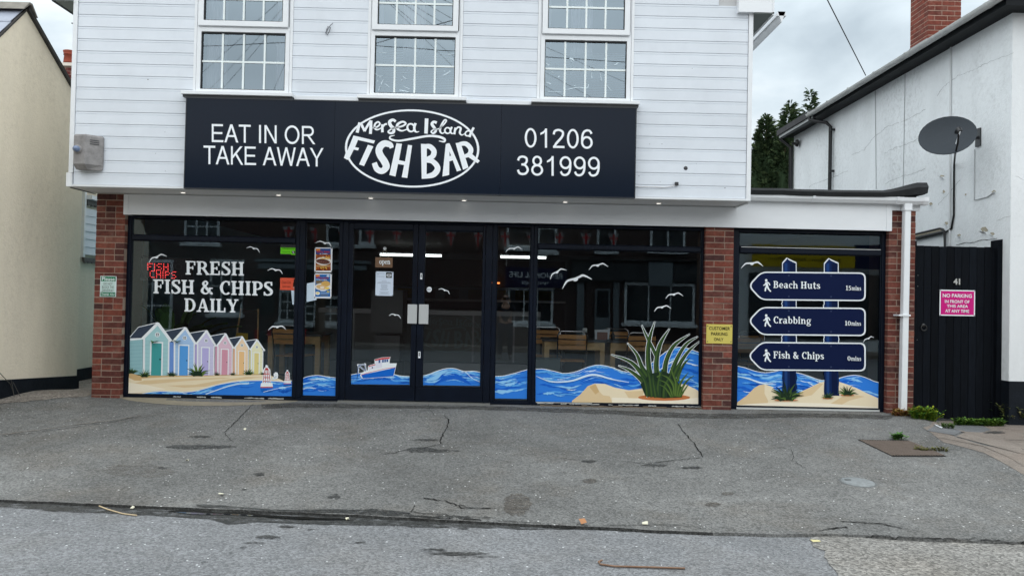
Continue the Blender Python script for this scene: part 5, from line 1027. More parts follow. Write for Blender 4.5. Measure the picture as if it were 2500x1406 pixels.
def poster(label, bx, kind):
    t, x0, x1, z0, z1 = plate('menu_poster', label, 'poster', bx, -.0062, flat(236, 238, 240), th=.0012); rd = random.Random(kind)
    X0, Y0, X1, Y1 = bx; a = Art(-.0066, None, .00006); w_, h_ = X1-X0, Y1-Y0; f = lambda u, v: (X0+u*w_, Y0+v*h_)
    rc = lambda u0, v0, u1, v1, m: a.poly([f(u0, v0), f(u1, v0), f(u1, v1), f(u0, v1)], m)
    if kind == 1:
        rc(.06, .04, .92, .28, flat(52, 78, 140)); rc(.06, .28, .92, .94, flat(150, 78, 44)); rc(.06, .84, .92, .94, flat(120, 60, 34))
        for _ in range(26): u, v = rd.uniform(.1, .88), rd.uniform(.3, .93); a.poly([f(u-.04, v), f(u, v-.05), f(u+.04, v+.01), f(u, v+.03)], flat(*rd.choice([(206, 104, 44), (110, 50, 30), (220, 140, 60)])))
        a.poly(disc(*f(.5, .55), .44*w_, .17*h_), flat(232, 226, 220))
        for i in range(16): u = rd.uniform(.3, .85); v = .42+rd.uniform(-.04, .05); a.line([(*f(u-.1, v+.03), 1.2), (*f(u+.1, v-.02), 1.2)], flat(226, 180, 90), 1)
        a.poly(disc(*f(.48, .57), .4*w_, .1*h_, 20, .12), flat(92, 56, 50))
        for i in range(7): u = .17+i*.1; a.line([(*f(u, .52+.01*i), .8), (*f(u+.07, .63), .8)], flat(150, 104, 90), 1)
        rc(.08, .72, .9, .78, flat(190, 150, 100))
    else:
        rc(.06, .04, .92, .94, flat(48, 110, 176)); a.poly(disc(*f(.8, .1), 4, 2.4), flat(210, 228, 240)); a.poly(disc(*f(.2, .24), 5, 2), flat(120, 170, 215)); rc(.1, .28, .45, .42, flat(120, 106, 88))
        a.poly(disc(*f(.5, .54), .46*w_, .15*h_), flat(228, 224, 216)); a.poly(disc(*f(.66, .42), .26*w_, .12*h_), flat(214, 170, 98)); a.poly(disc(*f(.42, .55), .30*w_, .09*h_, 20, .15), flat(222, 184, 128)); a.poly(disc(*f(.46, .57), .12*w_, .05*h_), flat(240, 226, 210)); a.poly(disc(*f(.75, .6), .12*w_, .05*h_), flat(238, 204, 100))
        a.poly(disc(*f(.2, .8), .13*w_, .07*h_), flat(236, 236, 232)); a.poly(disc(*f(.2, .79), .09*w_, .04*h_), flat(226, 206, 130)); rc(.36, .70, .66, .725, VW); rc(.36, .79, .88, .81, flat(190, 205, 220)); rc(.36, .86, .8, .9, flat(120, 120, 118)); rc(.72, .7, .88, .76, flat(214, 196, 90))
    a.poly([f(.08, .06), f(.3, .05), f(.33, .12), f(.1, .13)], flat(236, 140, 50)); a.build('print', t)
    nm = 'BBQ RIBS' if kind == 1 else 'POLLOCK'
    words(t, -.0096, [(nm, (*f(.12, .14), *f(.86, .22)))], flat(196, 60, 66) if kind == 1 else flat(178, 40, 58), .02); words(t, -.0096, [('& CHIPS', (*f(.30, .235), *f(.72, .28)))], VW, .01)
    if kind == 1: words(t, -.0096, [('£12.95', (*f(.32, .79), *f(.70, .845)))], flat(240, 210, 90), .01)
    for u in (.03, .97):
        for v in (.02, .97): p_ = W(*f(u, v), -.0075); MB(DARKMETAL).box(p_[0]-.006, p_[0]+.006, -.0085, -.0065, p_[1]-.006, p_[1]+.006).build('corner_fixing', t)
poster('upper menu poster in the narrow window, ribs and chips on brown', (768, 604.5, 811, 664.5), 1); poster('lower menu poster in the narrow window, fried fish on blue', (767, 667.5, 809.5, 728), 2)
# open sign on the door
YO = -.022
x0, x1, z0, z1 = pbox(916, 628.5, 958.5, 653.5, YO); t = thing('open_sign', 'brown wooden sign hanging inside the door glass reading open', 'sign', ((x0+x1)/2, YO, z0))
MB(mat('stained_board', C(116, 88, 66), .6, noise=.15, nscale=20, stretch=(.3, 1, 1))).box(x0, x1, YO, YO+.012, z0, z1).build('board', t, bevel=.004); a = Art(YO-.001, None, .00006); serif(a, 'open', (926, 632.0, 953, 644.5), VW, 0.0); a.build('lettering', t)
p0, p1, p2 = W(927, 629, YO), W(949, 630, YO), W(940, 607, YO); MB(mat('string', C(170, 160, 140), .9)).tube([(p0[0], YO+.004, p0[1]), (p2[0], YO+.004, p2[1])], .003, 5).tube([(p2[0], YO+.004, p2[1]), (p1[0], YO+.004, p1[1])], .003, 5).build('string', t)
MB(SHOPGLASS if False else mat('suction_cup', (.5, .52, .52, 1), .2)).lathe([(0, .012), (.012, .01), (.022, 0)], (p2[0], YO-.012, p2[1]), 12, Matrix.Rotation(R(-90), 4, 'X')).build('hook', t)
t, x0, x1, z0, z1 = plate('paper_notice', 'white printed notice with small black logo on the door below the open sign', 'notice', (917, 663, 960, 722), -.0062, flat(214, 226, 242), th=.001)
a = Art(-.0066, None, .00006); a.poly([(942.5, 664.8), (956.5, 665), (956.5, 678.5), (942.5, 678.2)], INK); a.quads(ring(949.5, 672, 6, 4, 1.2, 1.0, 0, 360, 20), VW); a.poly([(945, 671), (954, 671.2), (953.5, 674), (945.5, 673.8)], flat(190, 195, 200)); GREYT = flat(140, 150, 165)
rd = random.Random(3)
for y, L in ((667, 20), (669.4, 6), (674.6, 20)): a.poly([(919, y), (919+L, y+.3), (919+L, y+1), (919, y+.7)], GREYT)
for y, L in ((686, 12), (688.8, 30), (691, 34), (694.5, 16), (697, 16), (699.6, 16), (702, 14), (704.5, 20), (707.2, 18), (712.6, 24), (715, 18), (717.6, 26)): a.poly([(938-L/2, y), (938+L/2, y+.4), (938+L/2, y+1.1), (938-L/2, y+.7)], GREYT)
a.build('print', t)
for u, v in ((918.5, 664.5), (958.5, 665), (918, 720.5), (958, 721)): p_ = W(u, v, -.0075); MB(GREYM).box(p_[0]-.005, p_[0]+.005, -.0085, -.0065, p_[1]-.005, p_[1]+.005).build('corner_fixing', t)
c_ = W(1048, 706.5, -.005); t = thing('push_sticker', 'round white push sticker on the right hand door glass', 'sticker', (c_[0], -.005, c_[1])); a = Art(-.005); a.poly(disc(1048, 706.5, 6.4, n=28), VW); a.build('disc', t); words(t, -.0062, [('PUSH', (1043.5, 704.6, 1052.5, 708.6))], GREYT)
# alarm box
ALM = mat('weathered_plastic', C(150, 147, 146, .9), .6, .2, noise=.3, nscale=13); LOU = mat('louvre_dark', (.05, .05, .055, 1), .6)
ax0, ax1, az0, az1 = -4.985, -4.70, 2.70, 3.095
t = thing('alarm_box', 'weathered grey alarm box with blue lamp on the white boards', 'alarm box', (ax0, YU, az0))
pl = [(ax0, YU-.012), (ax1, YU-.012), (ax1-.005, YU-.03), (-4.84, YU-.15), (ax0+.005, YU-.13)]
n = len(pl); inset = lambda P_, s: [((p_[0]-(-4.85))*s-4.85, (p_[1]-YU)*s+YU) for p_ in P_]
mb = MB(ALM); low = [(p_[0], p_[1], az0+.055) for p_ in pl]; top = [(p_[0], p_[1], az1-.02) for p_ in pl]; bot = [(p_[0], p_[1], az0) for p_ in [(ax0+.01, YU-.012), (ax1-.01, YU-.012), (ax1-.012, YU-.025), (-4.835, YU-.09), (ax0+.012, YU-.08)]]; cap = [(p_[0], p_[1], az1) for p_ in inset(pl, .93)]
vs = bot+low+top+cap; mb.faces(vs, [tuple(range(n-1, -1, -1)), tuple(range(3*n, 4*n))] + [(k*n+i, k*n+(i+1) % n, (k+1)*n+(i+1) % n, (k+1)*n+i) for k in range(3) for i in range(n)]); mb.f = [tuple(reversed(f)) for f in mb.f]; mb.build('case', t)
BLUEL = mat('blue_lamp', C(112, 128, 156), .3, .5); MB(BLUEL).lathe([(.0, .075), (.022, .068), (.034, .05), (.037, .0)], (-4.925, YU-.138, 2.92), 16, Matrix.Rotation(R(90), 4, 'X')).build('lamp', t); MB(ALM).lathe([(.036, .02), (.05, .015), (.05, -.01)], (-4.925, YU-.138, 2.92), 16, Matrix.Rotation(R(90), 4, 'X')).build('lamp_base', t)
va, vb = Vector((-4.84, YU-.15, 0)), Vector((ax1-.005, YU-.03, 0)); dirv = (vb-va).normalized(); nrm = Vector((dirv.y, -dirv.x, 0))
for i in range(3):
    z = 2.985+i*.022; p0 = va+dirv*.05+nrm*.003; p1 = va+dirv*.145+nrm*.003
    mb = MB(LOU); mb.hexa([(p0.x, p0.y, z), (p1.x, p1.y, z), (p1.x-nrm.x*.006, p1.y-nrm.y*.006, z), (p0.x-nrm.x*.006, p0.y-nrm.y*.006, z), (p0.x, p0.y, z+.009), (p1.x, p1.y, z+.009), (p1.x-nrm.x*.006, p1.y-nrm.y*.006, z+.009), (p0.x-nrm.x*.006, p0.y-nrm.y*.006, z+.009)]); mb.build('louvre', t); 
    MB(ALM).box(ax0-.012, ax0+.006, YU-.10, YU-.05, z, z+.012).build('louvre', t)
MB(LOU).box(-4.90, -4.885, YU-.087, YU-.083, az0+.018, az0+.026).build('keyhole', t)
# loose cable end and small bracket on the boards, wire stub at lower right
CAB_ = mat('grey_cable', C(95, 98, 104), .6)
cpth = lambda pts, Y: [(W(*p_, Y)[0], Y-.012*(i % 2), W(*p_, Y)[1]) for i, p_ in enumerate(pts)]
tag(MB(CAB_).tube(cpth([(813, 57), (808, 63), (800, 72), (795, 82), (799, 86), (805, 78), (807, 68), (801, 66), (797, 74), (798, 84)], YU-.012), .004, 6).build('cable_loop'), 'knotted loose grey cable end sticking out between the first and second upper windows', 'cable')
tag(MB(mat('white_cable', C(205, 205, 205), .5)).tube(cpth([(1552, 456), (1590, 457), (1622, 458), (1640, 456), (1652, 451)], YU-.012), .006, 6).build('cable_end'), 'short white cable running right from the sign corner', 'cable')
p_ = W(1651, 450, YU); tag(MB(DARKMETAL).box(p_[0]-.02, p_[0]+.02, YU-.03, YU-.001, p_[1]-.015, p_[1]+.02).build('cable_clip'), 'dark clip at the end of the white cable on the boards', 'clip')
p_ = W(1674, 411, YU); tag(MB(LOU).lathe([(0, .008), (.02, .006), (.025, 0)], (p_[0], YU+.001, p_[1]), 12, Matrix.Rotation(R(90), 4, 'X')).build('hole_plug'), 'small dark plugged hole in the white boards right of the sign', 'plug')
# downlights in the soffit
LAMP = mat('lit_lamp', (1, 1, 1, 1), .5, emit=(1, .95, .85, 1), es=1.3); RIMW = mat('lamp_rim', (.5, .5, .5, 1), .4)
names = ['downlight in the soffit at the far left, above the brick pier side', 'downlight in the soffit under the words TAKE AWAY', 'downlight in the soffit below the oval logo left end', 'downlight in the soffit below the oval logo right end', 'downlight in the soffit under the phone number on the sign', 'downlight in the soffit right of the sign, the last of the row']
for (px_, py_), nm in zip(((447, 471), (680, 477), (905, 484.5), (1133, 490), (1380, 494), (1608, 497)), names):
    v = ray(px_, py_); k = (ZO-.012-CAM.z)/v.z; q = CAM+v*k; c_ = (q.x, min(-.22, max(-.55, q.y)), ZO-.0085)
    t = thing('downlight', 'small round lit ' + nm, 'light', c_, 'downlights in the soffit'); MB(RIMW).lathe([(.03, -.006), (.045, -.005), (.048, .0)], c_, 16).build('rim', t); MB(LAMP).lathe([(0, -.003), (.03, -.004)], c_, 16).build('lens', t)
# white square gutter and downpipe on the extension
t = thing('white_gutter', 'white square gutter along the fascia under the felt roof edge', 'gutter', (4, YFA-.06, 2.58))
gp = [(YFA-.004, 2.585), (YFA-.075, 2.585), (YFA-.105, 2.622), (YFA-.112, 2.662), (YFA-.100, 2.664), (YFA-.09, 2.63), (YFA-.065, 2.6), (YFA-.004, 2.6)]
MB(WHITE).extr(gp, 'x', XR+.003, 4.86).build('trough', t); gp2 = [(YFA-.002+(y-YFA)*1.08, 2.585-.004+(z-2.585)*1.05) for y, z in gp]
for a_, b_ in ((3.735, 3.765), (4.77, 4.80), (5.08, 5.105)): MB(WHITE).extr(gp2, 'x', a_, b_).build('bracket', t)
MB(WHITE).extr([(y, z-.004) for y, z in gp2], 'x', 4.80, 5.08).build('outlet', t); MB(WHITE).extr([(YFA-.004, 2.575), (YFA-.085, 2.575), (YFA-.112, 2.62), (YFA-.114, 2.668), (YFA-.004, 2.668)], 'x', 5.105, 5.165).build('stop_end', t)
t = thing('white_downpipe', 'white square plastic downpipe standing in front of the right brick pier', 'downpipe', (4.935, YP-.1, 0))
zc = gz(4.9, -.3)
MB(WHITE).hexa([(4.87, YP-.115, zc-.01), (4.945, YP-.115, zc-.01), (4.945, YP-.04, zc-.01), (4.87, YP-.04, zc-.01), (4.885, YP-.125, 2.56), (4.96, YP-.125, 2.56), (4.96, YP-.05, 2.56), (4.885, YP-.05, 2.56)]).build('pipe', t, bevel=.006)
MB(WHITE).box(4.875, 4.97, YP-.135, YP-.045, 2.50, 2.60).build('outlet_neck', t, bevel=.006); MB(WHITE).box(4.82, 4.965, YP-.132, YP-.0, 1.205, 1.225).build('clip', t)

# ------------------------------------------------------------------ inside the shop
CARDW = flat(200, 205, 205)
# strip lights far back
TUBE = mat('fluorescent_tube', (1, 1, 1, 1), .5, emit=(.92, 1, .97, 1), es=1.7)
for (xa, xb, py_), lb in zip(((928, 1078, 621.5), (1222, 1333, 627)), ('long lit strip light deep in the shop seen through the doors', 'long lit strip light deep in the shop seen beside the right door')):
    Y = 7.0; p0, p1 = W(xa, py_, Y), W(xb, py_+2, Y); z = p0[1]
    t = thing('strip_light', lb, 'light', ((p0[0]+p1[0])/2, Y, z), 'strip lights deep in the shop'); MB(TUBE).tube([(p0[0], Y, z), (p1[0], Y, z)], .026, 8).build('tube', t); MB(WHITE).box(p0[0]-.03, p1[0]+.03, Y-.03, Y+.03, z+.03, z+.07).build('batten', t); MB(DARKMETAL).tube([((p0[0]+p1[0])/2, Y, z+.07), ((p0[0]+p1[0])/2, Y, 2.47)], .006, 5).build('hanger', t)
# LED sign
LEDR = mat('red_led', (.8, .05, .05, 1), .5, emit=(1, .07, .07, 1), es=1.6); LEDOFF = mat('dull_led', (.16, .17, .17, 1), .4)
YL = .06; c_ = W(412, 655, YL)
t = thing('led_sign', 'dark oval sign board with red dots spelling FISH CHIPS in the left window', 'sign', (c_[0], YL, c_[1])); 
a = Art(YL); a.poly([(345, 625), (470, 632), (472, 690), (342, 684)], BLACKP); a.build('board', t)
DOT = {'F': ['1111', '1000', '1110', '1000', '1000'], 'I': ['1', '1', '1', '1', '1'], 'S': ['0111', '1000', '0110', '0001', '1110'], 'H': ['1001', '1001', '1111', '1001', '1001'], 'C': ['0111', '1000', '1000', '1000', '0111'], 'P': ['1110', '1001', '1110', '1000', '1000']}
mb = MB(LEDR)
def leds(body, x, y, dx, dy, sl):
    for ch in body:
        wch = len(DOT[ch][0])
        for r_, row in enumerate(DOT[ch]):
            for k in range(wch):
                if row[k] == '1':
                    p_ = W(x+k*dx, y+r_*dy+k*sl, YL-.006); mb.faces([(p_[0]+.0052*math.cos(j*1.0472), YL-.006, p_[1]+.0052*math.sin(j*1.0472)) for j in range(6)], [(5, 4, 3, 2, 1, 0)][::1])
        x += (wch+.75)*dx; y += (wch+.75)*sl
leds('FISH', 361, 643.5, 3.45, 3.7, .12); leds('CHIPS', 366.5, 661.5, 3.3, 3.8, .14); mb.f = [tuple(reversed(f)) for f in mb.f]; mb.build('lit_dots', t)
a = Art(YL-.004)
for i in range(46): an = 6.283*i/46; a.poly(disc(408+52*math.cos(an), 657+22*math.sin(an)+.9*math.cos(an), .55, n=6), LEDOFF)
for i in range(16): an = 6.283*i/16; a.poly(disc(437+8*math.cos(an), 651+6*math.sin(an), .5, n=6), LEDOFF)
a.build('unlit_dots', t)
# big leafy pot plant inside left
LEAF = mat('plant_leaf', C(84, 124, 62), .4, .4, noise=.25, nscale=6); POT = mat('plant_pot', C(80, 80, 82), .6)
bx_, by_, bz_ = -4.38, .55, .0
t = thing('pot_plant', 'large leafy green pot plant behind the first beach hut in the left window', 'plant', (bx_, by_, .012))
MB(POT).lathe([(0, .02), (.16, .02), (.2, .38), (.18, .4), (0, .37)], (bx_, by_, 0), 18).build('pot', t)
rd = random.Random(5)
for i in range(22):
    an = rd.uniform(0, 6.28); L = rd.uniform(.5, .8); el = rd.uniform(.5, 1.25); b0 = Vector((bx_+rd.uniform(-.04, .04), by_+rd.uniform(-.04, .04), .38)); d = Vector((math.cos(an)*math.cos(el), math.sin(an)*math.cos(el)*.6, math.sin(el))); stem = .42
    mb = MB(LEAF); prev = None; side = d.cross(Vector((0, 0, 1))).normalized()
    for k in range(8):
        s_ = k/7; p_ = b0+d*(stem+L*s_)+Vector((0, 0, -.35*s_*s_*L)); wd = .085*math.sin(math.pi*min(1, .08+s_*.92))**.8+.004
        cur = (p_+side*wd, p_-Vector((0, 0, .02)), p_-side*wd)
        if prev: mb.face([prev[0], prev[1], cur[1], cur[0]], None, True); mb.face([prev[1], prev[2], cur[2], cur[1]], None, True)
        prev = cur
    mb.tube([b0, b0+d*stem], .008, 5); mb.build('leaf', t)
# chalkboard easel, yellow floor sign, pale counter, dispenser, blender table
t = thing('chalkboard_easel', 'small dark chalkboard easel standing in the left window behind the huts', 'chalkboard', (-3.75, 1.7, .012)); SLT = mat('chalk_slate', (.045, .05, .05, 1), .8, noise=.2, nscale=8)
mb = MB(SLT); mb.hexa([(-4.02, 1.62, .02), (-3.62, 1.62, .02), (-3.62, 1.64, .02), (-4.02, 1.64, .02), (-3.93, 1.80, 1.07), (-3.70, 1.80, 1.07), (-3.70, 1.82, 1.07), (-3.93, 1.82, 1.07)]); mb.build('board', t); MB(WOOD).tube([(-4.03, 1.61, .0), (-3.945, 1.80, 1.09)], .014, 5).build('leg', t); MB(WOOD).tube([(-3.61, 1.61, .0), (-3.69, 1.80, 1.09)], .014, 5).build('leg', t); MB(WOOD).tube([(-3.82, 2.1, .0), (-3.82, 1.82, 1.05)], .014, 5).build('leg', t)
x0, x1, z0, z1 = pbox(577, 813, 604, 846, 1.2); t = thing('floor_sign', 'yellow plastic floor sign just showing above the peach beach hut', 'floor sign', ((x0+x1)/2, 1.2, .012)); MB(mat('yellow_plastic', C(225, 185, 30), .5)).hexa([(x0-.06, 1.12, .012), (x1+.06, 1.12, .012), (x1+.06, 1.13, .012), (x0-.06, 1.13, .012), (x0, 1.2, z1), (x1, 1.2, z1), (x1, 1.215, z1), (x0, 1.215, z1)]).build('panel', t)
t = thing('serving_counter', 'long steel serving counter with glass front deep in the shop', 'counter', (-.7, 3.4, .012)); STEELD = mat('counter_steel', (.32, .33, .33, 1), .35, .5, metal=.8)
MB(STEELD).box(-3.2, .6, 3.4, 4.1, 1.02, 1.1).build('top', t); MB(mat('counter_front', (.16, .17, .165, 1), .35, .5)).box(-3.2, .6, 3.46, 4.05, .22, 1.02).build('front', t); MB(STEELD).box(-3.2, .6, 3.43, 4.08, .02, .2).build('plinth', t)
for x in (-2.6, -1.6, -.55, .15): MB(STEELD).box(x-.015, x+.015, 3.445, 3.46, .22, 1.02).build('joint', t)
CL = flat(128, 142, 140)
Tm = lambda p_: (lambda q: q)((-.95+(p_[0]-1005)*.00335, .72-(p_[1]-360)*.0035))
logo(3.455, Tm, 'counter_logo', t, CL, .0004)
RANGE = mat('range_dark', (.03, .03, .032, 1), .4); t = thing('frying_range', 'dark frying range with a glowing heater behind the counter', 'range', (-.5, 6, .012)); MB(RANGE).box(-2.6, 1.2, 5.6, 6.4, .012, 1.25).build('body', t); MB(RANGE).box(-2.6, 1.2, 5.8, 6.4, 1.55, 2.1).build('canopy', t); MB(mat('heat_glow', (1, .3, .1, 1), .5, emit=(1, .25, .06, 1), es=2.0)).box(-.33, -.13, 5.55, 5.58, 1.62, 1.645).build('heater', t); MB(STEELD).box(-2.6, 1.2, 5.58, 5.8, 1.25, 1.29).build('shelf', t)
t = thing('menu_board', 'white and yellow menu cards above the frying range', 'menu board', (-.9, 6.5, 1.5)); 
for i in range(7): MB(flat(*random.choice([(150, 150, 140), (170, 150, 70), (120, 120, 120)]), .5)).box(-2.3+i*.5, -2.0+i*.5, 6.42, 6.44, 1.30, 1.5).build('card', t)
t = thing('white_cabinet', 'tall pale cabinet standing inside behind the left door', 'cabinet', (-1.9, 2.4, .012)); CABM = mat('cabinet_grey', (.17, .175, .175, 1), .5); MB(CABM).box(-2.12, -1.62, 2.4, 2.9, .75, 1.42).build('body', t); MB(CABM).box(-2.06, -1.66, 2.42, 2.86, .30, .70).build('drawer', t); MB(DARKMETAL).box(-2.1, -1.64, 2.44, 2.88, .012, .28).build('base', t)
# tables, chairs and what stands on them
def table(x, y, label, L=.86):
    t = thing('cafe_table', label, 'table', (x, y, .012), 'wooden cafe tables'); TT = mat('table_top', C(96, 100, 102), .4, noise=.3, nscale=6)
    MB(TT).box(-L/2, L/2, -.33, .33, .715, .745).build('tabletop', t, True, .004); MB(WOOD).box(-L/2+.05, L/2-.05, -.29, -.265, .60, .715).build('apron', t, True); MB(WOOD).box(-L/2+.05, L/2-.05, .265, .29, .60, .715).build('apron', t, True)
    for sx in (-1, 1):
        for sy in (-1, 1): MB(WOOD).box(sx*(L/2-.065)-.035, sx*(L/2-.065)+.035, sy*.27-.035, sy*.27+.035, 0, .714).build('leg', t, True)
    return t
T1 = table(.99, 1.55, 'wooden cafe table with grey top in the right hand window, salt pot on it', .92); T2 = table(1.93, 1.55, 'wooden cafe table with grey top behind the painted sea grass', .92)
T3 = table(3.5, 1.7, 'wooden cafe table standing behind the finger posts', .9); T4 = table(-3.0, 1.6, 'wooden cafe table near the right edge of the left window', .8)
def chair(loc, rz, label):
    t = thing('cafe_chair', label, 'chair', loc, 'wood slatted cafe chairs')
    for s in (-1, 1):
        MB(CHROME).tube([(s*.20, .20, 0), (s*.195, .19, .42), (s*.19, .18, .45)], .012, 7).build('leg', t, True); MB(CHROME).tube([(s*.19, -.22, 0), (s*.19, -.18, .44)], .012, 7).build('leg', t, True)
    MB(CHROME).tube([(-.195, -.18, .43), (-.20, -.22, .62), (-.20, -.26, .80), (-.185, -.272, .855), (-.15, -.28, .875), (.15, -.28, .875), (.185, -.272, .855), (.20, -.26, .80), (.20, -.22, .62), (.195, -.18, .43)], .012, 7).build('back_frame', t, True)
    MB(CHROME).tube([(-.195, -.2, .2), (.195, -.2, .2)], .008, 6).build('stretcher', t, True)
    for i in range(3): z = .62+i*.075; y = -.225-.022*i; MB(WOODSL).box(-.19, .19, y-.006, y+.008, z, z+.058).build('back_slat', t, True, .002)
    for i in range(6): y = -.16+i*.066; MB(WOODSL).box(-.2, .2, y, y+.056, .445, .46).build('seat_slat', t, True, .002)
    return t
c1 = chair((.93, 1.22, .012), 0, 'wood slatted chair with chrome frame at the table with the salt pot')
for loc, rzc, lb in (((1.88, 1.2, .012), .05, 'wood slatted chair partly hidden behind the painted sea grass'), ((.66, 2.05, .012), math.pi, 'wood slatted chair on the far side of the salt pot table'), ((1.75, 2.05, .012), math.pi+.05, 'wood slatted chair on the far side of the sea grass table'), ((3.35, 1.3, .012), .1, 'wood slatted chair behind the lowest finger sign'), ((3.9, 2.15, .012), math.pi, 'wood slatted chair beyond the table behind the finger posts'), ((-2.95, 1.15, .012), -.2, 'wood slatted chair near the buoys in the left window')): copy_thing(c1, loc, rzc, lb)
SALT = mat('salt_white', C(215, 222, 222), .4)
t = thing('salt_pot', 'white salt pot standing on the table in the right hand window', 'salt pot', (1.15, 1.42, .757)); MB(SALT).lathe([(0, 0), (.045, .0), (.05, .01), (.046, .06), (.03, .08), (.038, .10), (.04, .14), (.034, .16), (0, .165)], (1.15, 1.42, .758), 16).build('body', t)
t = thing('napkin_holder', 'wooden napkin holder full of white napkins on the table', 'napkin holder', (1.40, 1.42, .757)); MB(mat('holder_wood', C(140, 92, 70), .5)).box(1.325, 1.475, 1.38, 1.40, .758, .865).build('front', t); MB(mat('holder_wood', None)).box(1.325, 1.475, 1.46, 1.48, .758, .85).build('back', t)
for i in range(4): MB(flat(226, 232, 236)).hexa([(1.30+.05*i*.4, 1.405+.012*i, .76), (1.50, 1.405+.012*i, .76), (1.50, 1.412+.012*i, .76), (1.30+.02*i, 1.412+.012*i, .76), (1.29+.04*i, 1.405+.012*i, .895), (1.49+.01*i, 1.405+.012*i, .90+.006*i), (1.49+.01*i, 1.412+.012*i, .90+.006*i), (1.29+.04*i, 1.412+.012*i, .895)]).build('napkin', t)
t = thing('vinegar_bottle', 'dark vinegar bottle beside the napkin holder', 'bottle', (1.56, 1.45, .757)); MB(RANGE).lathe([(0, 0), (.028, 0), (.03, .07), (.012, .10), (.012, .14), (0, .145)], (1.56, 1.45, .758), 12).build('body', t)
t = thing('white_bin', 'pale square bin on the floor left of the cafe table', 'bin', (.62, 1.0, .012)); MB(mat('bin_plastic', C(150, 170, 172, .7), .5)).hexa([(.46, .95, .012), (.74, .95, .012), (.74, 1.2, .012), (.46, 1.2, .012), (.43, .92, .50), (.77, .92, .50), (.77, 1.23, .50), (.43, 1.23, .50)]).build('body', t)
t = thing('napkin_dispenser', 'pale square dispenser on a clear stand in the left window', 'dispenser', (-3.0, 1.5, .757)); q0 = pbox(660, 830, 675, 842, 1.5); MB(flat(200, 225, 215)).box(q0[0], q0[1], 1.46, 1.54, q0[2], q0[3]).build('body', t); MB(STEEL).tube([((q0[0]+q0[1])/2, 1.5, .757), ((q0[0]+q0[1])/2, 1.5, q0[2])], .012, 6).build('stand', t)
# ------------------------------------------------------------------ white house on the right, gate
def render_mat(name, base, stain, amt=.5, bump=.5):
    m = bpy.data.materials.new(name); m.use_nodes = True; t = m.node_tree; b = t.nodes['Principled BSDF']; b.inputs['Roughness'].default_value = .85; b.inputs['Specular IOR Level'].default_value = .2
    N, K = t.nodes.new, t.links.new; tc = N('ShaderNodeTexCoord')
    def noise(s, d, r=.65, st=(1, 1, 1)):
        mp = N('ShaderNodeMapping'); mp.inputs['Scale'].default_value = st; K(tc.outputs['Object'], mp.inputs[0]); n = N('ShaderNodeTexNoise'); n.inputs['Scale'].default_value = s; n.inputs['Detail'].default_value = d; n.inputs['Roughness'].default_value = r; K(mp.outputs[0], n.inputs['Vector']); return n.outputs['Fac']
    def rng(s, a, c, lo, hi):
        r = N('ShaderNodeMapRange'); r.inputs[1].default_value = a; r.inputs[2].default_value = c; r.inputs[3].default_value = lo; r.inputs[4].default_value = hi; K(s, r.inputs[0]); return r.outputs[0]
    def mul(a, c):
        q = N('ShaderNodeMath'); q.operation = 'MULTIPLY'; K(a, q.inputs[0]); K(c, q.inputs[1]); return q.outputs[0]
    big = rng(noise(.9, 5, .65, (1, 1, .7)), .42, .66, .1, 1); fine = rng(noise(16, 8, .75), .46, .68, 0, 1)
    mx = N('ShaderNodeMix'); mx.data_type = 'RGBA'; mx.inputs[6].default_value = base; mx.inputs[7].default_value = stain; f_ = mul(mul(big, fine), rng(noise(3, 3), 0, 1, amt*1.4, amt*.6)); K(f_, mx.inputs[0])
    h = N('ShaderNodeHueSaturation'); K(mx.outputs[2], h.inputs['Color']); K(rng(noise(2.2, 5, .6, (1, 1, .35)), .3, .7, .93, 1.05), h.inputs['Value']); K(h.outputs[0], b.inputs['Base Color'])
    bp = N('ShaderNodeBump'); bp.inputs['Strength'].default_value = bump; bp.inputs['Distance'].default_value = .012; K(noise(34, 6, .7), bp.inputs['Height']); K(bp.outputs[0], b.inputs['Normal']); MATS[name] = m; return m
WREN = render_mat('white_render', (.85, .885, .90, 1), (.40, .41, .41, 1), .5, .55); WREN2 = render_mat('white_render_front', (.78, .80, .81, 1), (.4, .42, .42, 1), .25, .3)
CREAM = render_mat('cream_render', (.85, .765, .615, 1), (.5, .43, .32, 1), .35, .55)
BPL = mat('black_plinth', (.007, .010, .015, 1), .6, .15, noise=.4, nscale=5, bump=.3, bscale=30)
BLKW = mat('black_woodwork', (.008, .010, .012, 1), .5, .12)
wx = 6.30; wy0, wy1 = -.06, 6.98; wz = 5.04
wh = thing('white_house', 'white rendered house with peeling paint and long side wall beside the black gate', 'house', (wx, wy0, -.2))
MB(WREN).box(wx, wx+.25, wy0+.004, wy1, -.3, wz).build('side_wall', wh); MB(WREN2).box(wx+.002, 13, wy0, wy0+.25, .42, wz).build('front_wall', wh); MB(BPL).box(wx-.004, 13, wy0-.012, wy0+.25, -.4, .42).build('plinth', wh); MB(WREN).box(wx+.25, 13, wy1-.25, wy1, -.3, wz).build('rear_wall', wh)
ov = .24; ex = wx-ov
MB(BLKW).box(ex, 13, wy0-ov, wy1+.15, wz, wz+.02).build('soffit', wh); MB(BLKW).box(ex-.02, ex, wy0-ov, 5.35, wz-.01, wz+.10).build('eaves_board', wh); MB(BLKW).box(ex-.02, 13, wy0-ov-.02, wy0-ov, wz-.01, wz+.10).build('eaves_board', wh)
MB(mat('grey_white_board', C(190, 194, 194), .6)).box(ex-.02, ex, 5.36, wy1+.2, wz+.0, wz+.10).build('eaves_board', wh); MB(BLKW).box(ex-.015, ex+.04, 5.36, wy1+.2, wz-.05, wz-.002).build('eaves_strip', wh)
RT = mat('dark_roof_tile', C(62, 62, 64), .8, noise=.3, nscale=5)
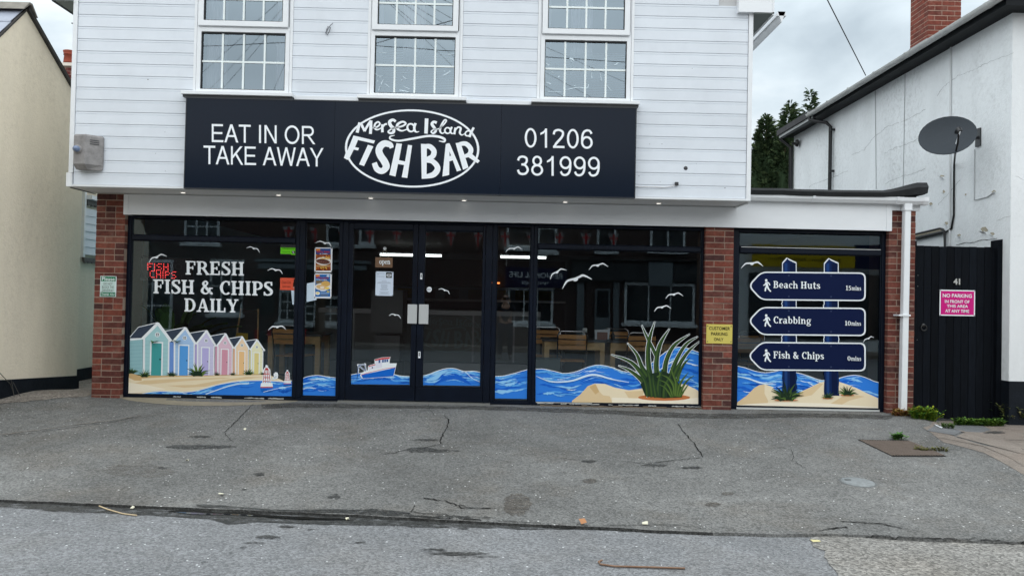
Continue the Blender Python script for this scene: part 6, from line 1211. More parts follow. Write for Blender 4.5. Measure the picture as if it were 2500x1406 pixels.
rdg = 3.4; sl_ = math.tan(R(27)); e0 = ex-.06
mb = MB(RT); y0_, y1_ = wy0-ov-.06, wy1+.22; zt0 = wz+.125; rx = e0+rdg; rzz = zt0+rdg*sl_
mb.face([(e0, y1_, zt0), (e0, y0_, zt0), (rx, y0_+rdg, rzz), (rx, y1_, rzz)]); mb.face([(e0, y0_, zt0), (13.5, y0_, zt0), (13.5, y0_+rdg, rzz), (rx, y0_+rdg, rzz)]); mb.face([(rx, y1_, rzz), (rx, y0_+rdg, rzz), (13.5, y0_+rdg, rzz), (13.5, y1_, rzz)]); mb.face([(e0, y1_, zt0), (rx, y1_, rzz), (13.5, y1_, rzz), (13.5, y1_, wz), (e0, y1_, wz+.05)])
mb.box(e0, e0+.05, 5.36, y1_+.02, zt0-.07, zt0+.05); mb.build('roof', wh)
def half_round(path_a, path_b, r, m, n=9):
    mb = MB(m); a, b = Vector(path_a), Vector(path_b); d = (b-a).normalized(); s_ = d.cross(Vector((0, 0, 1))).normalized(); ring_ = lambda c, rr: [c+s_*rr*math.cos(math.pi+math.pi*k/n)+Vector((0, 0, rr*math.sin(math.pi+math.pi*k/n))) for k in range(n+1)]
    A, B, A2, B2 = ring_(a, r), ring_(b, r), ring_(a, r*.86), ring_(b, r*.86)
    m_ = n+1; mb.faces(A+B, [(k, k+1, m_+k+1, m_+k) for k in range(n)], True); mb.faces(A2+B2, [(k, m_+k, m_+k+1, k+1) for k in range(n)], True)
    mb.faces([A[0], B[0], B2[0], A2[0]], [(0, 1, 2, 3)]); mb.faces([A[-1], B[-1], B2[-1], A2[-1]], [(0, 3, 2, 1)]); mb.faces(A, [tuple(range(m_))]); mb.faces(B, [tuple(range(m_-1, -1, -1))]); return mb
GUT = mat('weathered_gutter', C(196, 198, 196), .45, .4, noise=.18, nscale=8)
gX = ex-.085; gt = thing('eaves_gutter', 'long grey white half round gutter along the eaves of the white house', 'gutter', (gX, 2, wz+.15)); half_round((gX, wy0-ov-.1, wz+.10), (gX, 5.42, wz+.085), .058, GUT).build('trough', gt)
for y in (-.1, .85, 1.75, 2.7, 3.6, 4.45, 5.3): half_round((gX, y-.025, wz+.099), (gX, y+.025, wz+.099), .064, GUT).build('bracket', gt)
dp = thing('black_downpipe', 'black downpipe with swan neck on the side wall of the white house', 'downpipe', (wx-.06, 5.0, 0)); MB(BLACKP).tube([(gX, 5.35, wz+.05), (gX, 5.35, wz-.04), (wx-.12, 5.05, wz-.16), (wx-.06, 5.0, wz-.25), (wx-.06, 5.0, -.1)], .034, 10).build('pipe', dp)
for z in (4.7, 3.9, 3.0): MB(BLACKP).box(wx-.09, wx+.0, 4.93, 4.955, z, z+.04).build('clip', dp)
dp = thing('black_downpipe', 'black downpipe at the far rear corner of the white house', 'downpipe', (wx-.06, 6.95, 0)); MB(BLACKP).tube([(ex-.02, 7.1, wz-.02), (wx-.06, 6.98, wz-.25), (wx-.06, 6.98, -.1)], .045, 10).build('pipe', dp)
t = thing('wall_lamp', 'small dark lamp bracket near the rear end of the white wall', 'lamp', (wx, 6.6, 4.8)); q = WX(1953, 350, wx); MB(BLACKP).lathe([(0, .05), (.07, .04), (.08, 0)], (wx-.05, q.y, q.z), 12, Matrix.Rotation(R(-90), 4, 'Y')).build('plate', t); MB(BLACKP).tube([(wx-.02, q.y, q.z), (wx-.16, q.y+.05, q.z-.01)], .03, 8).build('arm', t)
# cables, pipe and scars on the wall
WP = mat('white_wall_pipe', (.66, .68, .69, 1), .5); cab = lambda pts, r, m, dx=.008: MB(m).tube([WX(*p_, wx)-Vector((dx, 0, 0)) for p_ in pts], r, 6)
WPS = mat('grey_wall_cable', (.45, .47, .48, 1), .6)
cab([(2138, 222), (2140, 462)], .006, WPS).build('wall_cable', wh); cab([(2211, 168), (2206, 462)], .005, WPS).build('wall_cable', wh); cab([(2324, 100), (2321, 600)], .014, WP, .014).build('wall_pipe', wh); cab([(2381, 365), (2380, 489), (2400, 484), (2412, 481), (2422, 474), (2430, 468)], .006, WPS).build('wall_cable', wh)
SCAR = mat('bare_render', C(168, 160, 142), .9, noise=.2, nscale=40); PEEL = mat('peeling_paint', (.76, .77, .78, 1), .6); DCR = mat('wall_crack', C(142, 145, 146), .9)
def wall_line(pts, wd, m=DCR, jag=1.6, name='crack'):
    P = []
    for i in range(len(pts)-1):
        n = max(3, int(math.dist(pts[i], pts[i+1])/5)); P += [(pts[i][0]+(pts[i+1][0]-pts[i][0])*k/n+random.uniform(-jag, jag), pts[i][1]+(pts[i+1][1]-pts[i][1])*k/n+random.uniform(-jag, jag)) for k in range(n)]
    P.append(pts[-1]); qs = stroke([p_+(wd*random.uniform(.4, 1),) for p_ in P], 1); mb = MB(m)
    for qd in qs: mb.face([WX(*p_, wx)-Vector((.003, 0, 0)) for p_ in qd])
    mb.build(name, wh)
for pts in ([(1975, 456), (2000, 445), (2035, 432), (2070, 418)], [(2080, 378), (2110, 366), (2130, 340), (2165, 310), (2195, 300)], [(2160, 375), (2185, 362), (2210, 355), (2260, 330)], [(2290, 235), (2300, 215), (2320, 200), (2340, 185), (2380, 170), (2420, 150), (2475, 130)], [(2200, 300), (2230, 285), (2260, 268)], [(2160, 450), (2190, 435), (2225, 425), (2260, 412)], [(2290, 500), (2320, 470), (2345, 440)], [(2435, 540), (2455, 530), (2468, 528)], [(2480, 430), (2500, 440)]): wall_line(pts, .8)
wall_line([(2335, 597), (2350, 594), (2375, 592), (2400, 586), (2420, 584), (2435, 582)], 1.8, mat('deep_crack', C(60, 60, 62), .9), 1.5)
for cx_, cy_, rx_, ry_ in ((2403, 560, 9, 7), (2424, 571, 5, 4), (2343, 574, 4, 3), (2311, 545, 4, 4), (2273, 498, 4, 3), (2305, 468, 3, 4), (2358, 475, 2.5, 2), (2300, 430, 5, 3), (2428, 468, 5, 3)):
    bl = blob(cx_, cy_, rx_, ry_, .45, 12); mb = MB(SCAR); mb.face([WX(*p_, wx)-Vector((.0035, 0, 0)) for p_ in bl]); mb.build('bare_patch', wh)
    mb = MB(PEEL); q0, q1, q2, q3 = [WX(*p_, wx) for p_ in ((cx_-rx_, cy_+ry_*.6), (cx_+rx_*.7, cy_+ry_*.9), (cx_+rx_*.9, cy_+ry_*1.8), (cx_-rx_*.5, cy_+ry_*1.5))]; mb.face([q0-Vector((.03, 0, 0)), q1-Vector((.035, 0, 0)), q2-Vector((.004, 0, 0)), q3-Vector((.004, 0, 0))]); mb.build('paint_curl', wh)
# low lean-to roof edge seen over the gate
lt = thing('black_pipe', 'black bent pipe along the white wall above the gate', 'pipe', (wx, 1.5, 2)); cab([(2236, 573), (2300, 558), (2307, 560), (2311, 568), (2313, 640)], .017, BLACKP, .03).build('pipe', lt); cab([(2236, 583), (2310, 566)], .022, BLACKP, .03).build('rail', lt)
cab([(2236, 577.5), (2305, 562)], .02, SCAR, .02).build('ledge', wh)
# satellite dish
dsh = thing('satellite_dish', 'dark grey oval satellite dish on an arm from the white wall', 'satellite dish', (5.75, .25, 3.5)); DG = mat('dish_grey', C(54, 60, 66), .55, .2, noise=.08, nscale=30)
c_ = CAM+ray(2311, 336)*9.55; nrm = Vector((-.30, -.86, .34)).normalized(); uu = nrm.cross(Vector((0, 0, 1))).normalized(); uu = (uu*math.cos(.34)+nrm.cross(uu)*math.sin(.34)).normalized(); vv = uu.cross(nrm).normalized()
vs = [c_-nrm*.0]; fs = []; nr, na = 5, 28
for r_ in range(1, nr+1):
    for k in range(na): an = 6.2832*k/na; s_ = r_/nr; vs.append(c_+uu*.345*s_*math.cos(an)+vv*.275*s_*math.sin(an)+nrm*(.055*s_*s_))
fs = [(0, 1+k, 1+(k+1) % na) for k in range(na)] + [(1+(r_-1)*na+k, 1+r_*na+k, 1+r_*na+(k+1) % na, 1+(r_-1)*na+(k+1) % na) for r_ in range(1, nr) for k in range(na)]
mb = MB(DG); mb.faces(vs, fs, True); mb.faces([v-nrm*.012 for v in vs], [tuple(reversed(f)) for f in fs], True); e_ = 1+(nr-1)*na; mb.faces([vs[e_+k] for k in range(na)]+[vs[e_+k]-nrm*.012 for k in range(na)], [(k, na+k, na+(k+1) % na, (k+1) % na) for k in range(na)]); mb.build('reflector', dsh)
lnb = c_+nrm*.30-vv*.10-uu*.04; MB(BLACKP).tube([c_-vv*.25+nrm*.03, c_-vv*.22+nrm*.2, lnb], .012, 6).build('feed_arm', dsh); MB(BLACKP).tube([lnb-vv*.03, lnb-vv*.0, lnb-nrm*.09+vv*.02], [.03, .035, .026], 10).build('receiver', dsh); MB(VW).tube([lnb-vv*.03, c_-vv*.2+nrm*.14], .010, 5).build('cable', dsh)
wq = WX(2390, 336, wx); MB(DARKMETAL).tube([c_-nrm*.02, c_-nrm*.10+Vector((.06, .05, .02)), wq-Vector((.02, 0, 0))], .022, 7).build('arm', dsh); MB(DARKMETAL).box(wx-.02, wx-.001, wq.y-.05, wq.y+.05, wq.z-.12, wq.z+.12).build('wall_plate', dsh)
tag(MB(BLACKP).tube([c_-vv*.25, WX(2333, 400, wx)-Vector((.02, 0, 0)), WX(2331, 470, wx)-Vector((.015, 0, 0)), WX(2331, 525, wx)-Vector((.015, 0, 0)), WX(2325, 558, wx)-Vector((.015, 0, 0)), WX(2312, 567, wx)-Vector((.02, 0, 0))], .013, 6).build('dish_cable'), 'thick black cable running down the white wall from the dish', 'cable')
# chimney with stepped lead
ch = thing('brick_chimney', 'red brick chimney with stepped lead flashing behind the white house gutter', 'chimney', (6.5, 2.2, 5.2)); kx0, kx1, ky0, ky1 = 6.52, 7.04, 2.2, 2.72
MB(MORTAR2).box(kx0+.005, kx1-.005, ky0+.005, ky1-.005, 4.9, 7.0).build('core', ch); z = 5.2; i = 0
while z < 6.95:
    o_ = 0 if i % 2 else .1125
    def put(L, loc, rot=0):
        o = bpy.data.objects.new('brick', brick_mesh(L, .1, BRICK2)); COL.objects.link(o); o.parent = ch; o.location = Vector(loc)-ch.location; o.rotation_euler = (0, 0, rot)
    xs_ = [.215, .1925, .0925] if i % 2 else [.1025, .1925, .205]; x = kx0
    for L in xs_: put(L, (x, ky0+random.uniform(-.002, .002), z)); x += L+.01
    y = ky0+(.01+.1 if True else 0)
    for L in ([.19, .19] if i % 2 else [.09, .19, .09]): put(L, (kx0+random.uniform(-.002, .002), y+L, z), -math.pi/2); y += L+.01
    z += .0775; i += 1
LEAD = mat('lead_sheet', C(160, 165, 166), .6, noise=.2, nscale=20)
for i in range(7):
    x = kx0+.02+i*.075; zr = zt0+(x-e0)*sl_; MB(LEAD).extr([(x, zr-.05), (x+.085, zr-.05), (x+.085, zr+.10), (x+.05, zr+.13), (x, zr+.10)], 'y', ky0-.012-i*.0008, ky0-.004).build('flashing_step', ch)
MB(LEAD).extr([(ky0, zt0+(kx0-e0)*sl_-.02), (ky1, zt0+(kx0-e0)*sl_-.02), (ky1, zt0+(kx0-e0)*sl_+.10), (ky0, zt0+(kx0-e0)*sl_+.10)], 'x', kx0-.012, kx0-.004).build('flashing_apron', ch)
# gate
GW = mat('black_stained_board', (.0045, .006, .009, 1), .65, .07, noise=.5, nscale=9, stretch=(6, 1, .5), vary=.35)
gate = thing('board_gate', 'tall black vertical boarded gate between the shop and the white house', 'gate', (5.75, .12, -.12)); gy = .12
x = 5.225; i = 0
while x < 6.215:
    L = min(.0935, 6.232-x); MB(GW).box(x, x+L, gy+random.uniform(-.002, .002), gy+.022, -.085+random.uniform(-.01, .012)-.02*(x-5.2), 2.10+random.uniform(-.004, .004)).build('board', gate, bevel=.003); x += L+.0035; i += 1
for z in (.3, 1.1, 1.85): MB(GW).box(5.23, 6.22, gy+.0235, gy+.06, z, z+.1).build('rail', gate)
MB(GW).box(5.10, 5.218, gy-.02, gy+.09, -.15, 2.16).build('post', gate, bevel=.004); MB(GW).hexa([(6.238, gy-.04, -.2), (6.36, gy-.04, -.2), (6.36, gy+.1, -.2), (6.238, gy+.1, -.2), (6.238, gy-.04, 2.19), (6.345, gy-.04, 2.215), (6.345, gy+.1, 2.215), (6.238, gy+.1, 2.19)]).build('post', gate)
hq = W(2253.5, 800, gy); IRONB = mat('black_iron', (.02, .02, .02, 1), .35, .5); MB(IRONB).lathe([(0, .014), (.022, .012), (.026, 0)], (hq[0], gy-.004, hq[1]+.03), 14, Matrix.Rotation(R(90), 4, 'X')).build('latch_plate', gate); MB(IRONB).tube([(hq[0]+.036*math.sin(k*.3927), gy-.02, hq[1]+.036*math.cos(k*.3927)) for k in range(17)], .007, 6).build('ring_handle', gate)
for z in (1.72, 1.58, .9): MB(GREYM).box(5.238, 5.246, gy-.006, gy-.002, z, z+.008).build('bolt', gate)
num = text_obj('house_number', '41', pbox(2327.5, 680, 2343.5, 695, gy-.006), gy-.008, mat('metal_digits', C(190, 190, 186), .35, metal=.5), gate, bold=.03, depth=.004)
PINK = flat(206, 36, 128, .95)
t, x0, x1, z0, z1 = plate('no_parking_notice', 'pink notice with white border on the gate reading NO PARKING IN FRONT OF THIS AREA', 'notice', (2294, 708, 2380.5, 771), gy-.010, PINK, VW, .014, .004)
words(t, gy-.011, [('NO PARKING', (2301.5, 717.5, 2372.5, 726.5)), ('IN FRONT OF', (2306.5, 732.5, 2367, 740)), ('THIS AREA', (2311.5, 744, 2363, 751)), ('AT ANY TIME', (2307.5, 755.5, 2366, 763))], VW, .015)
for fx in (.02, .98):
    for fz in (.03, .97): MB(GREYM).box(x0+(x1-x0)*fx-.005, x0+(x1-x0)*fx+.005, gy-.0135, gy-.0108, z0+(z1-z0)*fz-.005, z0+(z1-z0)*fz+.005).build('screw', t)

# ------------------------------------------------------------------ cream house on the left
kx = -5.80; cr_ = thing('cream_house', 'cream rendered house with a steep slate gable left of the shop', 'house', (kx, -1, 0)); apx, apz_ = -.42, 4.63
gab = [(-2.75, -.3), (.84, -.3), (.84, 3.74), (apx, apz_), (-2.75, 2.15)]
MB(CREAM).extr(gab, 'x', kx-5, kx).build('gable_wall', cr_)
VER = mat('verge_mortar', C(58, 56, 54), .85, noise=.3, nscale=12); SLA = mat('grey_slate', C(150, 156, 170), .45, .4, noise=.15, nscale=5); SLE = mat('slate_edge', C(45, 46, 50), .7)
fs_ = (apz_-2.15)/(apx+2.75); bs_ = (apz_-3.74)/(.84-apx)
MB(VER).extr([(.95, 3.74-.11*bs_-.0), (.95, 3.74-.11*bs_+.055), (apx, apz_+.06), (apx, apz_+.004)], 'x', kx-5, kx+.035).build('rear_roof', cr_)
MB(VER).extr([(apx, apz_+.004), (apx, apz_+.03), (-2.9, 2.15-.15*fs_+.03), (-2.9, 2.15-.15*fs_+.004)], 'x', kx-5, kx+.01).build('front_roof', cr_)
n_row = 11
for i in range(n_row):      # slates of the front slope, course by course
    t0 = i/n_row; y1_ = apx-(apx+2.9)*t0-.02; y0_ = apx-(apx+2.9)*(i+1.15)/n_row
    zf = lambda y: apz_-(apx-y)*fs_
    x = kx-.012-(.16 if i % 2 else 0)
    if i % 2: MB(SLA).hexa([(x, y0_, zf(y0_)+.048), (kx-.012, y0_, zf(y0_)+.048), (kx-.012, y1_, zf(y1_)+.036), (x, y1_, zf(y1_)+.036), (x, y0_, zf(y0_)+.058), (kx-.012, y0_, zf(y0_)+.058), (kx-.012, y1_, zf(y1_)+.046), (x, y1_, zf(y1_)+.046)]).build('slate', cr_)
    while x > kx-2.2:
        L = .32; mb = MB(SLA); mb.hexa([(x-L, y0_, zf(y0_)+.048), (x-.004, y0_, zf(y0_)+.048), (x-.004, y1_, zf(y1_)+.036), (x-L, y1_, zf(y1_)+.036), (x-L, y0_, zf(y0_)+.058), (x-.004, y0_, zf(y0_)+.058), (x-.004, y1_, zf(y1_)+.046), (x-L, y1_, zf(y1_)+.046)]); mb.build('slate', cr_); x -= L
RID = mat('ridge_tile', C(128, 124, 116), .85, noise=.3, nscale=10)
x = kx+.05
while x > kx-3: MB(RID).extr([(apx-.13, apz_-.02), (apx-.02, apz_+.10), (apx+.03, apz_+.10), (apx+.14, apz_-.03), (apx+.12, apz_-.03), (apx+.02, apz_+.075), (apx-.015, apz_+.075), (apx-.115, apz_-.02)], 'x', x-.445, x).build('ridge_tile', cr_); x -= .45
mb = MB(BPL); pz = lambda y: (.262-.07*(y+.68)); mb.hexa([(kx-.1, -2.75, -.3), (kx+.022, -2.75, -.3), (kx+.022, .86, -.3), (kx-.1, .86, -.3), (kx-.1, -2.75, pz(-2.75)), (kx+.022, -2.75, pz(-2.75)), (kx+.022, .86, pz(.86)), (kx-.1, .86, pz(.86))]); mb.build('plinth', cr_)
# set-back rear wing with boarded side
rx_ = -6.3
MB(CREAM).box(rx_-4.5, rx_, .845, 7.5, -.3, 2.95).build('rear_wall', cr_); MB(BPL).box(rx_-.1, rx_+.02, .845, 7.5, -.3, .15).build('plinth', cr_)
MB(VER).extr([(rx_+.12, 2.93), (rx_+.12, 2.99), (rx_-2.6, 4.35), (rx_-4.6, 3.2), (rx_-4.6, 2.93)], 'y', .846, 7.6).build('rear_wing_roof', cr_)
z = 1.845
while z < 2.5: MB(WHITEB).hexa([(rx_, 1.70, z), (rx_+.06, 1.70, z), (rx_+.06, 4, z), (rx_, 4, z), (rx_, 1.70, z+.112), (rx_+.048, 1.70, z+.112), (rx_+.048, 4, z+.112), (rx_, 4, z+.112)]).build('cladding_board', cr_); z += .115
MB(WHITE).box(rx_, rx_+.075, 1.655, 1.70, 1.80, 2.78).build('corner_trim', cr_); MB(WHITE).box(rx_, rx_+.15, 1.70, 4, 2.66, 2.72).build('eaves_board', cr_)
SCA = mat('scallop_trim', C(96, 94, 92), .8)
for y_, zt_ in ((1.66, 1.80), (1.70, 2.655)):
    pts = [(y_, zt_), (y_+2, zt_)]; y = y_+2
    low = []
    while y > y_: 
        for k in range(5): low.append((y-.1*k/5, zt_-.055-.03*math.sin(math.pi*k/5)))
        y -= .1
    MB(SCA).extr(pts+low, 'x', rx_+.05, rx_+.085).build('scallop_trim', cr_)
tag(MB(mat('thin_wire', C(70, 68, 64), .8)).tube([(kx+.03, -1.0, .56), (kx+.04, -.56, .20), (kx+.05, -.50, .06)], .004, 5).tube([(kx+.03, -.50, .22), (kx+.12, -.50, .05)], .003, 5).tube([(kx+.03, -.53, .24), (kx+.09, -.56, .05)], .003, 5).build('loose_wire'), 'thin loose wire hanging at the foot of the cream wall', 'wire')
# rear chimney with pot and aerial
ch = thing('brick_chimney', 'dark brick chimney with terracotta pot and aerial behind the cream gable', 'chimney', (-9.2, 6, 3.5)); kx0, ky0 = -9.42, 6.0
MB(MORTAR).box(kx0+.006, kx0+.7, ky0+.006, ky0+.6, 3.2, 5.95).build('core', ch); z = 4.4; i = 0
while z < 5.9:
    x = kx0
    for L in ([.215, .215, .215] if i % 2 else [.1025, .215, .215, .1025]):
        o = bpy.data.objects.new('brick', brick_mesh(L, .1, BRICKD)); COL.objects.link(o); o.parent = ch; o.location = Vector((x, ky0+random.uniform(-.003, .003), z))-ch.location; x += L+.0115
    z += .0755; i += 1
MB(mat('flaunching', C(176, 168, 158), .9, noise=.15, nscale=20)).hexa([(kx0-.03, ky0-.03, 5.93), (kx0+.72, ky0-.03, 5.93), (kx0+.72, ky0+.63, 5.93), (kx0-.03, ky0+.63, 5.93), (kx0+.03, ky0+.05, 6.02), (kx0+.64, ky0+.05, 6.02), (kx0+.64, ky0+.55, 6.02), (kx0+.03, ky0+.55, 6.02)]).build('flaunching', ch)
TER = mat('terracotta', C(142, 66, 48), .8, noise=.25, nscale=14); MB(TER).lathe([(.135, 5.98), (.12, 6.14), (.135, 6.145), (.135, 6.16), (.125, 6.17), (.14, 6.20), (.145, 6.23), (.125, 6.235), (.11, 6.2)], (kx0+.18, ky0+.25, .08), 18).build('chimney_pot', ch)
ae = thing('aerial_pole', 'thin aerial pole with a short crossbar above the terracotta pot', 'aerial', (kx0+.24, ky0+.4, 6)); MB(DARKMETAL).tube([(kx0+.20, ky0+.3, 5.9), (kx0+.22, ky0+.3, 6.98)], .018, 7).build('mast', ae); MB(DARKMETAL).tube([(kx0+.15, ky0+.3, 6.93), (kx0+.5, ky0+.3, 6.87)], .014, 6).build('crossbar', ae)

# ------------------------------------------------------------------ conifers behind
def conifer(x, y, h, r, seed, label, n=9000):
    rd = random.Random(seed); t = thing('conifer_tree', label, 'tree', (x, y, -.1), 'conifers behind the shop'); MB(mat('tree_bark', C(84, 66, 52), .9, noise=.3, nscale=8)).tube([(x, y, -.1), (x+.05, y, h*.5), (x, y, h*.97)], [.22, .13, .015], 8).build('trunk', t)
    FM = [mat('conifer_leaf', (.044, .074, .034, 1), .7, .2, noise=.5, nscale=3), mat('conifer_leaf_light', (.08, .115, .05, 1), .7, .2, noise=.4, nscale=3), mat('conifer_leaf_dark', (.024, .042, .02, 1), .8, .1)]
    mb = MB(FM[0]); lobes = [(rd.uniform(0, 6.28), rd.uniform(.15, .8), rd.uniform(.7, 1.25)) for _ in range(26)]
    for i in range(n):
        s_ = rd.random()**.75; z = h*(1-s_) ; an = rd.uniform(0, 6.28); rr = r*(s_**.75)*(.72+.28*math.sin(an*3+seed)*math.sin(z*1.7+seed)) 
        for la, lz, lk in lobes:
            da = abs((an-la+math.pi) % (2*math.pi)-math.pi); 
            if da < .5 and abs(z/h-(1-lz)) < .08: rr *= lk
        d = rr*rd.uniform(.55, 1.05)+.03; p0 = Vector((x+d*math.cos(an), y+d*math.sin(an), z+rd.uniform(-.1, .1)+.15)); out_ = Vector((math.cos(an), math.sin(an), rd.uniform(.1, .9))).normalized(); out_ = (out_+Vector((rd.uniform(-.4, .4), rd.uniform(-.4, .4), rd.uniform(-.2, .3)))).normalized(); L = rd.uniform(.11, .28); sd_ = out_.cross(Vector((rd.uniform(-1, 1), rd.uniform(-1, 1), 1))).normalized(); m = FM[0] if rd.random() < .55 else (FM[1] if rd.random() < .6 else FM[2])
        dr = Vector((0, 0, -L*.18)); w_ = L*.11
        mb.face([p0-sd_*w_, p0+sd_*w_, p0+out_*L*.6+sd_*w_*1.3, p0+out_*L+dr, p0+out_*L*.6-sd_*w_*1.3], m)
        for sg in (-1, 1):
            for q_ in (.2, .5): b0 = p0+out_*L*q_; b1 = b0+(out_*.7+sd_*sg*.8).normalized()*L*.42+dr*.5; mb.face([b0, b0+out_*L*.13, b1], m)
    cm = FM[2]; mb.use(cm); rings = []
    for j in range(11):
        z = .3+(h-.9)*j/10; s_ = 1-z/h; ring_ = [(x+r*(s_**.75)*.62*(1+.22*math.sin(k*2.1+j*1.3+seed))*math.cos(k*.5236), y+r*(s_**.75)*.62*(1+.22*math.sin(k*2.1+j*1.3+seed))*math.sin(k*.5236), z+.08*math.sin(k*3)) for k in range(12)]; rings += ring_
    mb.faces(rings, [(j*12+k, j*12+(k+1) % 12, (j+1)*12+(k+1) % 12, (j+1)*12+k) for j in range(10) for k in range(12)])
    # leaning feathery leader at the top
    for k in range(60):
        z = h*(1-.14*rd.random()); an = rd.uniform(0, 6.28); p0 = Vector((x+(h-z)*.15*math.cos(an)+.12*(z/h-.86)*3, y+(h-z)*.15*math.sin(an), z)); o_ = Vector((.6+rd.uniform(-.5, .5), rd.uniform(-.4, .4), .5)).normalized(); L = rd.uniform(.12, .28); s2_ = o_.cross(Vector((0, 1, .2))).normalized()*L*.12; mb.face([p0-s2_, p0+s2_, p0+o_*L], FM[0])
    mb.build('crown', t)
conifer(8.35, 14.6, 7.25, 1.9, 3, 'nearest conifer against the white boards, its thin top leaning'); conifer(9.35, 15.2, 7.85, 2.0, 8, 'taller conifer rising just left of the white house rear roof'); conifer(10.55, 16.5, 8.6, 1.6, 12, 'conifer of which only the tip shows above the white house roof', 3600); conifer(7.4, 15.6, 6.6, 1.6, 17, 'conifer mostly hidden behind the shop upper floor', 3600); conifer(8.75, 14.0, 6.75, 1.9, 31, 'bushy conifer between the two tall tops beyond the flat roof', 7000); conifer(9.0, 13.0, 5.4, 1.5, 23, 'low conifer in front of the taller ones behind the flat roof', 4200)

# ------------------------------------------------------------------ weeds
def weed(name, label, px_, py_, n, h, spread, cols, seed, Y=None, leafw=.018):
    rd = random.Random(seed); p_ = R2(px_, py_); t = thing(name, label, 'weed', p_, 'weeds at the foot of walls and covers'); ms = [mat('weed_%d_%d_%d' % c_, C(*c_, .9), .6, .2) for c_ in cols]; mb = MB(ms[0])
    for i in range(n):
        b = p_+Vector((rd.uniform(-1, 1)*spread[0], rd.uniform(-1, 1)*spread[1], 0)); b.z = rz(b.x, b.y); tip = b+Vector((rd.uniform(-.5, .5)*h, rd.uniform(-.6, .2)*h, h*rd.uniform(.4, 1))); m = rd.choice(ms); mb.use(m)
        mb.tube([b, b.lerp(tip, .5)+Vector((0, 0, h*.1)), tip], [.003, .0025, .0012], 4, False)
        for k in range(7):
            q_ = b.lerp(tip, .25+.75*k/6)+Vector((0, 0, h*.08*math.sin(math.pi*k/6))); an = rd.uniform(0, 6.28); d = Vector((math.cos(an), math.sin(an)*.8, rd.uniform(0, .7))).normalized(); L = leafw*rd.uniform(1.2, 2.4); s_ = d.cross(Vector((0, 0, 1))).normalized()*L*.35; mb.face([q_, q_+d*L*.5+s_, q_+d*L, q_+d*L*.5-s_], m)
    mb.build('leaves', t); return t
weed('weed_clump', 'straw brown and red creeping weed at the foot of the white downpipe', 2214, 1014, 200, .08, (.18, .05), ((150, 120, 70), (140, 90, 60), (160, 140, 60)), 1, leafw=.014)
weed('weed_clump', 'yellow green leafy weed between the brick pier and the black gate', 2254, 1024, 170, .15, (.13, .05), ((150, 160, 40), (110, 140, 40), (70, 110, 40)), 2)
weed('weed_clump', 'low green grass weed along the bottom of the black gate', 2388, 1038, 300, .085, (.30, .045), ((74, 110, 40), (100, 130, 50), (60, 90, 40)), 3)
weed('weed_clump', 'small green tuft beside the blue grey paving flag', 2312, 1044, 30, .05, (.07, .03), ((80, 105, 45), (60, 85, 35)), 4, leafw=.012)
weed('weed_clump', 'upright star leaved green weed by the gate post', 2446, 1030, 16, .30, (.05, .03), ((90, 125, 80), (70, 105, 60)), 5, leafw=.032)
weed('weed_clump', 'dusty olive bushy weed at the corner of the white house', 2486, 1034, 220, .26, (.17, .07), ((110, 118, 66), (84, 96, 50), (130, 124, 80)), 6, leafw=.022)
weed('weed_clump', 'small green weed at the top edge of the ribbed cover', 2193, 1073, 26, .06, (.05, .015), ((90, 130, 60), (70, 110, 50)), 7, leafw=.022)
weed('weed_clump', 'thin mossy strip along the right edge of the ribbed cover', 2275, 1100, 40, .035, (.16, .03), ((110, 110, 60), (90, 90, 50)), 8, leafw=.012)

# ------------------------------------------------------------------ wires and the other side of the street (it shows in the glass)
PW = mat('wire_black', (.012, .012, .012, 1), .6)
px0, py0, pz0 = -5.4, -12.3, 8.3
pole = thing('telegraph_pole', 'wooden telegraph pole across the road, seen only mirrored in the windows', 'pole', (px0, py0, -.2)); MB(mat('pole_wood', C(92, 76, 62), .9, noise=.2, nscale=5)).tube([(px0, py0, -.3), (px0, py0, pz0+.3)], [.15, .11], 12).build('shaft', pole); MB(DARKMETAL).box(px0-.5, px0+.5, py0-.05, py0+.05, pz0-.1, pz0).build('cross_arm', pole)
def wire(a, b, sag, label, r=.010):
    pts = [Vector(a).lerp(Vector(b), k/12)-Vector((0, 0, sag*4*(k/12)*(1-k/12))) for k in range(13)]; tag(MB(PW).tube(pts, r, 5).build('overhead_wire'), label, 'wire', 'overhead wires')
wire((gX-.01, 3.05, wz+.15), (-5.4, -12.3, 7.75), .0, 'overhead wire crossing the sky down to the white house gutter', .008)
# a fan of service wires from a hook between the upper windows to the roofs across the road
hook = (-2.12, YU-.06, 5.36)
tag(MB(DARKMETAL).box(-2.16, -2.08, YU-.07, YU-.002, 5.32, 5.40).build('wire_hook'), 'iron wire hook on the boards just above the picture', 'hook')
for bx__, l_ in ((-14.5, 'to the farthest left roof across the road'), (-12.9, 'to the left roof across the road'), (-12.4, 'to the gutter left across the road'), (-9.2, 'steeply down to the left across the road'), (1.8, 'across the road over the navy sign'), (3.6, 'to the roof above door 44'), (5.2, 'to the roof above the dark fascia'), (6.4, 'to the join of the two right hand roofs'), (8.6, 'to the pale shop roof'), (11.5, 'to the far right roof')): wire((hook[0]+random.uniform(-.05, .05), hook[1], hook[2]+random.uniform(-.03, .03)), (bx__, -17.5, 5.98), random.uniform(.05, .3), 'overhead wire mirrored in the upper windows '+l_, .003)
wire((px0, py0, pz0), (30, -12.6, 7.8), .3, 'overhead wire along the far pavement to the right of the pole'); wire((px0, py0, pz0), (-30, -12.6, 7.8), .3, 'overhead wire along the far pavement to the left of the pole')
YO_ = -13.6; dep = -YO_-9.23+9.23*2-0
def M(px_, py_): k = (CAM.y*-1-YO_)/1.0; return ((px_-1235)/1800*k, 1.31+(731+.0208*(px_-1250)-py_)/1800*k)
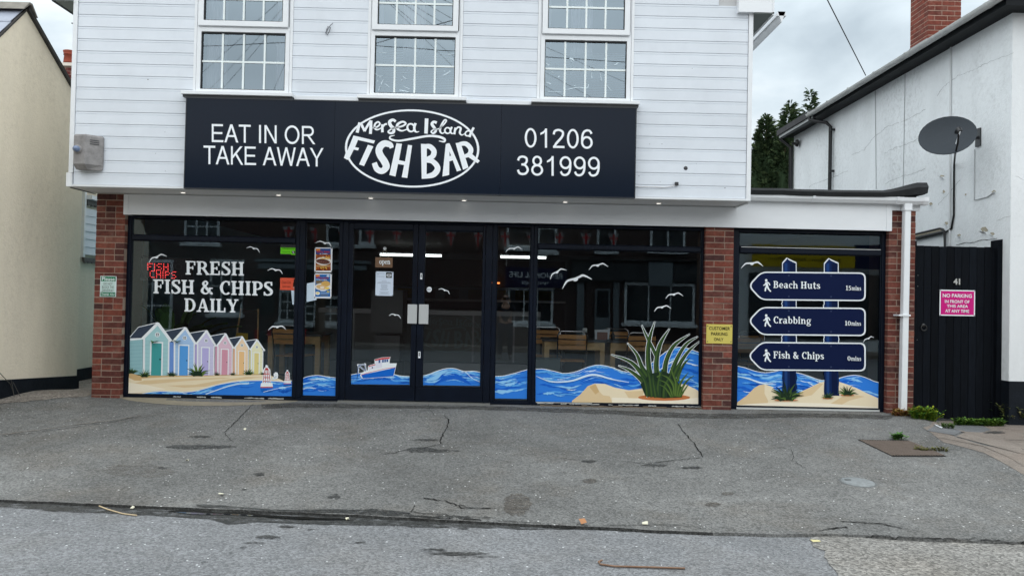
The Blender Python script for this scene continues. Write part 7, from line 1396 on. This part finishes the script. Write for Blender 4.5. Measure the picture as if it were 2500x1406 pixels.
def bwall(name, c1, c2, mo):
    m = bpy.data.materials.new(name); m.use_nodes = True; t = m.node_tree; b = t.nodes['Principled BSDF']; b.inputs['Roughness'].default_value = .9; tc = t.nodes.new('ShaderNodeTexCoord'); mp = t.nodes.new('ShaderNodeMapping'); mp.inputs['Rotation'].default_value = (R(90), 0, 0); bt = t.nodes.new('ShaderNodeTexBrick'); bt.inputs['Scale'].default_value = 4.4; bt.inputs['Color1'].default_value = c1; bt.inputs['Color2'].default_value = c2; bt.inputs['Mortar'].default_value = mo; bt.inputs['Mortar Size'].default_value = .02
    t.links.new(tc.outputs['Object'], mp.inputs[0]); t.links.new(mp.outputs[0], bt.inputs['Vector']); t.links.new(bt.outputs['Color'], b.inputs['Base Color']); MATS[name] = m; return m
OB1 = bwall('terrace_brick', C(82, 50, 44), C(64, 42, 38), C(92, 86, 80)); OB2 = bwall('terrace_brick_dark', C(70, 46, 42), C(54, 38, 36), C(84, 78, 74)); OWH = mat('terrace_paint', (.8, .82, .82, 1), .6); OGR = mat('terrace_grey_paint', C(120, 128, 132), .7); ODK = mat('terrace_dark_glass', (.02, .024, .028, 1), .08, .5); ONV = flat(22, 30, 66); OYE = flat(205, 176, 30); ORD = flat(180, 40, 42)
struct(MB(PAVEM).box(-60, 60, -13.62, -12.2, -.4, -.10).build('pavement'))
def terrace(x0, x1, m, label, h=4.5, gap=()):
    t = thing('terraced_house', label, 'house', ((x0+x1)/2, YO_, -.1), 'houses across the road'); MB(m).box(x0, x1-.01, YO_-8, YO_, -.2, h).build('wall', t); MB(RT).extr([(YO_-8.2, h), (YO_+.25, h), (YO_-4, h+1.4)], 'x', x0, x1-.01).build('roof', t); MB(OWH).box(x0, x1-.01, YO_+.20, YO_+.28, h-.1, h).build('eaves_board', t); return t
def owin(t, a, b, cols=2, rows=2, m=None, sill=True):
    (xa, za), (xb, zb) = M(a[0], a[1]), M(b[0], b[1]); z1, z0 = max(za, zb), min(za, zb); f = MB(m or OWH).box(xa-.07, xb+.07, YO_+.0, YO_+.05, z1, z1+.09).box(xa-.07, xb+.07, YO_, YO_+.05, z0-.09, z0).box(xa-.07, xa, YO_, YO_+.05, z0, z1).box(xb, xb+.07, YO_, YO_+.05, z0, z1)
    for i in range(1, cols): x = xa+(xb-xa)*i/cols; f.box(x-.02, x+.02, YO_+.012, YO_+.045, z0, z1)
    f = f.build('window', t)
    for j in range(1, rows): z = z0+(z1-z0)*j/rows; MB(m or OWH).box(xa, xb, YO_+.011, YO_+.044, z-.02, z+.02).build('glazing_bar', f)
    MB(ODK).box(xa, xb, YO_+.001, YO_+.01, z0, z1).build('pane', f)
    if sill: MB(m or OWH).box(xa-.15, xb+.15, YO_, YO_+.16, z0-.19, z0-.09).build('sill', f)
ha = terrace(-22, -8.4, OB2, 'dark brick terraced house across the road mirrored in the left window'); hb = terrace(-8.4, .0, OB1, 'brick public house across the road with grey awning, mirrored in the left window'); hc = terrace(.0, 2.3, OB2, 'narrow brick shop across the road with a navy sign, mirrored beside the door'); hd = terrace(2.3, 7.2, OB2, 'terraced house across the road with grey door number 44, mirrored behind the table'); he = terrace(7.2, 22, OWH, 'pale rendered shop across the road with yellow board, mirrored in the right window')
owin(hb, (455, 520), (530, 588), 3, 2); owin(hb, (800, 520), (830, 590), 1, 2); owin(hb, (880, 520), (905, 592), 1, 2); owin(hc, (1240, 510), (1300, 600), 1, 2); owin(hd, (1315, 510), (1350, 608), 1, 2); owin(hd, (1460, 510), (1495, 606), 1, 2); owin(hd, (1590, 510), (1665, 606), 2, 2); owin(ha, (100, 520), (180, 600), 2, 2)
owin(hb, (690, 715), (720, 780), 2, 3); owin(hb, (750, 730), (830, 785), 4, 3); owin(hb, (520, 640), (590, 760), 3, 4); owin(hc, (1245, 708), (1345, 785), 3, 1); owin(hd, (1530, 697), (1690, 785), 3, 1); owin(ha, (330, 640), (420, 800), 2, 3)
def obox(t, name, a, b, m, d0=.0, d1=.08):
    (xa, za), (xb, zb) = M(*a), M(*b); return MB(m).box(xa, xb, YO_+d0, YO_+d1, min(za, zb), max(za, zb)).build(name, t)
obox(hb, 'awning', (640, 634), (905, 646), OGR, .0, .7); obox(hb, 'awning_valance', (650, 646), (905, 662), OGR, .6, .7); obox(hd, 'shop_fascia', (1395, 640), (1705, 690), mat('dark_fascia', (.03, .032, .035, 1), .6, noise=.5, nscale=6), 0, .2); obox(hd, 'fascia_moulding', (1390, 632), (1705, 638), OGR, 0, .3); obox(hd, 'pilaster', (1408, 690), (1425, 870), OGR); obox(hd, 'door', (1452, 705), (1490, 870), OGR, 0, .05); obox(hd, 'door_glass', (1456, 710), (1486, 775), ODK, .051, .06); obox(hd, 'pilaster', (1498, 690), (1512, 870), OGR); obox(hd, 'pilaster', (1580, 640), (1637, 700), OGR, .21, .24); obox(hb, 'wall_panel', (640, 680), (672, 765), ODK, 0, .05); obox(hb, 'planter', (600, 805), (830, 868), mat('planter_dark', (.05, .052, .05, 1), .8), .5, 1.2)
for x in (660, 690, 770, 812): obox(hb, 'red_post', (x, 800), (x+8, 868), ORD, 1.21, 1.26)
def osign(name, label, a, b, m, rows):
    (xa, za), (xb, zb) = M(*a), M(*b); t = thing(name, label, 'sign', ((xa+xb)/2, YO_+.2, min(za, zb))); MB(m).box(xa, xb, YO_+.21, YO_+.26, min(za, zb), max(za, zb)).build('panel', t)
    for body, p_, q_, mm in rows: (ua, va), (ub, vb) = M(*p_), M(*q_); text_obj('lettering', body, (ua, ub, min(va, vb), max(va, vb)), YO_+.265, mm, t, back=True, bold=.01)
    return t
osign('shop_sign', 'navy shop sign across the road, reading mirrored REGIONAL LIFE MAGAZINES', (1232, 652), (1382, 704), ONV, [('REGIONAL LIFE', (1242, 664), (1370, 680), VW), ('MAGAZINES', (1272, 687), (1336, 695), VW)])
osign('shop_sign', 'yellow opening hours board across the road, mirrored above the finger posts', (1830, 598), (2078, 656), OYE, [('7am-9pm  7am-9.30pm', (1866, 630), (2046, 642), INK)]); obox(he, 'navy_panel', (2079, 598), (2200, 660), ONV, .2, .26); obox(he, 'shop_glass', (1830, 665), (2150, 830), ODK, 0, .05)
# bunting on the far side
bun = thing('bunting', 'string of white flags with red crosses across the road, mirrored in the door glass', 'bunting', (0, YO_+.5, 3.2)); BW = mat('flag_cloth', C(150, 148, 148), .9); 
xx = -6.8; MB(PW).tube([(-7, YO_+.5, 3.40), (3.6, YO_+.5, 3.30)], .006, 5).build('string', bun)
while xx < 3.3:
    zt_ = 3.36; f = MB(BW); f.face([(xx+.36, YO_+.5, zt_), (xx, YO_+.5, zt_), (xx+.18, YO_+.5, zt_-.5)]); f = f.build('flag', bun); MB(ORD).box(xx+.15, xx+.21, YO_+.502, YO_+.505, zt_-.46, zt_-.01).box(xx+.05, xx+.15, YO_+.502, YO_+.505, zt_-.17, zt_-.11).box(xx+.21, xx+.31, YO_+.502, YO_+.505, zt_-.17, zt_-.11).build('red_cross', f); xx += .82
# photographer standing in the road behind the camera, mirrored in the glass
def skin(name, verts, edges, radii, m, parent, sub=1):
    me = bpy.data.meshes.new(name); me.from_pydata(verts, edges, []); o = bpy.data.objects.new(name, me); COL.objects.link(o); md = o.modifiers.new('skin', 'SKIN'); md.use_smooth_shade = True
    for i, r_ in enumerate(radii): me.skin_vertices[0].data[i].radius = (r_, r_) if not isinstance(r_, tuple) else r_
    me.skin_vertices[0].data[0].use_root = True; s2 = o.modifiers.new('sub', 'SUBSURF'); s2.levels = s2.render_levels = sub
    dg = bpy.context.evaluated_depsgraph_get(); dg.update(); m2 = bpy.data.meshes.new_from_object(o.evaluated_get(dg)); o.modifiers.clear(); o.data = m2; m2.materials.clear(); m2.materials.append(m); attach(o, parent); return o
pg = rz(0, -9.6); SK = mat('skin', C(205, 160, 135), .55); per = thing('person', 'person in a dark jacket holding a phone at eye level, mirrored in the glass', 'person', (0, -9.6, pg)); 
V = [(0, -9.6, pg+.86), (0, -9.6, pg+1.05), (0, -9.6, pg+1.27), (0, -9.58, pg+1.38), (0, -9.57, pg+1.47), (0, -9.555, pg+1.555), (0, -9.56, pg+1.63), (.10, -9.6, pg+.80), (.12, -9.58, pg+.45), (.13, -9.61, pg+.08), (.14, -9.50, pg+.035), (-.10, -9.6, pg+.80), (-.12, -9.58, pg+.45), (-.13, -9.61, pg+.08), (-.14, -9.50, pg+.035), (.18, -9.6, pg+1.33), (.27, -9.47, pg+1.12), (.10, -9.32, pg+1.46), (.085, -9.285, pg+1.52), (-.18, -9.6, pg+1.33), (-.27, -9.47, pg+1.12), (-.10, -9.32, pg+1.46), (-.085, -9.285, pg+1.52)]
E_ = [(0, 1), (1, 2), (2, 3), (3, 4), (4, 5), (5, 6), (0, 7), (7, 8), (8, 9), (9, 10), (0, 11), (11, 12), (12, 13), (13, 14), (2, 15), (15, 16), (16, 17), (17, 18), (2, 19), (19, 20), (20, 21), (21, 22)]
rad = [.14, .145, .165, .06, .075, .09, .06, .095, .065, .045, .04, .095, .065, .045, .04, .065, .045, .032, .028, .065, .045, .032, .028]
body = skin('body', V, E_, rad, SK, per)
sel = lambda ks: ([V[k] for k in ks], [(ks.index(a_), ks.index(b_)) for a_, b_ in E_ if a_ in ks and b_ in ks], [rad[k]+.012 for k in ks])
skin('jacket', *sel([0, 1, 2, 15, 16, 17, 19, 20, 21]), mat('dark_jacket', (.02, .022, .03, 1), .8), per); skin('trousers', *sel([0, 7, 8, 9, 11, 12, 13]), mat('navy_trousers', (.015, .02, .04, 1), .8), per); skin('shoe', [V[9], V[10]], [(0, 1)], [.055, .05], mat('grey_shoe', (.3, .3, .3, 1), .6), per); skin('shoe', [V[13], V[14]], [(0, 1)], [.055, .05], MATS['grey_shoe'], per)
skin('hair', [(0, -9.60, pg+1.60), (0, -9.57, pg+1.67)], [(0, 1)], [.092, .07], mat('dark_hair', (.03, .02, .015, 1), .7), per)
for s in (-1, 1):
    for k in range(4): MB(SK).tube([(s*.085, -9.287, pg+1.505+.011*k), (s*.074, -9.272, pg+1.512+.011*k), (s*.05, -9.271, pg+1.514+.011*k)], [.009, .008, .006], 6).build('finger', body)
ph = thing('phone', 'dark phone held up by the mirrored person', 'phone', (0, -9.26, pg+1.52)); MB(BLACKP).box(-.075, .075, -9.268, -9.26, pg+1.495, pg+1.565).build('case', ph)
